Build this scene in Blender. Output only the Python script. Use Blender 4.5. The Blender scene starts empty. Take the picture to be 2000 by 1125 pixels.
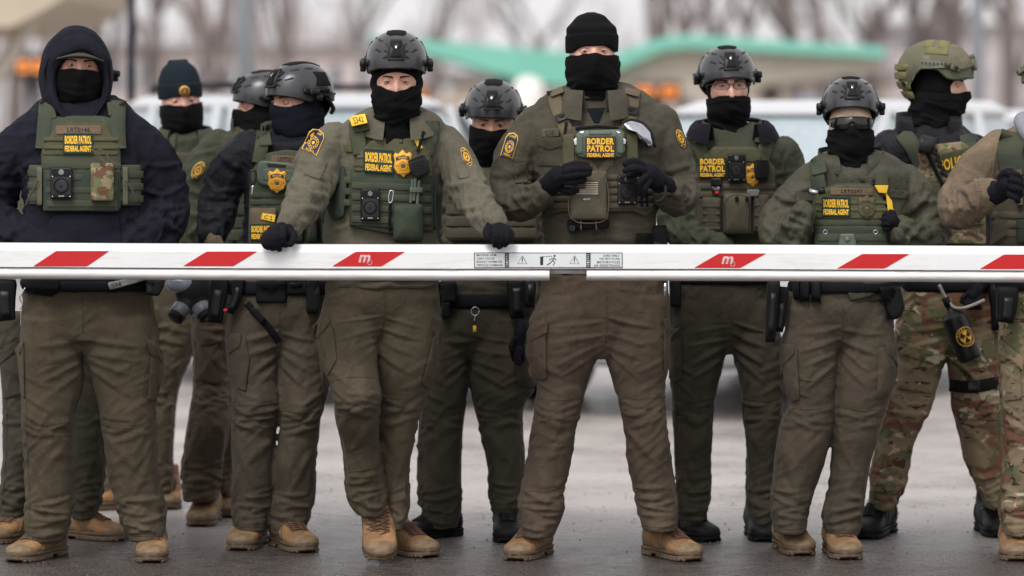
import bpy, math, random
import numpy as np
from mathutils import Vector, Matrix
from mathutils.bvhtree import BVHTree
random.seed(7); np.random.seed(7)
SC = bpy.context.scene
COL = SC.collection
R = math.radians

# ------------------------------------------------------------------ camera
FPX, CX, HY, CAMZ = 7500.0, 1000.0, 230.0, 1.56     # focal length and horizon in pixels of the 2000 px photograph
CAMP = np.array((0.0, 0.0, CAMZ))
cd = bpy.data.cameras.new('camera'); cam = bpy.data.objects.new('camera', cd); COL.objects.link(cam)
cam.location = (0, 0, CAMZ); cam.rotation_euler = (R(90), 0, 0)
cd.sensor_width = 36; cd.lens = 135; cd.shift_y = -(562.5 - HY) / 2000
cd.clip_start = 0.5; cd.clip_end = 3000
cd.dof.use_dof = True; cd.dof.focus_distance = 13.42; cd.dof.aperture_fstop = 1.75; cd.dof.aperture_blades = 9
SC.camera = cam

# ------------------------------------------------------------------ world, sun, exposure: overcast winter daylight
world = bpy.data.worlds.new('World'); SC.world = world; world.use_nodes = True
nt = world.node_tree; nt.nodes.clear()
sky = nt.nodes.new('ShaderNodeTexSky'); sky.sky_type = 'NISHITA'; sky.sun_disc = False
sky.sun_elevation = R(38); sky.sun_rotation = R(200); sky.air_density = 1.2; sky.dust_density = 4.0; sky.ozone_density = 1.0
hs = nt.nodes.new('ShaderNodeHueSaturation'); hs.inputs['Saturation'].default_value = 0.12
mx = nt.nodes.new('ShaderNodeMix'); mx.data_type = 'RGBA'; mx.inputs[0].default_value = 0.62
mx.inputs[7].default_value = (9.2, 9.0, 9.15, 1)      # the even cloud layer
bg = nt.nodes.new('ShaderNodeBackground'); bg.inputs['Strength'].default_value = 0.108
wo = nt.nodes.new('ShaderNodeOutputWorld')
nt.links.new(sky.outputs[0], hs.inputs['Color']); nt.links.new(hs.outputs[0], mx.inputs[6])
nt.links.new(mx.outputs[2], bg.inputs[0]); nt.links.new(bg.outputs[0], wo.inputs[0])
sd = bpy.data.lights.new('sun', 'SUN'); sun = bpy.data.objects.new('sun', sd); COL.objects.link(sun)
sd.energy = 1.5; sd.angle = R(22); sd.color = (1.0, 0.97, 0.94)
sun.rotation_euler = (R(90 - 55), 0, R(-20))           # high, behind the photographer
sun.location = (0, -5, 20)
vs = SC.view_settings; SC.display_settings.display_device = 'sRGB'
vs.view_transform = 'Standard'; vs.look = 'None'; vs.exposure = 0.42; vs.gamma = 1; vs.use_curve_mapping = False
try:
    SC.cycles.max_bounces = 6; SC.cycles.diffuse_bounces = 3; SC.cycles.glossy_bounces = 3
    SC.cycles.transmission_bounces = 4; SC.cycles.use_denoising = True
except Exception: pass

# ------------------------------------------------------------------ naming
def tag(o, label=None, cat=None, group=None, kind=None):
    if label: o['label'] = label
    if cat: o['category'] = cat
    if group: o['group'] = group
    if kind: o['kind'] = kind
    return o
def empty(name, loc=(0, 0, 0), rz=0):
    o = bpy.data.objects.new(name, None); COL.objects.link(o); o.location = loc; o.rotation_euler = (0, 0, rz)
    o.empty_display_size = 0.1
    return o
def copy_tree(o, parent=None):
    c = o.copy(); COL.objects.link(c); c.parent = parent
    if parent is not None: c.matrix_parent_inverse = o.matrix_parent_inverse.copy()
    for ch in list(o.children): copy_tree(ch, c)
    return c

# ------------------------------------------------------------------ noise and small maths
def _h(ix, iy, iz, seed):
    n = (ix * 73856093) ^ (iy * 19349663) ^ (iz * 83492791) ^ (seed * 2654435)
    n = n & 0xffffffff
    n = ((n ^ (n >> 15)) * 2246822519) & 0xffffffff
    n = ((n ^ (n >> 13)) * 3266489917) & 0xffffffff
    n = n ^ (n >> 16)
    return (n & 0xffffff) / float(0xffffff)
def vnoise(P, seed=0):
    P = np.asarray(P, float); i = np.floor(P).astype(np.int64); f = P - i; f = f * f * (3 - 2 * f)
    x, y, z = i.T; fx, fy, fz = f.T; r = 0
    for dx in (0, 1):
        for dy in (0, 1):
            for dz in (0, 1):
                w = (fx if dx else 1 - fx) * (fy if dy else 1 - fy) * (fz if dz else 1 - fz)
                r = r + w * _h(x + dx, y + dy, z + dz, seed)
    return r
def sstep(a, b, x):
    t = np.clip((np.asarray(x, float) - a) / (b - a), 0, 1); return t * t * (3 - 2 * t)
def gs(x, s): return np.exp(-(np.asarray(x) / s) ** 2)
def W(px, py, d):
    return np.array(((px - CX) * d / FPX, d, CAMZ - (py - HY) * d / FPX))
def cr(A, k):
    A = np.asarray(A, float); n = len(A)
    P = np.vstack([2 * A[0] - A[1], A, 2 * A[-1] - A[-2]]); out = []
    for i in range(n - 1):
        p0, p1, p2, p3 = P[i:i + 4]
        for j in range(k):
            t = j / k
            m1 = (p2 - p0) * .42; m2 = (p3 - p1) * .42
            out.append((2*t**3-3*t**2+1)*p1 + (t**3-2*t**2+t)*m1 + (-2*t**3+3*t**2)*p2 + (t**3-t**2)*m2)
    out.append(A[-1]); return np.array(out)

# ------------------------------------------------------------------ materials
def new_mat(name):
    m = bpy.data.materials.new(name); m.use_nodes = True
    return m, m.node_tree, m.node_tree.nodes['Principled BSDF']
def c4(c): return (c[0], c[1], c[2], 1)
def node(nt, t, **kw):
    n = nt.nodes.new(t)
    for k, v in kw.items(): setattr(n, k, v)
    return n
def tex_coord(nt): return node(nt, 'ShaderNodeTexCoord').outputs['Object']
def noise(nt, vec, scale, detail=3, rough=.55, dist=0):
    n = node(nt, 'ShaderNodeTexNoise'); nt.links.new(vec, n.inputs['Vector'])
    n.inputs['Scale'].default_value = scale; n.inputs['Detail'].default_value = detail
    n.inputs['Roughness'].default_value = rough; n.inputs['Distortion'].default_value = dist
    return n.outputs['Fac']
def ramp(nt, fac, stops, const=False):
    r = node(nt, 'ShaderNodeValToRGB'); nt.links.new(fac, r.inputs[0]); cr_ = r.color_ramp
    if const: cr_.interpolation = 'CONSTANT'
    while len(cr_.elements) < len(stops): cr_.elements.new(0.5)
    for e, (p, c) in zip(cr_.elements, stops): e.position = p; e.color = c4(c) if hasattr(c, '__len__') else (c, c, c, 1)
    return r.outputs[0]
def mixc(nt, fac, a, b, mode='MIX'):
    m = node(nt, 'ShaderNodeMix', data_type='RGBA', blend_type=mode)
    for k, v in ((0, fac), (6, a), (7, b)):
        if isinstance(v, bpy.types.NodeSocket): nt.links.new(v, m.inputs[k])
        else: m.inputs[k].default_value = v if k == 0 else c4(v)
    return m.outputs[2]
def bump(nt, bs, h, dist, strength=1.0, prev=None):
    b = node(nt, 'ShaderNodeBump'); nt.links.new(h, b.inputs['Height'])
    b.inputs['Distance'].default_value = dist; b.inputs['Strength'].default_value = strength
    if prev is not None: nt.links.new(prev, b.inputs['Normal'])
    nt.links.new(b.outputs[0], bs.inputs['Normal']); return b.outputs[0]
def plain(name, col, rough=.6, metal=0, spec=.5, var=.15, scale=25, bdist=0.0, coat=0, emit=0):
    m, nt, bs = new_mat(name)
    v = tex_coord(nt); f = noise(nt, v, scale, 3)
    lo = [c * (1 - var) for c in col]; hi = [min(1, c * (1 + var)) for c in col]
    nt.links.new(ramp(nt, f, [(.3, lo), (.7, hi)]), bs.inputs['Base Color'])
    bs.inputs['Roughness'].default_value = rough; bs.inputs['Metallic'].default_value = metal
    bs.inputs['Specular IOR Level'].default_value = spec; bs.inputs['Coat Weight'].default_value = coat
    if emit: bs.inputs['Emission Color'].default_value = c4(col); bs.inputs['Emission Strength'].default_value = emit
    if bdist: bump(nt, bs, noise(nt, v, scale * 8, 2), bdist)
    return m
def cloth(name, col, dirt=(.5, .42, .3), rough=.9, crumple=.0025, var=.20, sheen=.03, rib=0):
    m, nt, bs = new_mat(name); v = tex_coord(nt)
    big = noise(nt, v, 5, 4, .6); fine = noise(nt, v, 260, 2, .6); mid = noise(nt, v, 38, 4, .62)
    lo = [c * (1 - var) for c in col]; hi = [c * (1 + var) for c in col]
    a = ramp(nt, big, [(.3, lo), (.7, hi)])
    wear = ramp(nt, mid, [(.45, (1, 1, 1)), (.75, (1.22, 1.2, 1.17))])
    a = mixc(nt, 1.0, a, wear, 'MULTIPLY')
    a = mixc(nt, .35, a, ramp(nt, fine, [(.35, (.62, .62, .62)), (.65, (1.35, 1.35, 1.35))]), 'MULTIPLY')
    nt.links.new(a, bs.inputs['Base Color'])
    lum = max(col); bs.inputs['Roughness'].default_value = rough; bs.inputs['Specular IOR Level'].default_value = .25 if lum > .03 else .12
    bs.inputs['Sheen Weight'].default_value = sheen if lum > .03 else 0
    n1 = bump(nt, bs, noise(nt, v, 22, 5, .62, 1.4), crumple * 1.6)
    h2 = noise(nt, v, 420, 2)
    n2 = bump(nt, bs, h2, .0006, .6, n1)
    if rib:
        w = node(nt, 'ShaderNodeTexWave', bands_direction='X' if rib > 0 else 'Z'); nt.links.new(v, w.inputs[0])
        w.inputs['Scale'].default_value = abs(rib); bump(nt, bs, w.outputs['Fac'], .002, .8, n2)
    return m
def camo(name, cols, scale=9, stretch=1.6, crumple=.002):
    m, nt, bs = new_mat(name); v = tex_coord(nt)
    mp = node(nt, 'ShaderNodeMapping'); nt.links.new(v, mp.inputs[0]); mp.inputs['Scale'].default_value = (1, 1, stretch)
    cur = None
    for i, (c, th, sc_) in enumerate(cols):
        mp2 = node(nt, 'ShaderNodeMapping'); nt.links.new(mp.outputs[0], mp2.inputs[0]); mp2.inputs['Location'].default_value = (i * 3.1, i * 1.7, i * 5.3)
        if cur is None:
            f = noise(nt, mp2.outputs[0], 3, 2); cur = ramp(nt, f, [(.35, [x * .85 for x in c]), (.65, [x * 1.12 for x in c])]); continue
        f = noise(nt, mp2.outputs[0], scale * sc_, 3.5, .5, .6)
        k = ramp(nt, f, [(th, 0.0), (th + .012, 1.0)])
        cur = mixc(nt, k, cur, c)
    fine = noise(nt, v, 300, 2)
    cur = mixc(nt, .3, cur, ramp(nt, fine, [(.35, (.65, .65, .65)), (.65, (1.3, 1.3, 1.3))]), 'MULTIPLY')
    nt.links.new(cur, bs.inputs['Base Color']); bs.inputs['Roughness'].default_value = .9; bs.inputs['Specular IOR Level'].default_value = .2
    n1 = bump(nt, bs, noise(nt, v, 24, 4, .6, 1.0), crumple); bump(nt, bs, noise(nt, v, 400, 2), .0006, .6, n1)
    return m
M = {}
def mk():
    M['trouser_a'] = cloth('olive_brown_cloth', (.070, .0555, .036))
    M['trouser_b'] = cloth('dark_olive_cloth', (.043, .038, .026))
    M['trouser_c'] = cloth('brown_cloth', (.074, .055, .038))
    M['trouser_d'] = cloth('grey_brown_cloth', (.066, .053, .037))
    M['jacket_olive'] = cloth('olive_shirt_cloth', (.098, .090, .064))
    M['shirt_olive'] = cloth('field_shirt_cloth', (.056, .050, .035))
    M['jacket_green'] = cloth('green_jacket_cloth', (.044, .047, .030))
    M['jacket_rain'] = cloth('rain_shell_cloth', (.052, .050, .033), rough=.62, crumple=.004, sheen=0)
    M['navy'] = cloth('navy_fleece', (.0115, .0115, .0185), crumple=.002, sheen=.05)
    M['black_shell'] = cloth('black_shell_cloth', (.010, .011, .014), rough=.6, crumple=.004)
    M['puffer'] = cloth('black_quilt_cloth', (.014, .0145, .018), rough=.55, crumple=.004)
    M['tan_jacket'] = cloth('tan_duck_canvas', (.135, .100, .068), crumple=.005, var=.32)
    M['black_knit'] = cloth('black_knit', (.0055, .0055, .006), crumple=.0012, sheen=.0, rough=.95)
    M['navy_knit'] = cloth('dark_navy_knit', (.008, .010, .016), crumple=.0012, sheen=.02, rough=.95)
    M['navy_beanie'] = cloth('navy_beanie_knit', (.010, .015, .021), crumple=.001)
    M['black_fleece'] = cloth('black_fleece', (.008, .007, .011), crumple=.002, sheen=.1)
    M['glove'] = cloth('black_glove_cloth', (.0065, .006, .0095), rough=.75, crumple=.0012)
    M['grey_hood'] = cloth('grey_cotton', (.22, .23, .27))
    M['vest'] = camo('green_vest_cordura', [((.062, .068, .043), 0, 0), ((.050, .062, .044), .52, .5), ((.078, .078, .050), .6, .9)], 8)
    M['vest_web'] = camo('green_webbing', [((.060, .066, .043), 0, 0), ((.048, .058, .044), .55, .6)], 9, 2)
    M['vest_dark'] = camo('deep_green_cordura', [((.034, .045, .033), 0, 0), ((.042, .052, .036), .55, .7)], 8)
    M['vest_olive'] = camo('olive_velcro', [((.082, .080, .044), 0, 0), ((.064, .066, .038), .55, 1.2)], 14)
    M['coyote'] = cloth('coyote_cordura', (.105, .082, .054), crumple=.002)
    M['ranger'] = cloth('brown_green_cordura', (.062, .055, .038), crumple=.002)
    M['ranger_web'] = cloth('brown_green_webbing', (.080, .070, .048), crumple=.001)
    M['tan_velcro'] = cloth('tan_name_tape', (.145, .100, .066))
    M['camo'] = camo('multi_camouflage', [((.215, .165, .105), 0, 0), ((.120, .118, .062), .515, .8), ((.160, .082, .052), .53, .62), ((.060, .036, .026), .615, 1.6), ((.40, .34, .24), .645, 1.4)], 10.5, 1.6)
    M['camo_small'] = camo('camouflage_cordura', [((.24, .19, .12), 0, 0), ((.12, .13, .06), .5, 1.6), ((.12, .065, .04), .56, 1.4), ((.38, .33, .23), .63, 2.4)], 12, 1.5)
    M['helmet'] = plain('dark_grey_helmet_paint', (.036, .037, .042), .27, var=.08, spec=.55, bdist=.0002)
    M['helmet_green'] = camo('helmet_cover_cloth', [((.150, .140, .098), 0, 0), ((.125, .122, .080), .52, .8), ((.19, .15, .11), .62, 1.5)], 9)
    M['rail_green'] = plain('olive_polymer', (.085, .085, .050), .5)
    M['rim_green'] = plain('green_rim_rubber', (.050, .078, .038), .55)
    M['velcro_green'] = cloth('olive_hook_loop', (.145, .140, .060))
    M['poly'] = plain('black_polymer', (.008, .008, .009), .42, spec=.32, bdist=.0003)
    M['poly_mat'] = plain('matt_black_plastic', (.006, .006, .007), .66, spec=.2, bdist=.0003)
    M['rubber'] = plain('black_rubber', (.007, .007, .008), .7, spec=.25)
    M['velcro'] = cloth('black_hook_loop', (.010, .010, .011), crumple=.001)
    M['webbing'] = cloth('black_webbing', (.009, .009, .011), crumple=.0008)
    M['yellow'] = plain('yellow_print', (.83, .46, .022), .7, var=.05)
    M['yellow_tape'] = plain('yellow_marker_tape', (.80, .50, .03), .6, var=.06)
    M['ink'] = plain('black_ink', (.01, .01, .01), .8)
    M['gold'] = plain('gold_metal', (.70, .34, .035), .38, metal=.45, var=.15, scale=160, bdist=.0008)
    M['bronze'] = plain('subdued_bronze', (.10, .085, .045), .45, metal=.4, scale=160, bdist=.0008)
    M['patch_blue'] = plain('navy_patch_twill', (.014, .022, .062), .85)
    M['patch_green'] = plain('dark_green_patch', (.010, .034, .024), .85)
    M['patch_brown'] = plain('brown_patch_ground', (.055, .035, .028), .85)
    M['steel'] = plain('bright_steel', (.55, .55, .56), .25, metal=1)
    M['case_green'] = plain('moulded_green_case', (.068, .092, .066), .5, bdist=.0004)
    M['lens'] = plain('smoke_mirror_lens', (.02, .02, .024), .04, spec=1.0, coat=1.0)
    M['mirror'] = plain('silver_mirror_lens', (.45, .46, .5), .06, metal=1)
    M['red'] = plain('red_plastic', (.6, .02, .03), .5)
    M['skin'] = None
    for k, c in (('skin_a', (.56, .31, .225)), ('skin_b', (.58, .335, .255)), ('skin_c', (.47, .27, .185)), ('skin_d', (.64, .375, .295))):
        m, nt, bs = new_mat(k.replace('_', '_tone_')); v = tex_coord(nt)
        f = noise(nt, v, 48, 5, .65); f2 = noise(nt, v, 420, 2)
        a = ramp(nt, f, [(.3, [c[0] * .86, c[1] * .70, c[2] * .68]), (.68, [c[0] * 1.08, c[1] * 1.10, c[2] * 1.06])])
        nt.links.new(a, bs.inputs['Base Color']); bs.inputs['Roughness'].default_value = .48
        bs.inputs['Subsurface Weight'].default_value = .12; bs.inputs['Subsurface Radius'].default_value = (.008, .003, .0015)
        bump(nt, bs, f2, .0004); M[k] = m
    M['brow'] = plain('dark_brow_hair', (.035, .02, .013), .9)
    for k, c in (('eye_brown', (.045, .02, .010)), ('eye_grey', (.13, .15, .15))):
        m, nt, bs = new_mat(k + '_iris'); v = tex_coord(nt)
        sx = node(nt, 'ShaderNodeSeparateXYZ'); nt.links.new(v, sx.inputs[0])
        cb = node(nt, 'ShaderNodeCombineXYZ'); nt.links.new(sx.outputs[0], cb.inputs[0]); nt.links.new(sx.outputs[2], cb.inputs[2])
        ln = node(nt, 'ShaderNodeVectorMath', operation='LENGTH'); nt.links.new(cb.outputs[0], ln.inputs[0])
        sc_ = node(nt, 'ShaderNodeMath', operation='MULTIPLY'); nt.links.new(ln.outputs['Value'], sc_.inputs[0]); sc_.inputs[1].default_value = 60
        a = ramp(nt, sc_.outputs[0], [(0, (.004, .004, .004)), (.17, (.004, .004, .004)), (.20, c), (.34, [x * .6 for x in c]), (.38, (.44, .38, .36)), (.7, (.46, .33, .30))])  # sclera stops darkened: shade under the brow put into the colour
        nt.links.new(a, bs.inputs['Base Color']); bs.inputs['Roughness'].default_value = .12; M[k] = m
    M['boot_tan'] = camo('tan_boot_suede', [((.27, .150, .068), 0, 0), ((.20, .115, .058), .52, 1.2), ((.31, .19, .10), .62, 3)], 14)
    M['boot_sole'] = plain('tan_boot_sole', (.105, .070, .042), .75, var=.3, scale=60, bdist=.001)
    M['boot_toe'] = plain('worn_toe_cap', (.17, .115, .062), .7, var=.25, scale=50)
    M['lace'] = plain('brown_lace', (.095, .045, .026), .8)
    M['boot_black'] = plain('black_boot_leather', (.006, .006, .007), .6, spec=.22, var=.3, bdist=.0006)
    M['sole_black'] = plain('black_boot_sole', (.006, .006, .007), .75, spec=.2)
    M['white_paint'] = plain('white_powder_coat', (.80, .80, .81), .38, var=.02, scale=4)
mk()

# ------------------------------------------------------------------ mesh builder
class MB:
    def __init__(s): s.v = []; s.f = []; s.m = []; s.mats = []; s.n = 0
    def mi(s, mat):
        if mat not in s.mats: s.mats.append(mat)
        return s.mats.index(mat)
    def add(s, V, F, mat):
        V = np.asarray(V, float).reshape(-1, 3); i = s.mi(mat); n = s.n
        s.v.append(V); s.f.extend([tuple(int(a) + n for a in f) for f in F]); s.m.extend([i] * len(F)); s.n += len(V); return s
    def verts(s): return np.vstack(s.v) if s.v else np.zeros((0, 3))
    def merge(s, o):
        n = s.n; mp = [s.mi(m) for m in o.mats]
        s.v.extend(o.v); s.f.extend([tuple(a + n for a in f) for f in o.f]); s.m.extend([mp[i] for i in o.m]); s.n += o.n; return s
    def xf(s, Mx):
        A = np.array(Mx); V = s.verts(); s.v = [V @ A[:3, :3].T + A[:3, 3]]; return s
    def mesh(s, name, off=(0, 0, 0), smooth=True):
        me = bpy.data.meshes.new(name); V = s.verts() - np.array(off)
        me.from_pydata(V.tolist(), [], s.f)
        for m in s.mats: me.materials.append(m)
        me.polygons.foreach_set('material_index', s.m)
        if smooth: me.polygons.foreach_set('use_smooth', [True] * len(s.f))
        me.update(); return me
    def build(s, name, parent=None, off=(0, 0, 0), smooth=True, sharp=None):
        me = s.mesh(name, off, smooth)
        if sharp: me.set_sharp_from_angle(angle=R(sharp))
        o = bpy.data.objects.new(name, me); COL.objects.link(o)
        if parent is not None: o.parent = parent
        return o
    def bvh(s):
        V = s.verts(); return BVHTree.FromPolygons([tuple(v) for v in V.tolist()], s.f)
def grid_faces(nr, nc, wrap=False, o=0, flip=False):
    F = []
    for r in range(nr - 1):
        for c in range(nc if wrap else nc - 1):
            a = r * nc + c; b = r * nc + (c + 1) % nc; q = (a + o, b + o, b + nc + o, a + nc + o)
            F.append(q[::-1] if flip else q)
    return F
def rings(mb, C, U, V, mat, seg=24, ex=2.0, cap=True):
    """closed tube through ring centres C with half-axis vectors U and V"""
    C, U, V = map(np.asarray, (C, U, V)); n = len(C); t = np.arange(seg) * 2 * math.pi / seg
    c = np.cos(t); s = np.sin(t); c = np.sign(c) * abs(c) ** (2 / ex); s = np.sign(s) * abs(s) ** (2 / ex)
    P = C[:, None, :] + U[:, None, :] * c[None, :, None] + V[:, None, :] * s[None, :, None]
    Vt = P.reshape(-1, 3); F = grid_faces(n, seg, True)
    if cap:
        Vt = np.vstack([Vt, C[0], C[-1]]); a = n * seg
        F += [(a, (i + 1) % seg, i) for i in range(seg)] + [(a + 1, (n - 1) * seg + i, (n - 1) * seg + (i + 1) % seg) for i in range(seg)]
    # orientation
    if np.dot(np.cross(U[0], V[0]), C[-1] - C[0]) < 0: F = [f[::-1] for f in F]
    return mb.add(Vt, F, mat)
def box(mb, c, s, mat, rz=0, bev=0):
    x, y, z = [a / 2 for a in s]; V = []; 
    if not bev:
        for a in (-x, x):
            for b in (-y, y):
                for d in (-z, z): V.append((a, b, d))
        F = [(0, 1, 3, 2), (4, 6, 7, 5), (0, 4, 5, 1), (2, 3, 7, 6), (0, 2, 6, 4), (1, 5, 7, 3)]
    else:
        b_ = bev; rr = []
        for zz, k in ((-z, b_), (-z + b_, 0), (z - b_, 0), (z, b_)):
            X = x - k; Y = y - k
            rr += [(X - b_, -Y, zz), (X, -Y + b_, zz), (X, Y - b_, zz), (X - b_, Y, zz), (-X + b_, Y, zz), (-X, Y - b_, zz), (-X, -Y + b_, zz), (-X + b_, -Y, zz)]
        V = rr; F = grid_faces(4, 8, True) + [tuple(range(7, -1, -1)), tuple(range(24, 32))]
    V = np.array(V, float); ca, sa = math.cos(rz), math.sin(rz)
    V = np.stack([V[:, 0] * ca - V[:, 1] * sa, V[:, 0] * sa + V[:, 1] * ca, V[:, 2]], 1) + np.array(c)
    return mb.add(V, F, mat)
def tube(mb, P, r, mat, seg=8, closed=False):
    """round bar through points P, radius r (number or list), parallel-transport frame"""
    P = np.asarray(P, float); n = len(P); r = np.full(n, r, float) if np.isscalar(r) else np.asarray(r, float)
    T = np.gradient(P, axis=0); T /= np.linalg.norm(T, axis=1)[:, None] + 1e-12
    a = np.array((0, 1, 0.)) if abs(T[0][1]) < .9 else np.array((1, 0, 0.)); U = []
    u = np.cross(T[0], a); u /= np.linalg.norm(u)
    for i in range(n):
        u = u - T[i] * np.dot(u, T[i]); u /= np.linalg.norm(u) + 1e-12; U.append(u)
    U = np.array(U); V = np.cross(T, U)
    return rings(mb, P, U * r[:, None], V * r[:, None], mat, seg)
def capsule(mb, P, r, mat, seg=10):
    """tube with rounded ends"""
    P = np.asarray(P, float); r = np.asarray(r, float) if not np.isscalar(r) else np.full(len(P), float(r))
    t0 = P[0] - P[1]; t0 /= np.linalg.norm(t0); t1 = P[-1] - P[-2]; t1 /= np.linalg.norm(t1)
    A = [P[0] + t0 * r[0] * math.sin(a) for a in (1.4, 1.0, .5)]; ra = [r[0] * math.cos(a) for a in (1.4, 1.0, .5)]
    B = [P[-1] + t1 * r[-1] * math.sin(a) for a in (.5, 1.0, 1.4)]; rb = [r[-1] * math.cos(a) for a in (.5, 1.0, 1.4)]
    return tube(mb, np.vstack([A, P, B]), np.concatenate([ra, r, rb]), mat, seg)
def sphere(mb, c, r, mat, nu=16, nv=10):
    r = np.array((r, r, r) if np.isscalar(r) else r, float); V = []
    for i in range(1, nv):
        a = math.pi * i / nv
        for j in range(nu):
            b = 2 * math.pi * j / nu; V.append((math.sin(a) * math.cos(b), math.sin(a) * math.sin(b), math.cos(a)))
    V += [(0, 0, 1), (0, 0, -1)]; V = np.array(V) * r + np.array(c); F = grid_faces(nv - 1, nu, True, flip=True); k = (nv - 1) * nu
    F += [(k, i, (i + 1) % nu) for i in range(nu)] + [(k + 1, k - nu + (i + 1) % nu, k - nu + i) for i in range(nu)]
    return mb.add(V, F, mat)

_tmp = None
def remesh(mb, vox, mat, smooth=2):
    """union of closed pieces into one continuous skin; returns V, F"""
    me = mb.mesh('tmp'); ob = bpy.data.objects.new('tmp', me); COL.objects.link(ob)
    md = ob.modifiers.new('r', 'REMESH'); md.mode = 'VOXEL'; md.voxel_size = vox; md.adaptivity = 0
    dg = bpy.context.evaluated_depsgraph_get(); m2 = bpy.data.meshes.new_from_object(ob.evaluated_get(dg))
    n = len(m2.vertices); V = np.empty(n * 3); m2.vertices.foreach_get('co', V); V = V.reshape(-1, 3)
    F = np.empty(len(m2.loops), int); m2.loops.foreach_get('vertex_index', F)
    E = np.empty(len(m2.edges) * 2, int); m2.edges.foreach_get('vertices', E); E = E.reshape(-1, 2)
    if len(F) == 4 * len(m2.polygons): F = F.reshape(-1, 4)
    else: F = [tuple(p.vertices) for p in m2.polygons]
    bpy.data.objects.remove(ob); bpy.data.meshes.remove(me); bpy.data.meshes.remove(m2)
    V = laplace(V, E, smooth)
    return V, F, E
def laplace(V, E, it, k=.6):
    n = len(V); deg = np.bincount(E.ravel(), minlength=n)[:, None] + 1e-9
    for _ in range(it):
        S = np.zeros_like(V)
        for c in range(3):
            S[:, c] = np.bincount(E[:, 0], V[E[:, 1], c], n) + np.bincount(E[:, 1], V[E[:, 0], c], n)
        V = V + k * (S / deg - V)
    return V
def crease(V, N, lines):
    """press sharp folds into the cloth: lines = (list of 3 pixel points, half width px, height m)"""
    d = V[:, 1]; X = CX + V[:, 0] * FPX / d; Y = HY - (V[:, 2] - CAMZ) * FPX / d; front = np.clip(-N[:, 1] * 1.6 + .25, 0, 1); out = np.zeros(len(V))
    for pts, w, h in lines:
        p0, p1, p2 = [np.array(p, float) for p in pts]; lo = np.minimum(np.minimum(p0, p1), p2) - 5 * w; hi = np.maximum(np.maximum(p0, p1), p2) + 5 * w
        k = np.where((X > lo[0]) & (X < hi[0]) & (Y > lo[1]) & (Y < hi[1]))[0]
        if not len(k): continue
        t = np.linspace(0, 1, 15)[:, None]; C = (1 - t) ** 2 * p0 + 2 * t * (1 - t) * p1 + t * t * p2; Tn = np.gradient(C, axis=0); Tn /= np.linalg.norm(Tn, axis=1)[:, None] + 1e-9
        Q = np.stack([X[k], Y[k]], 1); D = Q[:, None] - C[None]; dd = (D ** 2).sum(2); b = dd.argmin(1); r = D[np.arange(len(k)), b]; s = r[:, 0] * -Tn[b, 1] + r[:, 1] * Tn[b, 0]; al = (r * Tn[b]).sum(1)
        tt = t[b, 0]; env = np.sin(np.clip(tt * 3.1416, .05, 3.09)) ** .55 * np.exp(-(al / (w * 1.2)) ** 2); ww = w * (.65 + .7 * np.sin(tt * 3.1416))
        out[k] += h * env * (np.exp(-(s / ww) ** 2) - .62 * np.exp(-((s - 1.7 * ww) / (1.35 * ww)) ** 2) - .25 * np.exp(-((s + 1.9 * ww) / (1.8 * ww)) ** 2))
    return V + N * (out * front)[:, None]
def vnormals(V, F):
    F = np.asarray(F); a = V[F[:, 2]] - V[F[:, 0]]; b = V[F[:, 3]] - V[F[:, 1]]; n = np.cross(a, b)
    N = np.zeros_like(V)
    for k in range(4):
        for c in range(3): N[:, c] += np.bincount(F[:, k], n[:, c], len(V))
    return N / (np.linalg.norm(N, axis=1)[:, None] + 1e-12)

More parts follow.
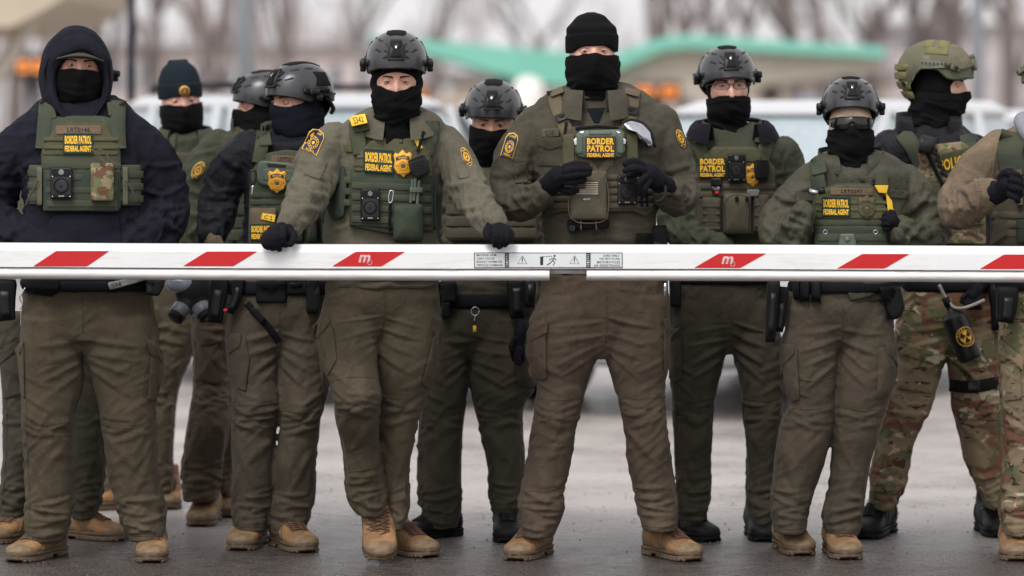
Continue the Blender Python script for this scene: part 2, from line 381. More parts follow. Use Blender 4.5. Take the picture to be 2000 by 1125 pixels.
class Samples:
    """centre-line samples that steer the cloth folds"""
    def __init__(s): s.C = []; s.T = []; s.U = []; s.r = []; s.a = []; s.s = []; s.id = []; s.k = 0
    def add(s, C, T, U, r, a):
        L = np.concatenate([[0], np.cumsum(np.linalg.norm(np.diff(C, axis=0), axis=1))])
        s.C.append(C); s.T.append(T); s.U.append(U); s.r.append(r); s.a.append(a); s.s.append(L); s.id.append(np.full(len(C), s.k)); s.k += 1
    def fold(s, V, F, E, fs=15, fr=1.3, seed=0, drape=.5, sharp=2.4):
        C = np.vstack(s.C); T = np.vstack(s.T); U = np.vstack(s.U); r = np.concatenate(s.r); a = np.concatenate(s.a); L = np.concatenate(s.s); I = np.concatenate(s.id)
        best = np.empty(len(V), int)
        for i in range(0, len(V), 4000):
            d = np.linalg.norm(V[i:i + 4000, None] - C[None], axis=2) - r[None] * .9; best[i:i + 4000] = d.argmin(1)
        rel = V - C[best]; t = (rel * T[best]).sum(1); ss = L[best] + t
        rad = rel - T[best] * t[:, None]; u = (rad * U[best]).sum(1); w = (rad * np.cross(T[best], U[best])).sum(1)
        q = np.sqrt(u * u + w * w) + 1e-6; u, w = u / q, w / q; am = a[best]
        # smooth the amplitude and frame between limbs
        base = np.stack([ss * fs + .8 * u + 1.1 * w, u * fr + I[best] * 7.3, w * fr], 1)
        wp = np.stack([vnoise(base * .6 + 11.3, seed + 1), vnoise(base * .6 + 31.7, seed + 2), vnoise(base * .6 + 51.1, seed + 3)], 1) - .5
        P = base + wp * np.array((2.2, .9, .9))
        r1 = (1 - abs(2 * vnoise(P, seed + 5) - 1)) ** sharp
        r2 = (1 - abs(2 * vnoise(P * np.array((1.9, 1.7, 1.7)) + 5, seed + 6) - 1)) ** sharp
        dr = vnoise(np.stack([ss * 3.2, u * 2.6 + 40, w * 2.6], 1), seed + 7) - .5
        st = .5 + .5 * np.sin(6.283 * (ss * fs * 1.25 + 2.4 * wp[:, 0] + .55 * u + .4 * w)); st = st ** 2.2 * sstep(.42, .62, vnoise(np.stack([ss * 4.5, u * 1.4 + 9, w * 1.4], 1), seed + 8))
        disp = am * ((r1 - .30) * 1.55 + .6 * (r2 - .30) + .95 * (st - .15)) + (am * .6 + .004) * drape * 2 * dr
        for _ in range(1):
            n = len(V); S = np.bincount(E[:, 0], disp[E[:, 1]], n) + np.bincount(E[:, 1], disp[E[:, 0]], n)
            disp = .6 * disp + .4 * S / (np.bincount(E.ravel(), minlength=n) + 1e-9)
        N = vnormals(V, F); V = V + N * disp[:, None]
        return V

# ================================================================== PEOPLE: engine
def conv_rows(rows, d, leg=False, k=4):
    A = []
    for r in rows:
        py, xl, xr = r[:3]; dy = r[3] if len(r) > 3 and r[3] is not None else 0
        rx = (xr - xl) / 2 * (d + dy) / FPX
        ry = r[4] if len(r) > 4 and r[4] is not None else ((.5 * rx + .060) if leg else (.38 * rx + .050))
        fo = r[5] if len(r) > 5 else -1
        A.append((*W((xl + xr) / 2, py, d + dy), rx, ry, fo))
    A = np.array(A)
    if leg:                                             # default fold strengths down a trouser leg
        t = np.linspace(0, 1, len(A)); z = A[:, 2]; t = (z[0] - z) / (z[0] - z[-1])
        auto = .0028 + .002 * gs(t - .47, .13) + .0035 * sstep(.72, .88, t) + .0015 * gs(t - .08, .14); auto = auto * (1 - .85 * sstep(.955, 1, t))
    else: auto = np.full(len(A), .004)
    A[:, 5] = np.where(A[:, 5] < 0, auto, A[:, 5])
    return cr(A, k)
def add_rows(mb, S, A, mat, scale=1.0, ex=2.2, seg=28):
    C = A[:, :3]; n = len(A); U = np.zeros((n, 3)); V = np.zeros((n, 3)); U[:, 0] = A[:, 3] * scale; V[:, 1] = A[:, 4] * scale
    rings(mb, C, U, V, mat, seg, ex)
    if S is not None:
        T = np.gradient(C, axis=0); T /= np.linalg.norm(T, axis=1)[:, None]
        Ux = np.tile((1., 0, 0), (n, 1)); Ux = Ux - T * (Ux * T).sum(1)[:, None]; Ux /= np.linalg.norm(Ux, axis=1)[:, None]
        S.add(C, T, Ux, (A[:, 3] + A[:, 4]) / 2, A[:, 5])
def conv_limb(pts, d, k=5):
    A = []
    for p in pts:
        px, py, dy, r = p[:4]; fo = p[4] if len(p) > 4 else .006
        A.append((*W(px, py, d + dy), r * (d + dy) / FPX, fo))
    return cr(np.array(A), k)
def add_limb(mb, S, A, mat, scale=1.0, seg=20):
    P = A[:, :3]; T = np.gradient(P, axis=0); T /= np.linalg.norm(T, axis=1)[:, None] + 1e-12
    capsule(mb, P, A[:, 3] * scale, mat, seg)
    if S is not None:
        U = []; u = np.cross(T[0], (0, 1, 0)); u /= np.linalg.norm(u)
        for t in T: u = u - t * np.dot(u, t); u /= np.linalg.norm(u); U.append(u)
        S.add(P, T, np.array(U), A[:, 3], A[:, 4])

def leg_creases(rows, inner, seed, side=1, amt=1.0):
    rnd = random.Random(seed); R_ = np.array([r[:3] for r in rows], float); y0, y1 = R_[0, 0], R_[-1, 0]; L = []
    def p(t, u): y = y0 + (y1 - y0) * t; return (np.interp(y, R_[:, 0], R_[:, 1]) * (1 - u) + np.interp(y, R_[:, 0], R_[:, 2]) * u, y)
    def add(t0, u0, t1, u1, w, h, sag=.0):
        if inner == 0: u0, u1 = 1 - u0, 1 - u1
        j = lambda a: a + rnd.uniform(-.02, .02)
        L.append(([p(j(t0), u0), p((t0 + t1) / 2 + sag, (u0 + u1) / 2), p(j(t1), u1)], w * .82 * rnd.uniform(.7, 1.2), h * 1.15 * amt * rnd.uniform(.6, 1.4)))
    for i in range(4): add(.10 + .045 * i, 1.0, .13 + .075 * i, .25 + .06 * i, 4.5, .0058, .004)              # from the crotch outwards
    for i in range(2): add(.26 + .08 * i, .02, .33 + .09 * i, .55, 4.5, .0045, .01)
    for i in range(3): add(.44 + .035 * i, 1.0, .47 + .02 * i, .45, 4.5, .0062, .012)                          # at the knee
    for i in range(3): add(.43 + .04 * i, .0, .49 + .015 * i, .42, 4.5, .0058, .014)
    add(.50, .15, .545, .85, 6, .0055, .022); add(.56, .95, .72, .30, 8, .0042, .0); add(.62, .10, .82, .62, 8.5, .0042, .01)
    for i in range(6): a = rnd.random() < .5; t = .815 + .027 * i; add(t, .0 if a else 1.0, t + rnd.uniform(.0, .035), rnd.uniform(.6, .95) if a else rnd.uniform(.05, .4), 4.2, .0075, .014)
    return L
def arm_creases(pts, seed, amt=1.0):
    rnd = random.Random(seed); A = cr(np.array([(q[0], q[1], q[3]) for q in pts], float), 6); T_ = np.gradient(A[:, :2], axis=0); T_ /= np.linalg.norm(T_, axis=1)[:, None] + 1e-9; L = []; n = len(A) - 1
    def p(t, u): i = t * n; k = min(n - 1, max(0, int(i))); f = i - k; c = A[k] * (1 - f) + A[k + 1] * f; return (c[0] - T_[k][1] * u * c[2], c[1] + T_[k][0] * u * c[2])
    for i in range(11):
        t = rnd.uniform(.22, .94); u0 = rnd.choice((-1, 1)); u1 = -u0 * rnd.uniform(-.2, .75); dt = rnd.uniform(-.10, .10)
        L.append(([p(t, u0), p(np.clip(t + dt * .5 + .03, 0, 1), (u0 + u1) / 2), p(np.clip(t + dt, 0, 1), u1)], rnd.uniform(3.6, 6.2), amt * rnd.uniform(.0045, .0085)))
    return L
class Person:
    def __init__(s, label, d, px, foot_py, seed):
        s.d = d; s.seed = seed
        p = W(px, foot_py, d); s.o = np.array((p[0], p[1], 0.0)); s.root = empty('person', s.o)
        tag(s.root, label, 'person', 'people standing along the barrier arm'); s.body = MB(); s.lim = []; s.H = None; s.parts = {}
    def part(s, name, mb, parent=None, label=None, sharp=None):
        o = mb.build(name, parent or s.root, s.o, sharp=sharp)
        if label: o['label'] = label
        return o
    def set_vf(s, name, V, F, mat, parent=None, label=None):
        mb = MB(); mb.v = [V]; mb.f = F.tolist() if hasattr(F, 'tolist') else F; mb.n = len(V); mb.mats = [mat]; mb.m = [0] * len(mb.f)
        return s.part(name, mb, parent, label), mb
    def trousers(s, waist, legs, mat, vox=.0062, fs=15):
        mb = MB(); S = Samples(); A = conv_rows([r if len(r) < 5 else (*r[:4], r[4] * .88) for r in waist], s.d); A[:, 5] = .0022; A[:, 4] = np.minimum(A[:, 4], np.linspace(.136, .100, len(A))); add_rows(mb, S, A, mat); s.lim.append(('rows', A))
        for l in legs: A = conv_rows(l, s.d, True); add_rows(mb, S, A, mat); s.lim.append(('rows', A))
        V, F, E = remesh(mb, vox, mat, 3); V = S.fold(V, F, E, fs, 1.3, s.seed); N = laplace(vnormals(V, F), E, 2); C = []
        for i, l in enumerate(legs): C += leg_creases(l, 1 - i if len(legs) == 2 else 1, s.seed * 3 + i)
        V = crease(V, N, C)
        o, m = s.set_vf('trousers', V, F, mat); s.tr = o; s.tr_bvh = m.bvh(); cast = cam_cast(s.tr_bvh, s.d, .06)
        for i, l in enumerate(legs):
            q = l[1:-1]; mb = MB(); u = .07 if i == 0 else .93; seam(mb, cast, [(a[1] * (1 - u) + a[2] * u, a[0]) for a in q], mat, .0014); s.part('seam', mb, o)
            b = l[-1]; c = (b[2] - b[1]) * .08; mb = MB(); seam(mb, cast, [(b[1] + c, b[0] - 9), ((b[1] + b[2]) / 2, b[0] - 6), (b[2] - c, b[0] - 9)], mat, .0014); s.part('hem_seam', mb, o)
        return o
    def jacket(s, torso, arms, mat, vox=.0072, fs=17, name='jacket', fold=.011):
        mb = MB(); S = Samples(); A = conv_rows(torso, s.d); A[:, 5] = fold * .38; add_rows(mb, S, A, mat, ex=2.35, seg=36); s.lim.append(('rows', A))
        tb = MB(); add_rows(tb, None, A, mat, ex=2.35, seg=48); s.to_bvh = tb.bvh(); s.torsoA = A
        for a in arms: A = conv_limb(a, s.d); A[:, 4] = A[:, 4] * (fold / .015); add_limb(mb, S, A, mat); s.lim.append(('limb', A))
        V, F, E = remesh(mb, vox, mat, 3); V = S.fold(V, F, E, fs, 1.4, s.seed + 50); N = laplace(vnormals(V, F), E, 2); C = []
        for i, a in enumerate(arms): C += arm_creases(a, s.seed * 5 + i, fold / .011)
        V = crease(V, N, C)
        o, m = s.set_vf(name, V, F, mat); s.ja = o; s.ja_bvh = m.bvh(); return o
    def head(s, px, py, dy=-.02, yaw=0, pitch=0, roll=0, sc=1.0):
        Rm = Matrix.Rotation(R(yaw), 4, 'Z') @ Matrix.Rotation(R(pitch), 4, 'X') @ Matrix.Rotation(R(roll), 4, 'Y') @ Matrix.Scale(sc, 4)
        e = Rm @ Vector((0, -.085, .012)); p = Vector(W(px, py, s.d + dy + e.y)) - e
        s.H = Matrix.Translation(p) @ Rm; s.Hn = s.H.copy(); return s.H
    def finish_body(s, skin, foot_pts=()):
        mb = MB()
        for k, A in s.lim:
            if k == 'rows': add_rows(mb, None, A, skin, .74, seg=16)
            else: add_limb(mb, None, A, skin, .62, 12)
        top = s.torsoA[0][:3]
        if s.H is not None:
            h = np.array(s.H @ Vector((0, .02, -.07))); capsule(mb, [h, (h + top) / 2, top + (0, .0, -.06)], [.052, .055, .06], skin, 14)
        for f in foot_pts: capsule(mb, [f + np.array((0, .05, .10)), f + np.array((0, .04, .06)), f + np.array((0, -.06, .045))], [.035, .035, .03], skin, 10)
        V, F, E = remesh(mb, .019, skin, 1)
        b = MB(); b.v = [V]; b.f = F.tolist(); b.n = len(V); b.mats = [skin]; b.m = [0] * len(b.f)
        if s.H is not None: hm = head_mesh(skin); hm.xf(s.H); b.merge(hm)
        s.bo = s.part('body', b)

# ------------------------------------------------------------------ head, eyes
def head_surface(x, z):
    """front depth y of the face at local x, z"""
    zz = np.clip(z / .118, -1, 1); k = np.clip(1 - zz ** 2 - (x / (.076 * (1 - .2 * sstep(0, .11, -z)))) ** 2, 0, 1)
    y = -.096 * np.sqrt(k)
    w = sstep(.2, .7, np.sqrt(k))
    prof = np.interp(z, (-.046, -.040, -.030, -.018, 0, .014, .028), (0, .55, 1, .82, .5, .28, 0))
    y = y - w * .027 * gs(x, .0115) * prof - w * .004 * gs(abs(x) - .012, .007) * gs(z + .033, .008)
    y = y + w * .0105 * gs(abs(x) - .031, .017) * gs(z - .010, .013)
    y = y - w * .0065 * gs(abs(x) - .027, .026) * gs(z - .033, .009)
    y = y - w * .006 * gs(abs(x) - .043, .020) * gs(z + .022, .018)
    y = y - w * .007 * gs(x, .022) * gs(z + .066, .010) - w * .010 * gs(x, .03) * gs(z + .098, .016)
    return y
def head_mesh(skin, nu=84, nv=72):
    th = np.linspace(.03, math.pi - .03, nv)[:, None]; ph = np.linspace(-math.pi, math.pi, nu, endpoint=False)[None]
    z = .118 * np.cos(th) + 0 * ph; jaw = 1 - .2 * sstep(0, .11, -z)
    x = .076 * jaw * np.sin(th) * np.sin(ph); y0 = -.096 * np.sin(th) * np.cos(ph)
    yf = head_surface(x, z); y = np.where(y0 < 0, yf, y0 * (1 - .3 * sstep(.04, .11, -z)))
    mb = MB(); V = np.stack([x, y, z], 2).reshape(-1, 3); F = grid_faces(nv, nu, True)
    V = np.vstack([V, (0, 0, .118), (0, 0, -.118)]); k = nu * nv
    F += [(k, (i + 1) % nu, i) for i in range(nu)] + [(k + 1, k - nu + i, k - nu + (i + 1) % nu) for i in range(nu)]
    mb.add(V, [f for f in F], skin)
    for sx in (-1, 1):                                  # lids: shells round the eyeballs with an almond opening
        c = np.array((sx * .031, -.0735, .0105))
        for up in (1, -1):
            G = []
            for u in np.linspace(-1.15, 1.15, 13):
                op = (.275 if up > 0 else .24) * max(0, 1 - (u / .98) ** 2) - .06 * u * sx * 0
                for v in np.linspace(op, 1.25, 6):
                    v_ = v * up - .02; rr = .0138 + (.0006 if v < op + .1 else 0)
                    G.append((c[0] + rr * math.sin(u) * math.cos(v_ * .9), c[1] - rr * math.cos(u) * math.cos(v_), c[2] + rr * math.sin(v_)))
            mb.add(G, grid_faces(13, 6, flip=up < 0), skin)
    return mb
def face(P, eye='eye_brown', gaze=(0, 0), brows=True):
    for sx in (-1, 1):
        mb = MB(); sphere(mb, (0, 0, 0), .0126, M[eye], 20, 14)
        o = mb.build('eye', P.bo); loc = P.H @ Vector((sx * .031, -.0735, .0105))
        o.matrix_basis = Matrix.Translation(Vector(loc) - Vector(P.o)) @ P.H.to_3x3().to_4x4() @ Matrix.Rotation(R(gaze[0]), 4, 'Z') @ Matrix.Rotation(R(gaze[1]), 4, 'X')
    if brows:
        for sx in (-1, 1):
            mb = MB(); G = []
            for t in np.linspace(0, 1, 9):
                x = sx * (.012 + .036 * t); zc = .0262 + .0034 * math.sin(t * 2.4); w = .0040 * (1 - .5 * t)
                for q in (-1, -.3, .3, 1):
                    G.append((x, float(head_surface(x, zc + q * w)) - .0012 * (1.2 - q * q), zc + q * w))
            mb.add(G, grid_faces(9, 4, flip=sx < 0), M['brow']); mb.xf(P.H); P.part('eyebrow', mb, P.bo)

# ------------------------------------------------------------------ masks, hats, hood
def wrap_rings(rows, seg=56):
    """rows (z, cx, cy, rx, ry, nose) -> grid of ring vertices, ph=0 faces -y"""
    A = cr(np.array(rows, float), 5); ph = np.linspace(-math.pi, math.pi, seg, endpoint=False)
    X = A[:, 1:2] + A[:, 3:4] * np.sin(ph)[None]; Y = A[:, 2:3] - A[:, 4:5] * np.cos(ph)[None]; Z = A[:, 0:1] + 0 * ph[None]
    Y = Y - A[:, 5:6] * gs(X - A[:, 1:2], .019) * (np.cos(ph)[None] > 0)
    return A, X, Y, Z
def mask(P, mat=None, top=-.012, dip=.012, bot=-.20, nose=.026, amp=.006, wide=1.0, name='face_mask', nape=0, flare=0):
    mat = mat or M['black_knit']
    rows = [(top - .004, 0, 0, .080 * wide, .098, nose * .75), (top, 0, 0, .085 * wide, .102, nose * .8), (top - .02, 0, 0, .087 * wide, .103, nose), (-.055, 0, 0, .086 * wide, .101, nose * .72),
            (-.085, 0, .003, .083 * wide, .100, .012), (-.108, 0, .008, .079 * wide, .094, .004), (-.128, 0, .016, .076 * wide, .086, 0),
            (-.155, 0, .022, .077 * wide, .083, 0), (bot, 0, .024 + nape, .084 * wide + flare, .086 + flare, 0), (bot - .02, 0, .024 + nape, .075 * wide, .075, 0)]
    A, X, Y, Z = wrap_rings(rows); nr, nc = X.shape
    fr = (Y < 0) * sstep(0, -.06, Y)
    Z = Z + (dip * (1 - abs(X) / .05).clip(-.5, 1) * fr + .004 * fr) * np.exp(-((Z - top) / .045) ** 2)
    Z = Z + (vnoise(np.stack([X * 34, Y * 34, X * 0], 2).reshape(-1, 3) + P.seed, 3).reshape(X.shape) - .5) * .009 * np.exp(-((Z - top) / .03) ** 2)
    V = np.stack([X, Y, Z], 2).reshape(-1, 3)
    ph = np.tile(np.linspace(0, 2 * math.pi, nc, endpoint=False), (nr, 1)).reshape(-1)
    q = np.stack([np.cos(ph) * 1.2, np.sin(ph) * 1.2, V[:, 2] * 42 + 1.3 * np.sin(ph + P.seed)], 1)
    n = (1 - abs(2 * vnoise(q, P.seed + 9) - 1)) ** 1.7 - .45
    n2 = (1 - abs(2 * vnoise(q * (1.7, 1.7, 1.9), P.seed + 19) - 1)) ** 1.5 - .4
    a = amp * sstep(top - .005, top - .035, V[:, 2]) * (1 + .9 * sstep(-.09, -.14, V[:, 2]))
    rad = V - np.array((0, .01, 0)) * 1.0; rad[:, 2] = 0; rad /= np.linalg.norm(rad, axis=1)[:, None] + 1e-9
    V = V + rad * (a * (n * 1.2 + .5 * n2))[:, None]
    F = grid_faces(nr, nc, True); mb = MB().add(V, F, mat)
    lip = nc; V0 = V[:nc].copy(); V0[:, :2] *= .93; mb.add(np.vstack([V0, V[:nc]]), grid_faces(2, nc, True), mat)
    mb.xf(P.H); return P.part(name, mb)
def balaclava(P, mat=None, off=.0045, slot=(-.008, .036), sw=.060, name='balaclava', ear=0.004):
    mat = mat or M['black_knit']; mb0 = head_mesh(mat); nu, nv = 84, 72
    V = mb0.v[0].copy(); G = V[:nu * nv].reshape(nv, nu, 3); c = np.array((0, 0, 0.))
    N = G / np.array((.076 ** 2, .096 ** 2, .118 ** 2)); N /= np.linalg.norm(N, axis=2)[:, :, None]
    zc = (slot[0] + slot[1]) / 2; q = np.sqrt((G[:, :, 0] / sw) ** 2 + ((G[:, :, 2] - zc) / ((slot[1] - slot[0]) / 2 + .002)) ** 2); q = np.where(G[:, :, 1] < 0, q, 9)
    o_ = -.005 + (off + .005) * sstep(.90, 1.10, q); G = G + N * o_[:, :, None]; G[:, :, 0] += np.sign(G[:, :, 0]) * ear * gs(G[:, :, 1] - .01, .03) * gs(G[:, :, 2] + .005, .04)
    F = grid_faces(nv, nu, True)
    F += [(nu * nv, (i + 1) % nu, i) for i in range(nu)]
    mb = MB().add(np.vstack([G.reshape(-1, 3), (0, 0, .118 + off)]), F, mat); mb.xf(P.H); return P.part(name, mb)
def beanie(P, mat, z0=.030, top=.158, cuff=.052, peak=0, rib=True, name='knit_cap', fold=.055, droop=.010):
    rows = [(z0 + .002, 0, .003, .077, .094, 0), (z0 - .001, 0, .003, .083, .101, 0), (z0 + .006, 0, .003, .087, .1045, 0), (z0 + cuff - .006, 0, .003, .088, .105, 0), (z0 + cuff, 0, .003, .085, .102, 0), (z0 + cuff + .003, 0, .003, .0835, .100, 0),
            (z0 + cuff + .02, 0, .004, .081, .097, 0), (top - .035, 0, .006, .065, .078, 0), (top - .012, 0, .008, .042, .050, 0), (top, 0, .01, .010 + peak, .012, 0)]
    A, X, Y, Z = wrap_rings(rows, 96); nr, nc = X.shape
    V = np.stack([X, Y, Z], 2).reshape(-1, 3); ph = np.tile(np.arange(nc), nr) * 2 * math.pi / nc
    rad = V.copy(); rad[:, 2] = 0; rad /= np.linalg.norm(rad, axis=1)[:, None] + 1e-9
    w = vnoise(np.stack([np.cos(ph) * 1.5, np.sin(ph) * 1.5, V[:, 2] * 30], 1), P.seed) - .5
    V += rad * (w * .006 + (np.where(np.arange(len(V)) % 2, .0008, -.0008) if rib else 0))[:, None]
    front = sstep(-.045, -.095, V[:, 1]); V[:, 2] -= droop * (1 - front) * sstep(z0 + .06, z0, V[:, 2])
    F = grid_faces(nr, nc, True); k = nr * nc; V = np.vstack([V, V[-nc:].mean(0)]); F += [(k, (nr - 1) * nc + (i + 1) % nc, (nr - 1) * nc + i) for i in range(nc)]
    F = [f[::-1] for f in F]
    mb = MB().add(V, F, mat); mb.xf(P.H); return P.part(name, mb)

# ------------------------------------------------------------------ surface pads: pockets, panels, patches, straps
def resample(out, seg=11.0, corner=0):
    out = [np.array(p[:2], float) for p in out]; n = len(out)
    if corner:
        q = []
        for i in range(n):
            a, b, c = out[i - 1], out[i], out[(i + 1) % n]; da = a - b; dc = c - b
            ra = min(corner, np.linalg.norm(da) * .45); rc = min(corner, np.linalg.norm(dc) * .45)
            p0 = b + da / (np.linalg.norm(da) + 1e-9) * ra; p2 = b + dc / (np.linalg.norm(dc) + 1e-9) * rc
            for t in (0, .33, .67, 1): q.append((1 - t) ** 2 * p0 + 2 * t * (1 - t) * b + t * t * p2)
        out = q; n = len(out)
    r = []
    for i in range(n):
        a, b = out[i], out[(i + 1) % n]; m = max(1, int(round(np.linalg.norm(b - a) / seg)))
        for j in range(m): r.append(a + (b - a) * j / m)
    return np.array(r)
def cam_cast(bvh, d0, lim=.10):
    """caster for outlines given in photograph pixels: hits the garment, keeps the depth of missed rays near the last hit"""
    st = {'d': None}
    def ray(px, py):
        w = W(px, py, 10.0) - CAMP; L = np.linalg.norm(w); w = w / L
        h = bvh.ray_cast(Vector(CAMP), Vector(w))
        return w, (np.array(h[0]) if h[0] is not None else None)
    def cast(uv, ref=None):
        c = uv.mean(0) if ref is None else ref; w, h = ray(*c); dc = h[1] if h is not None else d0
        P = []; D = []
        for p in uv:
            w, h = ray(*p)
            if h is None:
                for q in range(2, 19, 2):
                    w2, h2 = ray(p[0], p[1] + q)
                    if h2 is not None: break
                if h2 is not None and abs(h2[1] - dc) < lim: P.append(h2); D.append(-w); continue
            dd = h[1] if h is not None else dc + lim * .6
            dd = min(max(dd, dc - lim), dc + lim); P.append(W(p[0], p[1], dd)); D.append(-w)
        return np.array(P), np.array(D)
    return cast
def pad(mb, cast, out, t, mat, off=0.0, corner=0, bulge=0, bev=.12, seg=11.0, sink=.012, inner=(.66, .33), edge=.55):
    o = resample(out, seg, corner); c = o.mean(0); n = len(o)
    R_ = [(1.0, -sink), (1.0, off + t * edge), (1 - bev * .45, off + t * .9), (1 - bev, off + t)] + [(k, off + t + bulge * (1 - k * k)) for k in inner]
    uv = np.vstack([c + (o - c) * k for k, _ in R_] + [c[None]]); P, D = cast(uv, c)
    h = np.concatenate([np.full(n, hh) for _, hh in R_] + [[off + t + bulge]]); V = P + D * h[:, None]
    nr = len(R_); F = grid_faces(nr, n, True); F += [((nr - 1) * n + i, (nr - 1) * n + (i + 1) % n, nr * n) for i in range(n)]
    a = np.cross(V[F[n][1]] - V[F[n][0]], V[F[n][2]] - V[F[n][0]])
    area = 0.5 * sum(o[i][0] * o[(i + 1) % n][1] - o[(i + 1) % n][0] * o[i][1] for i in range(n))
    if area < 0: F = [f[::-1] for f in F]
    return mb.add(V, F, mat)
def strip(mb, cast, pts, w, t, mat, off=0.0, bumps=0, seg=8):
    """flat strap along pixel points, width w px"""
    P = cr(np.array(pts, float), 1 if len(pts) == 2 else 4)
    L = np.concatenate([[0], np.cumsum(np.linalg.norm(np.diff(P, axis=0), axis=1))]); n = max(2, int(L[-1] / seg) + 1)
    if bumps: n = bumps * 4 + 1
    u = np.linspace(0, L[-1], n); P = np.stack([np.interp(u, L, P[:, 0]), np.interp(u, L, P[:, 1])], 1)
    T = np.gradient(P, axis=0); T /= np.linalg.norm(T, axis=1)[:, None] + 1e-9; N = np.stack([-T[:, 1], T[:, 0]], 1)
    hh = np.full(n, float(t))
    if bumps: hh = t * (.35 + .65 * np.abs(np.sin(np.arange(n) * math.pi / 4)) ** .5)
    rows = [(-.5, None), (-.5, .6), (-.42, 1), (0, 1.05), (.42, 1), (.5, .6), (.5, None)]
    uv = np.vstack([P + N * w * k for k, _ in rows]); Q, D = cast(uv)
    h = np.concatenate([np.full(n, -.008) if m is None else off + hh * m for _, m in rows])
    V = Q + D * h[:, None]; F = grid_faces(len(rows), n)
    nf = np.cross(V[F[3 * (n - 1)][1]] - V[F[3 * (n - 1)][0]], V[F[3 * (n - 1)][2]] - V[F[3 * (n - 1)][0]])
    if nf[1] > 0: F = [f[::-1] for f in F]
    return mb.add(V, F, mat)
def seam(mb, cast, pts, mat, r=.0016, off=.001):
    P = cr(np.array(pts, float), 5); Q, D = cast(P); return tube(mb, Q + D * off, r, mat, 5)
_tc = {}
def text2d(s, bold=.012):
    if (s, bold) not in _tc:
        cu = bpy.data.curves.new('t', 'FONT'); cu.body = s; cu.size = 1; cu.offset = bold; cu.resolution_u = 2; cu.space_character = 1.04
        ob = bpy.data.objects.new('t', cu); COL.objects.link(ob); dg = bpy.context.evaluated_depsgraph_get(); me = bpy.data.meshes.new_from_object(ob.evaluated_get(dg))
        V = np.array([v.co[:2] for v in me.vertices]); F = [tuple(p.vertices) for p in me.polygons]
        V = (V - V.min(0)) / (V.max(0) - V.min(0)); bpy.data.objects.remove(ob); bpy.data.curves.remove(cu); bpy.data.meshes.remove(me); _tc[(s, bold)] = (V, F)
    return _tc[(s, bold)]
def text(mb, cast, s, quad, mat, off, bold=.012):
    """letters mapped to the pixel quad tl, tr, br, bl"""
    V, F = text2d(s, bold); tl, tr, br, bl = [np.array(q, float) for q in quad]
    u = V[:, 0:1]; v = V[:, 1:2]; uv = (bl * (1 - u) + br * u) * (1 - v) + (tl * (1 - u) + tr * u) * v
    P, D = cast(uv, (tl + br) / 2); return mb.add(P + D * off, F, mat)
def rq(x0, y0, x1, y1, s=0):
    """rectangle; s slants it down to the right in pixels"""
    return [(x0, y0), (x1, y0 + s), (x1, y1 + s), (x0, y1)]
def oval(cx, cy, rx, ry, n=20, rot=0):
    a = np.arange(n) * 2 * math.pi / n; x = rx * np.cos(a); y = ry * np.sin(a); c, s_ = math.cos(rot), math.sin(rot)
    return [(cx + p * c - q * s_, cy + p * s_ + q * c) for p, q in zip(x, y)]
def shield(cx, cy, w, h, rot=0):
    pts = [(-.5, -.32), (-.38, -.42), (-.22, -.36), (0, -.52), (.22, -.36), (.38, -.42), (.5, -.32), (.44, -.1), (.5, .14), (.36, .36), (.12, .46), (0, .54), (-.12, .46), (-.36, .36), (-.5, .14), (-.44, -.1)]
    c, s_ = math.cos(rot), math.sin(rot); return [(cx + (x * w) * c - (y * h) * s_, cy + (x * w) * s_ + (y * h) * c) for x, y in pts]

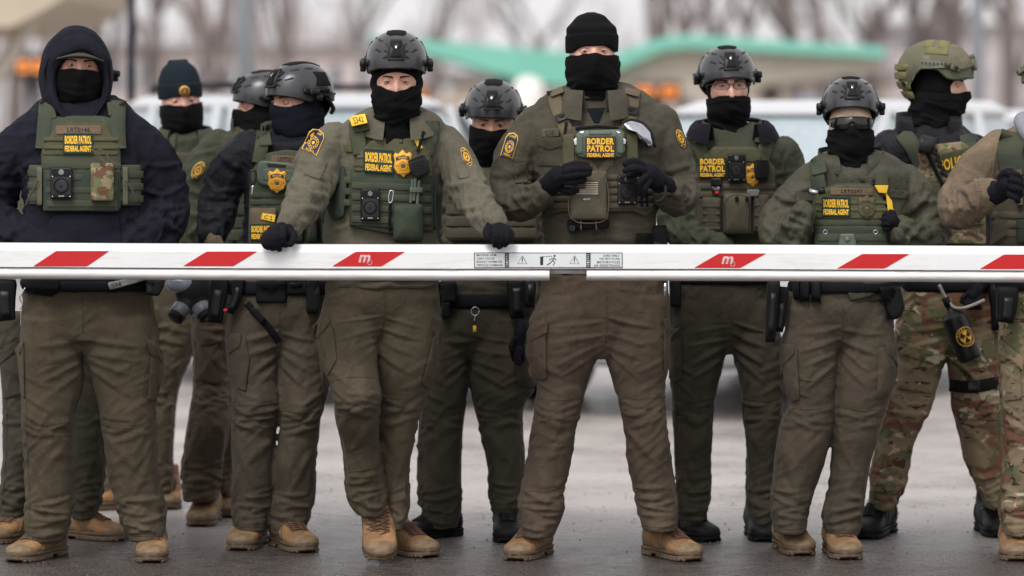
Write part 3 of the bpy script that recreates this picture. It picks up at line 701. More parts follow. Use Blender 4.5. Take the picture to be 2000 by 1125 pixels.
# ------------------------------------------------------------------ boots (built once per style, then copied)
def boot_meshes(style):
    tan = style == 'tan'; up = M['boot_tan'] if tan else M['boot_black']; so = M['boot_sole'] if tan else M['sole_black']
    mb = MB()
    rows = [(.105, .024, .075, .02), (.098, .034, .10, .016), (.07, .040, .125, .014), (.03, .042, .128, .014), (-.015, .041, .112, .014), (-.06, .043, .092, .014), (-.10, .047, .075, .014), (-.14, .049, .064, .014), (-.172, .043, .056, .016), (-.192, .028, .045, .02), (-.200, .012, .035, .024)]
    A = cr(np.array(rows), 3); n = len(A); C = np.stack([0 * A[:, 0], A[:, 0], (A[:, 2] + A[:, 3]) / 2], 1); U = np.zeros((n, 3)); V = np.zeros((n, 3)); U[:, 0] = A[:, 1]; V[:, 2] = (A[:, 2] - A[:, 3]) / 2
    rings(mb, C, U, V, up, 24, 2.5)
    sh = cr(np.array([(.06, .045, .046, .056), (.09, .042, .041, .050), (.12, .045, .038, .045), (.145, .048, .036, .042), (.155, .05, .035, .040)]), 3); n = len(sh)
    C = np.stack([0 * sh[:, 0], sh[:, 1], sh[:, 0]], 1); U = np.zeros((n, 3)); V = np.zeros((n, 3)); U[:, 0] = sh[:, 2]; V[:, 1] = sh[:, 3]; rings(mb, C, U, V, up, 24, 2.2)
    Vv, F, E = remesh(mb, .0055, up, 5)
    cr_ = (1 - abs(2 * vnoise(Vv * (18, 34, 34), 3) - 1)) ** 2 - .4; Vv = Vv + vnormals(Vv, F) * (cr_ * .0016 * sstep(-.12, -.06, Vv[:, 1]))[:, None]
    m1 = MB(); m1.v = [Vv]; m1.f = F.tolist(); m1.n = len(Vv); m1.mats = [up]; m1.m = [0] * len(m1.f); bv = m1.bvh()
    # sole with a raised heel and cleats
    m2 = MB(); rows = [(.108, .020), (.100, .034), (.06, .040), (.02, .036), (-.02, .038), (-.08, .045), (-.13, .0485), (-.165, .044), (-.19, .031), (-.204, .014)]
    A = cr(np.array(rows), 3); n = len(A); z0 = np.where((A[:, 0] < .035) & (A[:, 0] > -.01), .010, 0.0) + np.clip(-.16 - A[:, 0], 0, 1) * .25
    for lo, hi, k in ((z0, z0 * 0 + .022, 1.0), (z0 * 0 + .020, z0 * 0 + .033 + .004 * (A[:, 0] < -.15), 1.035)):
        C = np.stack([0 * A[:, 0], A[:, 0], (lo + hi) / 2], 1); U = np.zeros((n, 3)); V = np.zeros((n, 3)); U[:, 0] = A[:, 1] * k; V[:, 2] = (hi - lo) / 2; rings(m2, C, U, V, so if k > 1 or not tan else M['rubber'] if not tan else so, 24, 6)
    for y in np.arange(-.185, .1, .017):
        if -.01 < y < .035: continue
        w = np.interp(-y, -A[:, 0], A[:, 1])
        for sx in (-1, 1): box(m2, (sx * w * .90, y, .007), (.012, .011, .012), so, bev=.003)
    # laces, tongue, toe cap
    m3 = MB(); m4 = MB()
    def top(x, y):
        h = bv.ray_cast(Vector((x, y - .10, .30)), Vector((0, .28, -.9)).normalized()); return np.array(h[0]) if h[0] is not None else np.array((x, y, .09))
    ys = np.linspace(-.085, -.005, 6)
    for i, y in enumerate(ys):
        w = .021 + .001 * i
        for a, b in (((-w, y), (w, y + .013)), ((w, y), (-w, y + .013))):
            P = [top(a[0] + (b[0] - a[0]) * t, a[1] + (b[1] - a[1]) * t) + (0, -.002, .0025 + .002 * math.sin(t * 3.14)) for t in np.linspace(0, 1, 5)]
            tube(m3, P, .0031, M['lace'] if tan else M['rubber'], 5)
        for sx in (-1, 1): sphere(m3, top(sx * (w + .003), y) + (0, 0, .001), .0042, M['boot_sole'] if tan else M['poly'], 8, 5)
    for sx in (-1, 1):                                   # bow loops
        P = [top(0, .0) + np.array((sx * .018 * math.sin(t), -.012 - .012 * abs(math.sin(t)), .004 - .018 * math.sin(t * .5))) for t in np.linspace(0, 3.1, 7)]; tube(m3, P, .002, M['lace'] if tan else M['rubber'], 5)
    cap = M['boot_toe'] if tan else M['rubber']
    def loc_cast(uv, ref=None):
        P = []; D = []
        for u, v in uv:                                   # u azimuth round the toe, v elevation
            o = Vector((math.sin(u) * .3, -.13 - math.cos(u) * .3, .03 + .3 * math.tan(v))); c = Vector((0, -.13, .03)); h = bv.ray_cast(o, (c - o).normalized())
            P.append(np.array(h[0]) if h[0] is not None else np.array(c)); D.append(np.array((o - c).normalized()))
        return np.array(P), np.array(D)
    if tan:
        pad(m4, loc_cast, [(-1.25, -.05), (1.25, -.05), (1.1, .35), (.5, .72), (0, .8), (-.5, .72), (-1.1, .35)], .0022, cap, seg=.16, bev=.05, sink=.004)
    # side overlays, a triangle and a heel counter
    def side_cast(sx):
        def f(uv, ref=None):
            P = []; D = []
            for u, v in uv:
                h = bv.ray_cast(Vector((sx * .3, u, v)), Vector((-sx, 0, 0))); P.append(np.array(h[0]) if h[0] is not None else np.array((sx * .04, u, v))); D.append(np.array((sx, 0, 0.)))
            return np.array(P), np.array(D)
        return f
    m5 = MB(); ov = M['boot_toe'] if tan else M['rubber']
    for sx in (-1, 1):
        c = side_cast(sx)
        pad(m5, c, [(.09, .035), (.095, .09), (.055, .10), (.03, .06), (-.01, .036)], .002, ov, seg=.014, sink=.004)
        pad(m5, c, [(-.035, .036), (-.06, .036), (-.03, .085), (-.015, .088)], .002, ov, seg=.014, sink=.004)
        pad(m5, c, [(-.075, .036), (-.10, .036), (-.06, .078), (-.045, .082)], .002, ov, seg=.014, sink=.004)
        for u, v in ((-.03, .09), (-.012, .105)): pad(m5, c, oval(u, v, .006, .006, 8), .002, M['boot_sole'] if tan else M['poly'], seg=.004, sink=.003)
    for q in (m1, m2, m3, m4, m5):
        if q.n: q.v = [q.verts() * (1.19, 1.0, 1.04)]
    return dict(boot=m1.mesh('boot'), sole=m2.mesh('sole'), laces=m3.mesh('laces'), toe_cap=(m4.mesh('toe_cap') if tan else None), overlay=m5.mesh('overlay'))
BOOT = {}
def boot(P, px, py_toe, yaw=0, style='tan', pitch=0, roll=0, lift=0, sc=1.0, d=None, flat=None):
    """toe towards -y turned by yaw; px, py_toe = where the middle of the sole's near edge touches the ground"""
    if style not in BOOT: BOOT[style] = boot_meshes(style)
    d0 = CAMZ * FPX / (py_toe - HY) if d is None else d
    Rm = Matrix.Rotation(R(yaw), 4, 'Z') @ Matrix.Rotation(R(pitch), 4, 'X') @ Matrix.Rotation(R(roll), 4, 'Y') @ Matrix.Scale(sc, 4)
    S = [Rm @ Vector(p) for p in ((0, -.205, 0), (.05, -.13, 0), (-.05, -.13, 0), (0, .105, 0), (.04, .07, 0), (-.04, .07, 0))]
    near = min(v.y for v in S); low = min(v.z for v in S)
    y = d0 - near; mx = (min(v.x for v in S) + max(v.x for v in S)) / 2; X = (px - CX) * (y + near * .5) / FPX - mx
    Mx = Matrix.Translation((X, y, -low + lift)) @ Rm
    B = BOOT[style]; o = bpy.data.objects.new('boot', B['boot']); COL.objects.link(o); o.parent = P.root; o.matrix_basis = Matrix.Translation(-Vector(P.o)) @ Mx
    for k in ('sole', 'laces', 'toe_cap', 'overlay'):
        if B[k] is None: continue
        c = bpy.data.objects.new(k, B[k]); COL.objects.link(c); c.parent = o
    return np.array((X, y, -low + lift))

# ------------------------------------------------------------------ helmets
HA, HB, HC, HZ0 = .105, .132, .110, .045
def hel_pt(az, z, grow=0.0):
    a = HA + grow; b = HB + grow; c = HC + grow; k = max(0, 1 - min(1, (z - HZ0) / c) ** 2.25) ** .47 if z > HZ0 else 1 - .35 * ((HZ0 - z) / .1) ** 2
    return np.array((a * math.sin(az) * k, .010 - b * math.cos(az) * k, z))
def hel_edge(az, green=False):
    a = abs(math.degrees(az)); 
    if green: return float(np.interp(a, (0, 35, 52, 66, 80, 105, 122, 138, 155, 180), (.036, .034, .026, .030, .058, .062, .045, .0, -.048, -.052)))
    return float(np.interp(a, (0, 35, 60, 78, 95, 112, 130, 150, 180), (.040, .036, .024, .012, .030, .034, .010, -.042, -.052)))
def hel_cast(uv, ref=None):
    P = []; D = []
    for u, v in uv:
        v = .04 + (v - .04) * .78 if v > .04 else v
        p = hel_pt(u, v); n = np.array((p[0] / HA ** 2, (p[1] - .01) / HB ** 2, (p[2] - HZ0) / HC ** 2 if v > HZ0 else 0)); P.append(p); D.append(n / np.linalg.norm(n))
    return np.array(P), np.array(D)
def helmet_meshes(style):
    g = style == 'green'; nu, nv = 88, 22; base = M['helmet_green'] if g else M['helmet']; out = {}
    def shell(grow, shift=0):
        V = []
        for j in range(nv):
            for i in range(nu):
                az = -math.pi + 2 * math.pi * i / nu; e = hel_edge(az, g) + shift; t = j / (nv - 1); z = e + (HZ0 + HC + grow - .0004 - e) * (1 - (1 - t) ** 2.0)
                p = hel_pt(az, z, grow); 
                if not g: p = p + np.array((0, -1, 0)) * .004 * gs(az, .9) * (1 - t) ** 4
                V.append(p)
        return np.array(V)
    a = shell(0); b = shell(-.009, .001); mb = MB(); V = a.copy()
    if g:
        q = vnoise(a * (26, 26, 60), 4) - .5; V = V + (a - (0, .01, HZ0)) * (q * .035)[:, None]
    mb.add(V, grid_faces(nv, nu, True, flip=False), base); mb.add(b, grid_faces(nv, nu, True, flip=True), M['poly_mat'])
    out['shell'] = mb
    rim = MB(); P = np.array([hel_pt(-math.pi + 2 * math.pi * i / 88, hel_edge(-math.pi + 2 * math.pi * i / 88, g) - .001, -.003) for i in range(89)])
    if not g: P[:, 1] -= .004 * np.array([gs(-math.pi + 2 * math.pi * i / 88, .9) for i in range(89)])
    tube(rim, P, .0062 if g else .0042, M['rim_green'] if g else M['poly'], 6); out['edge_trim'] = rim
    dk = M['rail_green'] if g else M['poly']
    sh = MB()                                               # front mount with its star of spikes
    if not g:
        for sx in (-1, 1):
            for z, dz in ((.126, .016), (.106, .002), (.086, -.010)):
                pad(sh, hel_cast, [(sx * .22, z + .011), (sx * .30, z + .006), (sx * .44, z + dz), (sx * .30, z - .007), (sx * .22, z - .011)], .006, M['poly'], seg=.05, sink=.003, bev=.12)
        pad(sh, hel_cast, [(-.05, .150), (.05, .150), (.02, .140), (-.02, .140)], .003, M['poly'], seg=.06, sink=.003)
        pad(sh, hel_cast, [(-.235, .152), (.235, .152), (.25, .146), (.262, .070), (-.262, .070), (-.25, .146)], .009, M['poly'], seg=.05, bev=.06, sink=.003)
        pad(sh, hel_cast, [(-.19, .142), (.19, .142), (.17, .124), (.10, .114), (.13, .098), (.17, .080), (-.17, .080), (-.13, .098), (-.10, .114), (-.17, .124)], .0045, M['poly_mat'], off=.009, seg=.04, bev=.1)
        pad(sh, hel_cast, [(-.26, .078), (.26, .078), (.26, .068), (-.26, .068)], .014, M['poly'], seg=.06, bev=.2, sink=.003)
        pad(sh, hel_cast, [(-.05, .130), (-.018, .118), (0, .124), (.018, .118), (.05, .130), (.022, .113), (-.022, .113)], .0012, M['steel'], off=.0135, seg=.03)
    else:
        pad(sh, hel_cast, [(-.20, .110), (.20, .110), (.22, .062), (-.22, .062)], .014, dk, seg=.06, bev=.15, sink=.003)
        pad(sh, hel_cast, [(-.10, .125), (.10, .125), (.10, .108), (-.10, .108)], .016, dk, seg=.06, bev=.15, sink=.003)
    out['mount'] = sh
    vi = 0
    if not g:
        for sx in (-1, 1):
          for q in (0, 1, 2):
            ve = MB()
            if q == 0: pad(ve, hel_cast, [(sx * .50, .104), (sx * .78, .118), (sx * .86, .110), (sx * .60, .100)], .0012, M['ink'], seg=.08, sink=.002)
            if q == 1: pad(ve, hel_cast, [(sx * .62, .150), (sx * 1.0, .158), (sx * 1.02, .151), (sx * .66, .145)], .0012, M['ink'], seg=.08, sink=.002)
            if q == 2: pad(ve, hel_cast, [(sx * 1.25, .160), (sx * 1.65, .160), (sx * 1.63, .153), (sx * 1.28, .153)], .0012, M['ink'], seg=.08, sink=.002)
            out['vent.%03d' % vi] = ve; vi += 1
    vp = MB(); vm = M['velcro_green'] if g else M['velcro']
    def top_cast(uv, ref=None):
        P = []; D = []
        for x, y in uv:
            k = max(.02, 1 - (x / HA) ** 2 - ((y) / HB) ** 2); rr = min(.98, math.sqrt((x / HA) ** 2 + (y / HB) ** 2)); P.append((x, y + .01, HZ0 + HC * (1 - rr ** 2.13) ** .444)); n = np.array((x / HA ** 2, y / HB ** 2, math.sqrt(k) / HC)); D.append(n / np.linalg.norm(n))
        return np.array(P), np.array(D)
    if not g:
        pad(vp, top_cast, [(-.034, -.040), (-.022, -.062), (.022, -.062), (.034, -.040), (.030, .07), (-.030, .07)], .0035, vm, seg=.015, bev=.06, sink=.003)
        for sx in (-1, 1): pad(vp, hel_cast, [(sx * 1.55, .142), (sx * 2.2, .138), (sx * 2.2, .075), (sx * 1.55, .075)], .003, vm, seg=.12, bev=.06, sink=.003)
    else:
        for sx in (-1, 1): pad(vp, hel_cast, [(sx * 1.05, .150), (sx * 1.85, .152), (sx * 1.80, .124), (sx * 1.12, .124)], .003, vm, seg=.1, bev=.06, sink=.004)
        for k in range(4):
            z = .06 - k * .033; pad(vp, hel_cast, [(2.25, z + .013), (4.03, z + .013), (4.03, z - .013), (2.25, z - .013)], .009, vm, seg=.16, bev=.06, bulge=.002, sink=.003)
        for y in (-.03, .02): pad(vp, top_cast, [(-.07, y - .018), (.07, y - .018), (.07, y + .018), (-.07, y + .018)], .003, vm, seg=.015, bev=.06, sink=.003)
    out['velcro_pad'] = vp
    for sx in (-1, 1):
        ra = MB()                                           # side rail with its arm block and ratchet
        if not g:
            pad(ra, hel_cast, [(sx * 1.12, .064), (sx * 1.45, .058), (sx * 1.95, .056), (sx * 2.35, .040), (sx * 2.45, .012), (sx * 2.25, .010), (sx * 2.0, .030), (sx * 1.5, .034), (sx * 1.15, .040)], .009, M['poly'], seg=.1, bev=.08, sink=.003)
            pad(ra, hel_cast, [(sx * 1.55, .074), (sx * 1.95, .074), (sx * 2.0, .055), (sx * 1.5, .055)], .007, M['poly'], seg=.1, bev=.1, sink=.003)
            for k in range(4): pad(ra, hel_cast, [(sx * (1.2 + .07 * k), .063), (sx * (1.235 + .07 * k), .063), (sx * (1.235 + .07 * k), .040), (sx * (1.2 + .07 * k), .040)], .013, M['poly_mat'], seg=.1, sink=.003)
            x = sx * (HA + .008); box(ra, (x, -.012, .045), (.026, .040, .024), M['poly'], bev=.003); box(ra, (sx * (HA + .010), .008, .026), (.020, .026, .022), M['poly'], bev=.003)
            box(ra, (sx * (HA + .012), .03, .052), (.012, .05, .012), M['poly_mat'], bev=.002)
            P = [(sx * (HA - .012), .055, .028), (sx * (HA - .018), .08, .008), (sx * (HA - .04), .112, -.016), (sx * .03, .130, -.030)]; tube(ra, cr(np.array(P), 4), .0085, M['poly'], 8)
            for k in range(3): sphere(ra, (sx * (HA + .011), .02 + .03 * k, .05 - .006 * k), .004, M['poly_mat'], 8, 5)
        else:
            pad(ra, hel_cast, [(sx * 1.05, .092), (sx * 1.95, .096), (sx * 2.45, .02), (sx * 2.6, -.03), (sx * 2.35, -.032), (sx * 2.15, .03), (sx * 1.85, .068), (sx * 1.1, .068)], .008, dk, seg=.1, bev=.06, sink=.003)
            pad(ra, hel_cast, [(sx * 1.05, .086), (sx * .78, .066), (sx * .86, .050), (sx * 1.12, .062)], .016, dk, seg=.08, bev=.1, sink=.003)
            pad(ra, hel_cast, [(sx * .8, .070), (sx * .25, .088), (sx * .25, .082), (sx * .8, .060)], .010, dk, seg=.08, bev=.1, sink=.003)
            for k in range(7): pad(ra, hel_cast, [(sx * (1.2 + .1 * k), .088), (sx * (1.23 + .1 * k), .088), (sx * (1.23 + .1 * k), .076), (sx * (1.2 + .1 * k), .076)], .001, M['ink'], off=.008, seg=.1)
            pad(ra, hel_cast, oval(sx * .95, .066, .06, .008, 12), .005, M['poly'], off=.014, seg=.03); pad(ra, hel_cast, oval(sx * 2.42, .0, .07, .009, 12), .005, M['poly'], off=.008, seg=.03)
        out['rail' if sx < 0 else 'rail.001'] = ra
    return {k: v.mesh(k) for k, v in out.items()}
HEL = {}
def helmet(P, style='black', pitch=0, dz=0, sc=1.0, dy=0):
    if style not in HEL: HEL[style] = helmet_meshes(style)
    Mx = P.H @ Matrix.Translation((0, dy, dz)) @ Matrix.Rotation(R(pitch), 4, 'X') @ Matrix.Scale(sc, 4)
    o = bpy.data.objects.new('helmet', HEL[style]['shell']); COL.objects.link(o); o.parent = P.root; o.matrix_basis = Matrix.Translation(-Vector(P.o)) @ Mx
    for k, me in HEL[style].items():
        if k == 'shell': continue
        c = bpy.data.objects.new(k.split('.')[0], me); COL.objects.link(c); c.parent = o
    P.hel = o; return o
def strap_local(P, pts, w=.018, t=.003, mat=None, name='chin_strap'):
    """strap through head-local points, flat outward from the head axis"""
    A = cr(np.array(pts, float), 5); T = np.gradient(A, axis=0); T /= np.linalg.norm(T, axis=1)[:, None]
    N = A - np.array((0, .01, -.02)); N[:, 2] *= .3; N -= T * (N * T).sum(1)[:, None]; N /= np.linalg.norm(N, axis=1)[:, None]; B = np.cross(T, N)
    mb = MB(); rings(mb, A, B * w / 2, N * t, mat or M['webbing'], 10, 3.5); mb.xf(P.H); return P.part(name, mb, P.hel)
def chin_straps(P, cup=True):
    for sx in (-1, 1):
        strap_local(P, [(sx * .098, -.020, .035), (sx * .088, -.030, -.03), (sx * .078, -.036, -.07), (sx * .060, -.062, -.105)])
        strap_local(P, [(sx * .090, .050, .01), (sx * .086, .02, -.03), (sx * .079, -.022, -.066)], w=.014)
        mb = MB(); box(mb, (0, 0, 0), (.008, .022, .020), M['poly'], bev=.002); mb.xf(P.H @ Matrix.Translation((sx * .083, -.034, -.066))); P.part('buckle', mb, P.hel)
    strap_local(P, [(-.062, -.060, -.103), (-.035, -.096, -.112), (0, -.108, -.112), (.035, -.096, -.112), (.062, -.060, -.103)], w=.022, t=.004)

# ------------------------------------------------------------------ gloves: five bent fingers from pixel points
def glove(P, palm, fingers, wrist, mat=None, name='glove', vox=.0034):
    """palm: list (px,py,dy,r) ; fingers: five lists ; wrist: list"""
    mat = mat or M['glove']; mb = MB(); S = Samples()
    for gi, pts in enumerate([palm, wrist] + list(fingers)):
        A = conv_limb([(*p[:3], p[3] * (.80 if gi > 1 else .92), .0008) for p in pts], P.d, 3); capsule(mb, A[:, :3], A[:, 3], mat, 12)
        T = np.gradient(A[:, :3], axis=0); T /= np.linalg.norm(T, axis=1)[:, None] + 1e-9; u = np.cross(T[0], (0, 1, .1)); u /= np.linalg.norm(u); S.add(A[:, :3], T, np.tile(u, (len(A), 1)), A[:, 3], A[:, 4])
    V, F, E = remesh(mb, vox, mat, 1); V = S.fold(V, F, E, 60, 1.5, P.seed, drape=.1)
    return P.set_vf(name, V, F, mat)[0]

# ================================================================== GEAR: vests, patches, cameras, pouches, belts
class Kit:
    def __init__(s, P, cast, parent=None, off=0.0): s.P = P; s.cast = cast; s.par = parent; s.off = off
    def pad(s, name, out, t, mat, off=None, label=None, sub=None, **k):
        mb = MB(); pad(mb, s.cast, out, t, mat, s.off if off is None else off, **k); return s.P.part(name, mb, sub or s.par, label)
    def vest(s, out, t, mat, **k):
        o = s.pad('vest', out, t, mat, corner=6, bev=.04, **k); s.par = o; s.off += t; return o
    def web(s, x0, y0, x1, y1, n=1, gap=4, mat='vest_web', slant=0, bumps=None, off=0):
        """n rows of webbing filling the rectangle"""
        h = (y1 - y0 - gap * (n - 1)) / n
        for i in range(n):
            y = y0 + i * (h + gap) + h / 2; mb = MB(); strip(mb, s.cast, [(x0, y), (x1, y + slant)], h, .0028, M[mat], s.off + off, bumps=bumps or max(2, int((x1 - x0) / 22))); s.P.part('webbing', mb, s.par)
    def strap(s, pts, w, mat, name='shoulder_strap', t=.012, off=0, sub=None):
        mb = MB(); strip(mb, s.cast, pts, w, t, M[mat] if isinstance(mat, str) else mat, off); return s.P.part(name, mb, sub or s.par)
    def text(s, mb, st, x0, y0, x1, y1, mat, off, slant=0, bold=.012, skew=0):
        text(mb, s.cast, st, [(x0 + skew, y0), (x1 + skew, y0 + slant), (x1, y1 + slant), (x0, y1)], M[mat], off, bold)
    def name_tape(s, x0, y0, x1, y1, st, mat='tan_velcro', slant=0, arc=0, ink='ink'):
        mb = MB(); o = s.off + .0065; pad(mb, s.cast, rq(x0, y0, x1, y1, slant), .0022, M[mat], o, corner=2, bev=.06); w = x1 - x0; h = y1 - y0
        if st: s.text(mb, st, x0 + w * .25, y0 + h * .22, x1 - w * .25, y1 - h * .22, ink, o + .0032, slant * .5, .008)
        return s.P.part('name_tape', mb, s.par)
    def patch(s, x0, y0, x1, y1, lines, mat='patch_green', slant=0, off=0, extra=None):
        """lines: (text, top fraction, bottom fraction)"""
        mb = MB(); o = s.off + off + .001; pad(mb, s.cast, rq(x0, y0, x1, y1, slant), .003, M[mat], o, corner=3, bev=.05); w = x1 - x0; h = y1 - y0; m = w * .06
        bd = [(x0 + 1.6, y0 + 1.6), (x1 - 1.6, y0 + 1.6 + slant), (x1 - 1.6, y1 - 1.6 + slant), (x0 + 1.6, y1 - 1.6), (x0 + 1.6, y0 + 1.6)]; Q, D = s.cast(np.array(resample(bd[:4], 8).tolist() + [bd[0]])); tube(mb, Q + D * (o + .0038), .0011, M[mat], 4)
        for st, a, b in lines: s.text(mb, st, x0 + m, y0 + h * a, x1 - m, y0 + h * b, 'yellow', o + .0042, slant * (1 - 2 * m / w), .040)
        return s.P.part('lettered_patch', mb, s.par)
    def badge(s, cx, cy, w, h, mat='gold', rot=0, off=0, ground=None, arc='BORDER PATROL'):
        mb = MB(); o = s.off + off; g = M[mat]; c, sn = math.cos(rot), math.sin(rot)
        def q(x, y): return (cx + x * w * c - y * h * sn, cy + x * w * sn + y * h * c)
        if ground: pad(mb, s.cast, shield(cx, cy, w * 1.15, h * 1.12, rot), .002, M[ground], o, bev=.05); o += .002
        pad(mb, s.cast, shield(cx, cy, w, h, rot), .004, g, o, bulge=.0025, bev=.14, seg=7)
        pad(mb, s.cast, [q(x, y) for x, y in ((-.36, -.24), (-.2, -.28), (0, -.31), (.2, -.28), (.36, -.24), (.36, -.11), (0, -.17), (-.36, -.11))], .0008, M['patch_blue'] if mat == 'gold' else M['bronze'], o + .0062, seg=8, sink=-.003)
        for r0 in (.235, .185):
            P_, D = s.cast(np.array([q(r0 * math.cos(a), .09 + r0 * w / h * math.sin(a)) for a in np.linspace(0, 2 * math.pi, 19)])); tube(mb, P_ + D * (o + .0068), .0011, g, 5)
        pad(mb, s.cast, [q(.13 * math.cos(a), .09 + .13 * w / h * math.sin(a)) for a in np.linspace(0, 2 * math.pi, 12, endpoint=False)], .0018, M['bronze'], o + .006, bulge=.001, seg=5, sink=-.003)
        for st, y in ((arc[:6], -.215), (arc[7:], .40)):
            if h > 34: text(mb, s.cast, st, [q(-.24, y - .04), q(.24, y - .04), q(.24, y + .04), q(-.24, y + .04)], M['yellow'] if y < 0 and mat == 'gold' else M['ink'], o + .0078)
        text(mb, s.cast, 'U', [q(-.38, .04), q(-.30, .04), q(-.30, .13), q(-.38, .13)], M['ink'], o + .0062); text(mb, s.cast, 'S', [q(.30, .04), q(.38, .04), q(.38, .13), q(.30, .13)], M['ink'], o + .0062)
        return s.P.part('badge', mb, s.par)
    def bodycam(s, x0, y0, x1, y1, off=0, slant=0):
        w = x1 - x0; h = y1 - y0; o = s.off + off; cx = (x0 + x1) / 2
        b = s.pad('body_camera', rq(x0, y0, x1, y1, slant), .026, M['poly'], off=o, corner=5, bev=.08, bulge=.001)
        k = Kit(s.P, s.cast, b, o + .026)
        mb = MB(); pad(mb, s.cast, rq(x0 + w * .1, y0 + h * .05, x1 - w * .1, y0 + h * .30), .003, M['poly_mat'], o + .026, corner=4, bev=.1)
        pad(mb, s.cast, oval(cx, y0 + h * .17, w * .14, w * .14, 12), .003, M['lens'], o + .028, seg=4); s.P.part('camera_lens', mb, b)
        mb = MB()
        for r, t in ((.36, .002), (.30, .0035)): pad(mb, s.cast, oval(cx, y0 + h * .60, w * r, w * r, 20), t, M['poly_mat'] if r > .32 else M['poly'], o + .026, seg=5, bev=.12)
        P_, D = s.cast(np.array(oval(cx, y0 + h * .60, w * .33, w * .33, 24) + [oval(cx, y0 + h * .60, w * .33, w * .33, 24)[0]])); tube(mb, P_ + D * (o + .030), .0012, M['rubber'], 5)
        pad(mb, s.cast, [(cx - w * .08, y0 + h * .64), (cx, y0 + h * .55), (cx + w * .08, y0 + h * .64)], .001, M['poly_mat'], o + .030, seg=6, sink=-.027); text(mb, s.cast, 'AXON', [(cx - w * .13, y1 - h * .10), (cx + w * .13, y1 - h * .10), (cx + w * .13, y1 - h * .065), (cx - w * .13, y1 - h * .065)], M['steel'], o + .0285)
        for sx in (-1, 1):
            for yy in (.30, .93): pad(mb, s.cast, oval(cx + sx * w * .40, y0 + h * yy, w * .03, w * .03, 6), .001, M['steel'], o + .0265, seg=3, sink=-.02)
        s.P.part('button_and_lettering', mb, b); return b  # one mesh: record button, maker lettering and corner studs
    def mic(s, x0, y0, x1, y1, off=0, rot=0):
        w = x1 - x0; h = y1 - y0; o = s.off + off; cx, cy = (x0 + x1) / 2, (y0 + y1) / 2; c, sn = math.cos(rot), math.sin(rot)
        def q(x, y): return (cx + x * w * c - y * h * sn, cy + x * w * sn + y * h * c)
        b = s.pad('radio_microphone', [q(*p) for p in ((-.46, -.5), (.46, -.5), (.5, -.1), (.40, .5), (-.40, .5), (-.5, -.1))], .028, M['poly'], off=o, corner=5, bev=.1)
        mb = MB()
        for i in range(6):
            y = -.28 + i * .095; pad(mb, s.cast, [q(-.34, y), q(.34, y), q(.34, y + .045), q(-.34, y + .045)], .0018, M['rubber'], o + .028, seg=14, sink=-.024)
        s.P.part('speaker_grille', mb, b); mb = MB(); pad(mb, s.cast, [q(-.4, -.47), q(.4, -.47), q(.4, -.40), q(-.4, -.40)], .001, M['steel'] if False else M['poly_mat'], o + .0285, sink=-.02); s.P.part('mount_clip', mb, b); return b
    def pouch(s, x0, y0, x1, y1, mat, t=.035, flap=.35, off=0, slant=0, label=None, bulge=.008, webs=0, name='pouch'):
        m = M[mat]; b = s.pad(name, rq(x0, y0, x1, y1, slant), t, m, off=s.off + off, corner=6, bev=.09, bulge=bulge, label=label)
        if flap:
            w = x1 - x0; h = y1 - y0; s.pad('flap', [(x0 - 1, y0 - 1), (x1 + 1, y0 - 1 + slant), (x1 + 1, y0 + h * flap + slant), (x1 - w * .2, y0 + h * (flap + .07) + slant), (x0 + w * .2, y0 + h * (flap + .07)), (x0 - 1, y0 + h * flap)], .0045, m, off=s.off + off + t + bulge * .5, sub=b, corner=3, sink=.004)
        for i in range(webs):
            y = y0 + (y1 - y0) * (flap + .15 + (i + .5) * (.8 - flap) / webs); mb = MB(); strip(mb, s.cast, [(x0 + 2, y), (x1 - 2, y + slant)], 6, .0025, m, s.off + off + t + bulge * .6); s.P.part('webbing', mb, b)
        return b
    def tape_flag(s, pts, st=None, off=.004, name='marker_tape'):
        mb = MB(); pad(mb, s.cast, pts, .0012, M['yellow_tape'], s.off + off, seg=9)
        if st: text(mb, s.cast, st, [np.array(pts[0]) * .8 + np.array(pts[2]) * .2, np.array(pts[1]) * .8 + np.array(pts[3]) * .2, np.array(pts[2]) * .8 + np.array(pts[0]) * .2, np.array(pts[3]) * .8 + np.array(pts[1]) * .2], M['ink'], s.off + off + .003, 0)
        return s.P.part(name, mb, s.par)

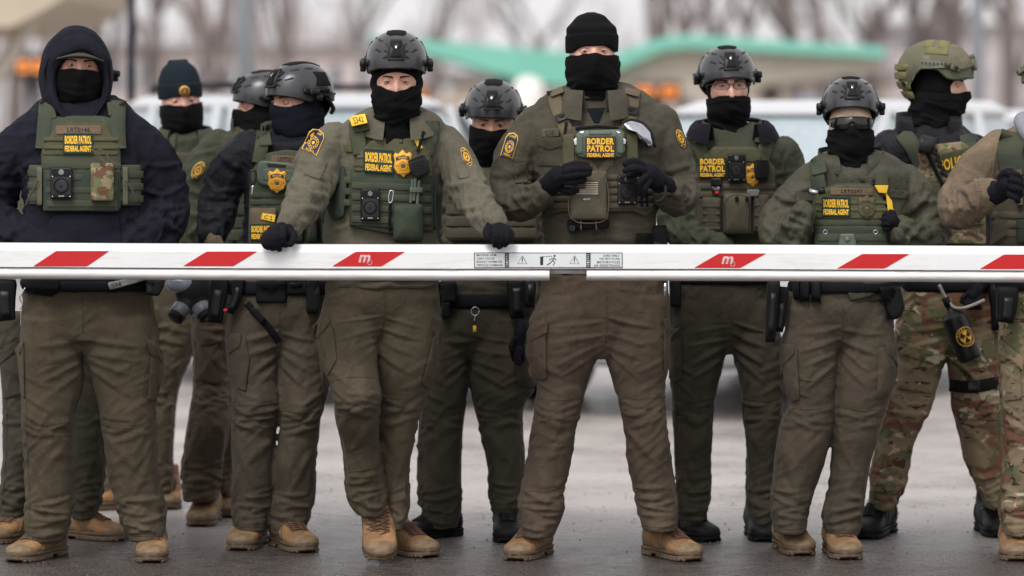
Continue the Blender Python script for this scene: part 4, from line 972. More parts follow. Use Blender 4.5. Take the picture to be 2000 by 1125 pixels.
def arm_emblem(P, cx, cy, rx, ry, rot=0, border='yellow', keystone=False):
    """agency shoulder emblem: blue ground, yellow border ring, seal and curved lettering"""
    rx *= .9; ry *= .9
    cast = cam_cast(P.ja_bvh, P.d, .05); mb = MB(); c, sn = math.cos(rot), math.sin(rot)
    def q(x, y): return (cx + x * rx * c - y * ry * sn, cy + x * rx * sn + y * ry * c)
    if keystone: out = [q(*p) for p in ((-1, 1), (-1, -.55), (-.72, -.92), (0, -1.08), (.72, -.92), (1, -.55), (1, 1), (.35, .92), (-.35, .92))]; inn = [q(x * .90, y * .93) for x, y in ((-1, 1), (-1, -.55), (-.72, -.92), (0, -1.08), (.72, -.92), (1, -.55), (1, 1), (.35, .92), (-.35, .92))]
    else: out = [q(math.cos(a), math.sin(a)) for a in np.linspace(0, 6.283, 20, endpoint=False)]; inn = [q(.90 * math.cos(a), .93 * math.sin(a)) for a in np.linspace(0, 6.283, 20, endpoint=False)]
    pad(mb, cast, out, .003, M['yellow'], .003, bev=.04, seg=5, inner=(.8, .6, .4, .2)); pad(mb, cast, inn, .0012, M['patch_blue'], .0068, bev=.03, seg=5, sink=-.003, inner=(.8, .6, .4, .2))
    y0 = .12 if keystone else 0
    for r in (.62, .40):
        o = [q(r * math.cos(a), y0 + r * .8 * math.sin(a)) for a in np.linspace(0, 6.283, 19)]; Q, D = cast(np.array(o)); tube(mb, Q + D * .0092, .0012, M['yellow'], 4)
    pad(mb, cast, [q(.17 * math.cos(a), y0 + .15 * math.sin(a)) for a in np.linspace(0, 6.283, 10, endpoint=False)], .001, M['yellow'], .0084, seg=4, sink=-.003)
    for st, ya, yb in (('U.S. BORDER', -.86, -.66) if keystone else ('U.S. BORDER', -.78, -.60), ('PATROL', .70, .84) if keystone else ('PATROL', .60, .76)):
        w = .55; text(mb, cast, st, [q(-w, ya), q(w, ya), q(w, yb), q(-w, yb)], M['yellow'], .0098, .02)
    for k in range(12):
        a = k * .5236; pad(mb, cast, oval(*q(.5 * math.cos(a), y0 + .41 * math.sin(a)), 1.1, 1.1, 5), .0008, M['yellow'], .0084, seg=9, sink=-.003)
    return P.part('shoulder_emblem', mb, P.ja)
def collar(P, px, py, dy, rx, ry, mat, stand=.045, fall=.05, gap=38, open_=.02, tilt=.35, name='collar', parent=None, lining=None):
    """folded collar round the neck, open at the front; gap in degrees"""
    c = W(px, py, P.d + dy); n = 44; az = np.radians(np.linspace(gap, 360 - gap, n)); prof = [(0, -.02), (.0, stand * .4), (-.003, stand * .75)] + ([(.007, stand * .8), (.026, stand * .45), (.044, stand * .75 - fall)] if fall else [(.005, stand + .002), (.009, stand * .5), (.010, -.02)])
    V = []; f = []
    for a in az:
        fr = .5 + .5 * math.cos(a); sx = math.sin(a)
        for i, (dr, z) in enumerate(prof):
            g = open_ * max(0, fr - .55) * 2.2 * (z / stand if z > 0 else 0); wob = .004 * math.sin(a * 5 + P.seed + i * .5)
            low = fall * .9 * max(0, fr - .45) * (1 if i >= 4 else 0) * (1 if fall else 0)
            r = 1 + 0; V.append((c[0] + sx * (rx + dr + wob + g), c[1] - math.cos(a) * (ry + dr + wob) - (.01 if i >= 4 and fr > .6 else 0), c[2] + z - tilt * stand * fr * 1.2 - low))
    m = len(prof); mb = MB(); F = grid_faces(n, m); V = np.array(V); mb.add(V, F, mat)
    V2 = V.reshape(n, m, 3).copy(); V2[:, :, :2] = c[:2] + (V2[:, :, :2] - c[:2]) * .965; mb.add(V2.reshape(-1, 3), [q[::-1] for q in F], lining or mat)
    # close the edges
    A = V.reshape(n, m, 3); 
    for e1, e2 in ((A[0], V2[0]), (A[-1], V2[-1]), (A[:, -1], V2[:, -1]), (A[:, 0], V2[:, 0])):
        k = len(e1); mb.add(np.vstack([e1, e2]), grid_faces(2, k), mat)
    return P.part(name, mb, parent or P.ja)
def belt(P, y0, y1, mat='webbing', xs=None, t=.006, off=.008):
    """belt round the waist built on the garment silhouette"""
    A = P.torsoA; z0 = W(0, y0, P.d)[2]; z1 = W(0, y1, P.d)[2]; zs = np.linspace(z0, z1, 5); mb = MB(); C = []; U = []; V = []
    o = np.argsort(A[:, 2]); 
    for i, z in enumerate(zs):
        g = off + t * (1 if 0 < i < 4 else .2); C.append((np.interp(z, A[o, 2], A[o, 0]), np.interp(z, A[o, 2], A[o, 1]), z)); U.append((np.interp(z, A[o, 2], A[o, 3]) + g, 0, 0)); V.append((0, np.interp(z, A[o, 2], A[o, 4]) + g, 0))
    rings(mb, C, U, V, M[mat], 40, 2.35); return P.part('duty_belt', mb)
def holster(P, pts, w, t=.035, mat='poly_mat', dy=-.02, name='holster', par=None, parts=True, d=None):
    """hard-sided box following pixel points: body with a raised rib and a retention strap"""
    d = (d or P.d) + dy; mb = MB(); A = np.array([W(x, y, d) for x, y in pts]); B = cr(A, 4); n = len(B); T = np.gradient(B, axis=0); T /= np.linalg.norm(T, axis=1)[:, None]
    Sx = np.cross(T, (0, 1, 0)); Sx /= np.linalg.norm(Sx, axis=1)[:, None]; ww = w * d / FPX / 2; k = np.interp(np.linspace(0, 1, n), (0, .05, .6, 1), (.85, 1, .9, .72))[:, None]
    rings(mb, B, Sx * ww * k, np.tile((0, t / 2, 0), (n, 1)) * k, M[mat], 20, 4)
    rings(mb, B[n//4:-1] + (0, -t * .42, 0), Sx[n//4:-1] * ww * .45, np.tile((0, t * .22, 0), (n - n//4 - 1, 1)), M['poly'], 12, 4)
    return P.part(name, mb, par)
def cargo(P, out, flap=None, mat=None, t=.010, label=None, parent=None):
    """cargo pocket sewn to the trouser leg with its pointed flap"""
    cast = cam_cast(P.tr_bvh, P.d, .09); mb = MB(); pad(mb, cast, out, t, mat, .001, corner=4, bev=.10, bulge=.005); o = P.part('cargo_pocket', mb, P.tr)
    if flap: mb = MB(); pad(mb, cast, flap, .005, mat, t + .004, corner=3, bev=.08, bulge=.002); P.part('pocket_flap', mb, o)
    return o
def seams(P, lines, mat, which='tr', name='seam'):
    cast = cam_cast(P.tr_bvh if which == 'tr' else P.ja_bvh, P.d, .06)
    for l in lines: mb = MB(); seam(mb, cast, l, mat); P.part(name, mb, P.tr if which == 'tr' else P.ja)
def tubes_part(P, name, specs, parent=None, label=None):
    for pts, dy, r, mat in specs: mb = MB(); tube(mb, cr(np.array([W(p[0], p[1], P.d + dy + (p[2] if len(p) > 2 else 0)) for p in pts]), 5), r, M[mat], 7); P.part(name, mb, parent, label)
def inset_cast(P): return cam_cast(P.ja_bvh, P.d - .1, .07)

# ================================================================== THE PEOPLE
def T(s, k): return k  # marker
def mk_P1():
    P = Person('man with dark navy hood up over a cap, green vest, hands in hoodie pocket', 13.58, 185, 1085, 11)
    P.head(156, 127, -.03, yaw=9, pitch=3, roll=3)
    tr = M['trouser_a']
    P.trousers([(540, 48, 292), (600, 44, 300), (650, 46, 306), (668, 75, 280, 0, .09), (684, 110, 225, 0, .06)],
        [[(620, 44, 165), (696, 39, 161), (748, 42, 164), (800, 44, 148, -.02), (826, 44, 142, -.02), (878, 47, 140), (930, 49, 143, .02), (982, 52, 143, .03), (1018, 52, 134, .02), (1056, 57, 126, .02)],
         [(620, 165, 302), (660, 165, 309), (696, 166, 312), (748, 184, 309), (800, 196, 303, -.02), (826, 201, 302, -.02), (878, 205, 306), (930, 213, 312, .02), (982, 226, 320, .03), (1018, 240, 322, .02), (1054, 255, 317, .02)]], tr)
    P.jacket([(188, 105, 215, .03, .085), (199, 76, 244, .02, .11), (222, 50, 266, .01, .13), (244, 36, 278, .01, .145), (290, 28, 290, 0, .155), (350, 42, 288, -.01, .165), (420, 52, 288, -.02, .17), (480, 52, 290, -.02, .17), (540, 46, 295, -.01, .16), (566, 52, 290, -.01, .15)],
        [[(60, 262, .0, 42, .003), (15, 315, 0, 46), (-12, 380, .02, 46), (-14, 430, -.02, 42, .010), (35, 462, -.09, 36, .010), (90, 484, -.14, 30)],
         [(255, 262, .0, 42, .003), (300, 315, 0, 46), (318, 380, .02, 47), (318, 430, -.02, 42, .010), (280, 460, -.09, 37, .010), (225, 484, -.14, 30)]], M['navy'], name='hoodie', fold=.017)
    cast = cam_cast(P.ja_bvh, P.d - .15, .08)
    mb = MB(); pad(mb, cast, [(105, 418), (232, 418), (238, 470), (240, 500), (70, 500), (85, 455)], .010, M['navy'], .001, corner=4, bev=.05, bulge=.004); P.part('front_pocket', mb, P.ja)
    # hood: shell round the head, open in front
    rows = []
    for (y, rx, zt, zb, cx) in ((-.070, .090, .050, -.172, .004), (-.092, .095, .060, -.184, .004), (-.088, .106, .084, -.192, 0), (-.058, .120, .118, -.194, -.002), (-.02, .130, .136, -.20, -.006), (.05, .130, .140, -.20, -.010), (.11, .105, .115, -.19, -.012), (.155, .06, .06, -.15, -.012), (.17, .02, .0, -.10, -.01)):
        rows.append((y, rx, zt, zb, cx))
    A = cr(np.array(rows), 5); n = len(A); seg = 52; a = np.linspace(0, 2 * math.pi, seg, endpoint=False); V = []
    for y, rx, zt, zb, cx in A:
        zc = (zt + zb) / 2; rz = (zt - zb) / 2
        X = cx + rx * np.sin(a); Z = zc + rz * np.cos(a); X = X * (1 - .10 * gs(a - math.pi, .9)); Z = Z + .004 * gs(np.minimum(a, 2 * math.pi - a), .35)
        Y = y - .030 * sstep(-.05, -.16, Z) - .012 * sstep(.0, .06, Z) * (y < -.06) + .020 * np.exp(-((Z + .02) / .05) ** 2) * (y < -.06)
        V.append(np.stack([X, Y, Z], 1))
    V = np.array(V); Vf = V.reshape(-1, 3); q = vnoise(Vf * (16, 30, 14) + 3, 5); fl = (1 - abs(2 * q - 1)) ** 1.6 - .45
    c0 = np.array((0, .02, 0)); Nn = Vf - c0; Nn /= np.linalg.norm(Nn, axis=1)[:, None]; Vf = Vf + Nn * (fl * .007 + (vnoise(Vf * 9, 8) - .5) * .012)[:, None]
    mb = MB().add(Vf, grid_faces(n, seg, True, flip=True), M['navy']); inner = c0 + (Vf - c0) * .955; mb.add(inner, grid_faces(n, seg, True), M['navy'])
    mb.add(np.vstack([Vf[:seg], inner[:seg]]), grid_faces(2, seg, True), M['navy'])
    tube(mb, np.vstack([Vf[:seg], Vf[:1]]), .006, M['navy'], 8)
    mb.xf(P.H); P.part('hood', mb, P.ja)
    # cap brim under the hood
    mb = MB(); G = []
    for u in np.linspace(-1, 1, 17):
        for k, v in enumerate((0, .5, 1, 1, .5, 0)):
            G.append((.082 * u, -.050 - (.060 + .008 * v) * math.sqrt(max(0, 1 - u * u * .92)) * (.35 + .65 * v) - .02, .058 - .028 * u * u - .011 * v * (1 - u * u) - (.004 if k > 2 else 0)))
    mb.add(G, grid_faces(17, 6, flip=True), M['shirt_olive']); tube(mb, [G[i * 6 + 2] for i in range(17)], .0028, M['vest_web'], 6)
    mb.xf(P.H); cp = beanie(P, M['shirt_olive'], .036, .105, cuff=.02, name='cap', rib=False); P.part('cap_brim', mb, cp)
    mask(P, top=-.010, dip=.006, wide=1.08, nose=.024, amp=.0035)
    P.finish_body(M['skin_a']); face(P, 'eye_brown', (12, 2))
    for px, py, yaw, rl in ((70, 1100, -25, 0), (296, 1101, 5, 0)): boot(P, px, py, yaw, 'tan')
    # vest
    k = Kit(P, cam_cast(P.to_bvh, P.d - .15, .08))
    k.vest([(92, 232), (120, 226), (200, 226), (226, 232), (236, 300), (238, 405), (228, 414), (84, 411), (80, 300)], .030, M['vest'])
    k.strap([(92, 196), (88, 240), (84, 290)], 30, 'vest', t=.018, off=.014); k.strap([(232, 196), (230, 240), (232, 290)], 30, 'vest', t=.018, off=.014)
    k.pad('strap_pad', [(76, 198), (106, 204), (112, 232), (80, 236)], .022, M['vest_web'], off=.010, corner=4); k.pad('strap_pad', [(208, 200), (246, 194), (244, 222), (212, 228)], .022, M['vest_web'], off=.010, corner=4)
    k.pad('side_panel', rq(56, 322, 84, 400), .024, M['vest'], off=0, corner=4); k.pad('side_panel', rq(236, 322, 276, 402), .024, M['vest'], off=0, corner=4)
    for y in (338, 362, 386): k.strap([(54, y), (86, y)], 14, 'vest_web', 'webbing', .003, .026); k.strap([(236, y + 2), (280, y + 3)], 14, 'vest_web', 'webbing', .003, .026)
    k.pad('velcro_field', [(112, 240), (206, 240), (232, 290), (232, 303), (82, 303), (84, 288)], .004, M['vest_olive'], corner=4)
    for y in (272, 288): k.strap([(86, y), (230, y)], 7, 'vest_olive', 'webbing', .003, .036)
    k.web(84, 318, 236, 330); k.pad('front_flap', rq(84, 334, 232, 412), .010, M['vest_dark'], corner=3, bev=.03)
    k.off += .010; k.web(90, 340, 160, 352, bumps=4); k.web(90, 365, 228, 377, bumps=7); k.web(92, 391, 228, 404, bumps=7); k.off -= .010
    for x0, x1 in ((72, 82), (240, 250)):
        k.pad('quick_release', rq(x0, 326, x1, 402), .020, M['rail_green'], off=.026, corner=2)
    k.name_tape(109, 245, 198, 262, 'LRT0146'); k.patch(123, 260, 182, 301, [('BORDER PATROL', .12, .52), ('FEDERAL AGENT', .60, .88)], off=.006)
    k.bodycam(98, 326, 141, 388, off=.012)
    p = k.pouch(177, 318, 222, 393, 'camo_small', .045, .0, off=.008, label='camouflage radio pouch', bulge=.010)
    k2 = Kit(P, k.cast, p, k.off + .055); k2.pad('pouch_label', rq(180, 333, 200, 364), .002, M['coyote']); k2.strap([(200, 316), (200, 340)], 12, 'coyote', 'pouch_strap', .004, .052 + k.off)
    tubes_part(P, 'cord', [([(200, 318), (186, 300), (178, 292), (188, 296), (206, 318), (212, 308), (198, 292), (186, 296)], -.26, .0022, 'coyote')], k.par)
    tubes_part(P, 'cable', [([(74, 352), (64, 372), (56, 386), (50, 402)], -.20, .003, 'vest_web'), ([(244, 352), (256, 366), (262, 384)], -.20, .003, 'vest_web')], k.par)
    # below the arm: belt, pouches, phone, radio
    belt(P, 545, 566)
    c = cam_cast(P.ja_bvh, P.d - .15, .08); kb = Kit(P, c)
    kb.pad('belt_pouch', [(45, 545), (116, 545), (118, 562), (108, 582), (48, 572)], .03, M['velcro'], corner=5); kb.pad('belt_pouch', [(282, 545), (322, 545), (320, 560), (310, 579), (286, 576)], .05, M['poly_mat'], corner=4)
    o = kb.pad('phone', [(210, 552), (292, 536), (294, 545), (214, 567)], .012, plain('pale_grey_phone', (.23, .23, .21), .4), off=.02, corner=4)
    for x in (220, 227, 234): kb.pad('phone_lens', oval(x, 557 - (x - 220) * .22, 3, 3, 8), .003, M['lens'], off=.032, sub=o, seg=3)
    holster(P, [(12, 545), (10, 590), (14, 626)], 44, dy=-.03)
    tubes_part(P, 'key_chain', [([(49, 562), (42, 575), (38, 582), (43, 594), (40, 604)], -.17, .0028, 'steel'), ([(41, 604), (40, 640)], -.17, .0012, 'steel')])
    cargo(P, [(296, 678), (318, 690), (322, 720), (306, 785), (288, 780)], [(288, 664), (302, 668), (322, 690), (316, 706), (292, 690)], tr)
    cargo(P, [(32, 680), (46, 670), (48, 780), (40, 770)], [(28, 684), (42, 664), (46, 668), (36, 704)], tr)
    seams(P, [[(160, 566), (161, 600), (162, 652)], [(46, 826), (90, 830), (142, 823)], [(200, 824), (250, 831), (301, 822)], [(290, 570), (292, 600), (291, 660)], [(288, 700), (280, 770), (300, 790)]], tr)
    return P

def std_tr(P, k, waist, L, Rr, mat, **kw): return P.trousers(waist, [L, Rr], mat, **kw)
def mk_A():
    P = Person('man hidden behind the hooded man, only helmet edge and legs showing', 14.22, 130, 1060, 21)
    P.head(180, 160, 0, yaw=20); tr = M['trouser_b']
    P.trousers([(545, 60, 240), (600, 45, 245), (660, 70, 220, 0, .08), (680, 110, 190, 0, .05)],
        [[(610, -5, 140, 0), (670, -6, 130), (720, 0, 118), (775, 6, 100), (852, 8, 88, -.02), (930, 4, 74), (985, 0, 60), (1020, 2, 52)],
         [(610, 140, 245), (670, 140, 240), (750, 145, 225), (852, 142, 208, -.02), (930, 138, 204), (975, 138, 196), (1012, 142, 188)]], tr)
    P.jacket([(235, 120, 230, .02, .08), (260, 80, 270, 0, .12), (330, 75, 275), (450, 75, 270), (560, 62, 242)], [[(95, 280, 0, 34), (60, 370, .02, 36), (60, 450, 0, 32), (100, 500, -.1, 26)], [(255, 280, 0, 34), (285, 370, .02, 34), (290, 450, 0, 30), (250, 500, -.1, 26)]], M['jacket_olive'])
    P.finish_body(M['skin_b']); mask(P); balaclava(P); helmet(P, sc=.96); face(P)
    boot(P, 24, 1064, -25); boot(P, 178, 1058, 62)
    cargo(P, [(-5, 690), (30, 668), (42, 690), (44, 770), (8, 780)], [(-8, 690), (40, 660), (42, 678), (-2, 712)], tr)
    return P
def mk_P2():
    P = Person('man in dark navy knit cap with gold emblem, behind the shoulder of the hooded man', 15.36, 320, 995, 22)
    P.head(358, 196, 0, yaw=12, pitch=2, roll=-4); tr = M['trouser_a']
    P.trousers([(540, 285, 410), (600, 280, 412), (640, 300, 395, 0, .07)],
        [[(600, 262, 345), (660, 250, 335), (750, 228, 310), (850, 212, 285), (930, 205, 268), (975, 208, 255)],
         [(600, 296, 395), (660, 298, 392), (750, 300, 350), (820, 302, 342), (880, 304, 338), (930, 304, 338), (968, 308, 338)]], tr)
    P.jacket([(256, 335, 408, .02, .07), (268, 318, 430, 0, .10), (290, 303, 442), (350, 300, 446), (450, 298, 440), (560, 290, 412)],
        [[(318, 280, 0, 26), (303, 350, 0, 30), (305, 420, 0, 28), (330, 480, -.1, 22)], [(432, 280, 0, 26), (448, 350, 0, 28), (445, 420, 0, 26), (420, 480, -.1, 22)]], M['jacket_green'])
    collar(P, 362, 266, .0, .092, .092, M['jacket_green'], stand=.06, fall=.04, lining=M['black_fleece'], gap=30)
    P.finish_body(M['skin_b']); mask(P, top=-.008, dip=-.006, amp=.005); b = beanie(P, M['navy_beanie'], .028, .172, .050, peak=.026); face(P, 'eye_grey', (4, 0))
    mb = MB(); c0 = np.array((.004, -.112, .050)); Cc = [c0 + (0, t, 0) for t in (0.006, -.001, -.0025)]
    rings(mb, Cc, np.tile((.021, 0, 0), (3, 1)), np.tile((0, 0, .021), (3, 1)), M['gold'], 20); rings(mb, [c + (0, -.002, 0) for c in Cc], np.tile((.015, 0, 0), (3, 1)), np.tile((0, 0, .015), (3, 1)), M['patch_blue'], 20)
    for i in range(3): box(mb, (c0[0], c0[1] - .005, c0[2] - .007 + .006 * i), (.018 - .003 * i, .002, .0028), M['gold'])
    mb.xf(P.H); P.part('cap_emblem', mb, b)
    k = Kit(P, cam_cast(P.to_bvh, P.d - .12, .08)); k.vest([(322, 300), (430, 300), (436, 420), (318, 420)], .025, M['vest']); k.strap([(332, 262), (330, 305)], 24, 'vest'); k.strap([(418, 262), (424, 305)], 24, 'vest')
    k.web(320, 330, 434, 410, 4); k.pad('pouch', rq(338, 298, 372, 352), .02, M['ranger'], corner=4); k.badge(386, 315, 16, 26)
    boot(P, 226, 998, -62); boot(P, 327, 997, 4)
    cargo(P, [(376, 640), (392, 640), (394, 720), (380, 716)], None, tr)
def mk_P3b():
    P = Person('olive-jacketed man in black helmet turned away, half hidden at left', 14.75, 420, 1020, 23)
    P.head(474, 208, 0, yaw=-72, pitch=0); tr = M['trouser_c']
    P.trousers([(540, 392, 540), (590, 385, 545), (640, 400, 520, 0, .08)],
        [[(600, 372, 460), (660, 374, 456), (700, 378, 452), (760, 378, 450), (830, 366, 448, -.04), (900, 357, 436), (945, 356, 428), (978, 358, 424)],
         [(600, 400, 500, .1), (700, 392, 490, .16), (800, 392, 470, .22), (900, 404, 462, .26), (960, 410, 452, .28)]], tr)
    P.jacket([(246, 462, 540, .02, .07), (258, 446, 560, .01, .10), (278, 425, 590, 0, .13), (330, 410, 590), (430, 418, 580), (560, 395, 545)],
        [[(428, 288, 0, 34), (398, 335, -.02, 40), (385, 390, -.03, 38), (392, 440, -.07, 33), (430, 478, -.14, 26)], [(590, 300, 0, 30), (600, 400, 0, 28), (590, 480, -.1, 24)]], M['jacket_green'])
    collar(P, 500, 250, .02, .09, .09, M['jacket_green'], stand=.055, fall=0, gap=50)
    P.finish_body(M['skin_b']); mask(P); balaclava(P); helmet(P, sc=.97); chin_straps(P); face(P)
    arm_emblem(P, 387, 333, 12, 21, .55)
    c = Kit(P, cam_cast(P.ja_bvh, P.d - .1, .06), P.ja, .002); mb = MB(); c.web(420, 400, 500, 470, 3, mat='vest_web')
    boot(P, 396, 1030, -4); boot(P, 432, 1003, 14, d=14.95)
    cargo(P, [(386, 655), (434, 650), (436, 740), (424, 752), (384, 742)], [(382, 648), (436, 643), (434, 668), (392, 676)], tr)
    seams(P, [[(368, 800), (410, 806), (446, 800)]], tr)
def mk_P3():
    P = Person('man in black jacket and black helmet looking left beside the leaning man', 13.95, 530, 1078, 24)
    P.head(545, 199, -.02, yaw=-50, pitch=1); tr = M['trouser_d']
    P.trousers([(540, 448, 650), (600, 442, 648), (650, 445, 640, 0, .11), (672, 480, 610, 0, .08), (690, 520, 570, 0, .05)],
        [[(610, 444, 545), (650, 440, 546), (696, 443, 545), (748, 451, 547), (789, 454, 549, -.02), (852, 453, 538), (930, 454, 537, .02), (982, 454, 530, .03), (1008, 455, 526, .02), (1036, 460, 520, .01)],
         [(610, 545, 648), (650, 546, 640), (696, 547, 640), (748, 548, 642), (800, 548, 630, -.02), (846, 546, 622), (904, 537, 616), (956, 534, 616, .03), (996, 527, 606, .03), (1016, 528, 600, .02), (1042, 530, 590, .01)]], tr)
    P.jacket([(252, 535, 622, .02, .08), (262, 508, 652, .02, .10), (274, 492, 662, .01, .12), (284, 480, 668, 0, .13), (330, 472, 672), (400, 480, 665), (480, 470, 655), (560, 450, 645)],
        [[(487, 285, 0, 32), (452, 325, .0, 38), (430, 380, .02, 39), (424, 425, -.02, 36), (414, 458, -.08, 29)], [(662, 300, 0, 36), (680, 390, .04, 36), (668, 470, 0, 30)]], M['black_shell'], fold=.014)
    collar(P, 568, 262, 0, .098, .098, M['vest_web'], stand=.05, fall=0, gap=60, open_=.03)
    P.finish_body(M['skin_c']); mask(P, M['navy_knit'], top=-.008, dip=.006, amp=.0035); balaclava(P, M['navy_knit'], sw=.074); helmet(P); chin_straps(P); face(P, 'eye_brown', (-14, 0))
    # tan gloved hand on the belt
    glove(P, [(412, 456, -.10, 17), (416, 474, -.12, 17)], [[(404 + i * 8, 470, -.12, 6.5), (406 + i * 8, 492, -.13, 6)] for i in range(4)] + [[(428, 466, -.12, 7), (436, 486, -.13, 6)]], [(414, 446, -.08, 15), (412, 458, -.1, 16)], M['coyote'])
    k = Kit(P, cam_cast(P.to_bvh, P.d - .13, .08)); k.vest([(512, 300), (560, 292), (625, 300), (660, 340), (660, 478), (484, 478), (488, 340)], .03, M['vest'])
    k.strap([(515, 255), (512, 280), (505, 318)], 27, 'vest', t=.02, off=.01); k.strap([(640, 262), (644, 320)], 30, 'vest', t=.018, off=.01)
    k.pad('strap_pad', [(504, 252), (526, 250), (532, 284), (506, 286)], .014, M['vest_web'], off=.022, corner=3)
    k.name_tape(530, 303, 582, 318, 'LRT02', slant=2)
    cs = k.pad('hard_case', [(504, 318), (512, 313), (580, 320), (588, 330), (585, 362), (570, 370), (510, 362), (499, 350)], .020, M['case_green'], corner=4)
    kk = Kit(P, k.cast, cs, k.off + .020); kk.pad('case_rib', rq(514, 330, 530, 352), .004, M['case_green']); kk.pad('case_rib', rq(556, 332, 572, 354), .004, M['case_green']); kk.pad('case_vent', [(520, 318), (560, 322), (556, 328), (524, 326)], .002, M['ink'])
    k.badge(541, 353, 36, 46, off=.024)
    k.web(488, 376, 650, 400, 2); k.pouch(487, 406, 541, 478, 'coyote', .045, .0, label='brown utility pouch'); k.tape_flag([(513, 416), (538, 420), (536, 434), (509, 428)], 'C.S', .058)
    k.patch(488, 437, 540, 470, [('BORDER PATROL', .12, .52), ('FEDERAL AGENT', .60, .90)], off=.054)
    for x in (548, 572, 600, 628): k.pouch(x, 410, x + 20, 474, 'vest_dark', .03, .3)
    tubes_part(P, 'carabiner', [([(488, 334), (498, 334), (500, 346), (494, 362), (488, 350), (488, 336)], -.24, .004, 'poly'), ([(494, 362), (492, 382)], -.24, .004, 'steel')], k.par)
    belt(P, 548, 574); holster(P, [(432, 540), (424, 590), (420, 630)], 38, dy=-.07); holster(P, [(468, 540), (462, 580), (448, 612)], 22, dy=-.12, mat='webbing', name='baton_pouch')
    kb = Kit(P, cam_cast(P.ja_bvh, P.d - .15, .08), None); kb.pad('belt_pouch', rq(500, 548, 560, 592), .035, M['velcro'], corner=5); kb.pad('belt_pouch', rq(598, 545, 624, 612), .045, M['poly_mat'], corner=6); kb.pad('buckle', rq(565, 552, 590, 572), .02, M['poly'], corner=4)
    tc = Kit(P, cam_cast(P.tr_bvh, P.d, .08), P.tr, .003); tc.strap([(482, 592), (505, 618), (525, 640), (545, 668)], 14, 'webbing', 'thigh_strap', .005); tc.pad('buckle', [(486, 604), (497, 598), (520, 624), (510, 632)], .012, M['poly'], corner=3)
    mb = MB(); box(mb, W(441, 606, P.d - .13), (.016, .006, .010), M['red'], rz=.3, bev=.001); P.part('red_tab', mb)
    boot(P, 482, 1077, -10); boot(P, 570, 1081, 24)
    cargo(P, [(441, 668), (452, 656), (478, 652), (488, 700), (480, 765), (462, 758), (446, 710)], [(440, 668), (452, 652), (472, 652), (468, 678), (446, 692)], tr)
    cargo(P, [(622, 690), (640, 680), (642, 760), (630, 770)], None, tr)
    seams(P, [[(454, 790), (500, 792), (548, 785)], [(548, 800), (590, 806), (630, 798)], [(546, 590), (546, 640), (546, 690)]], tr)
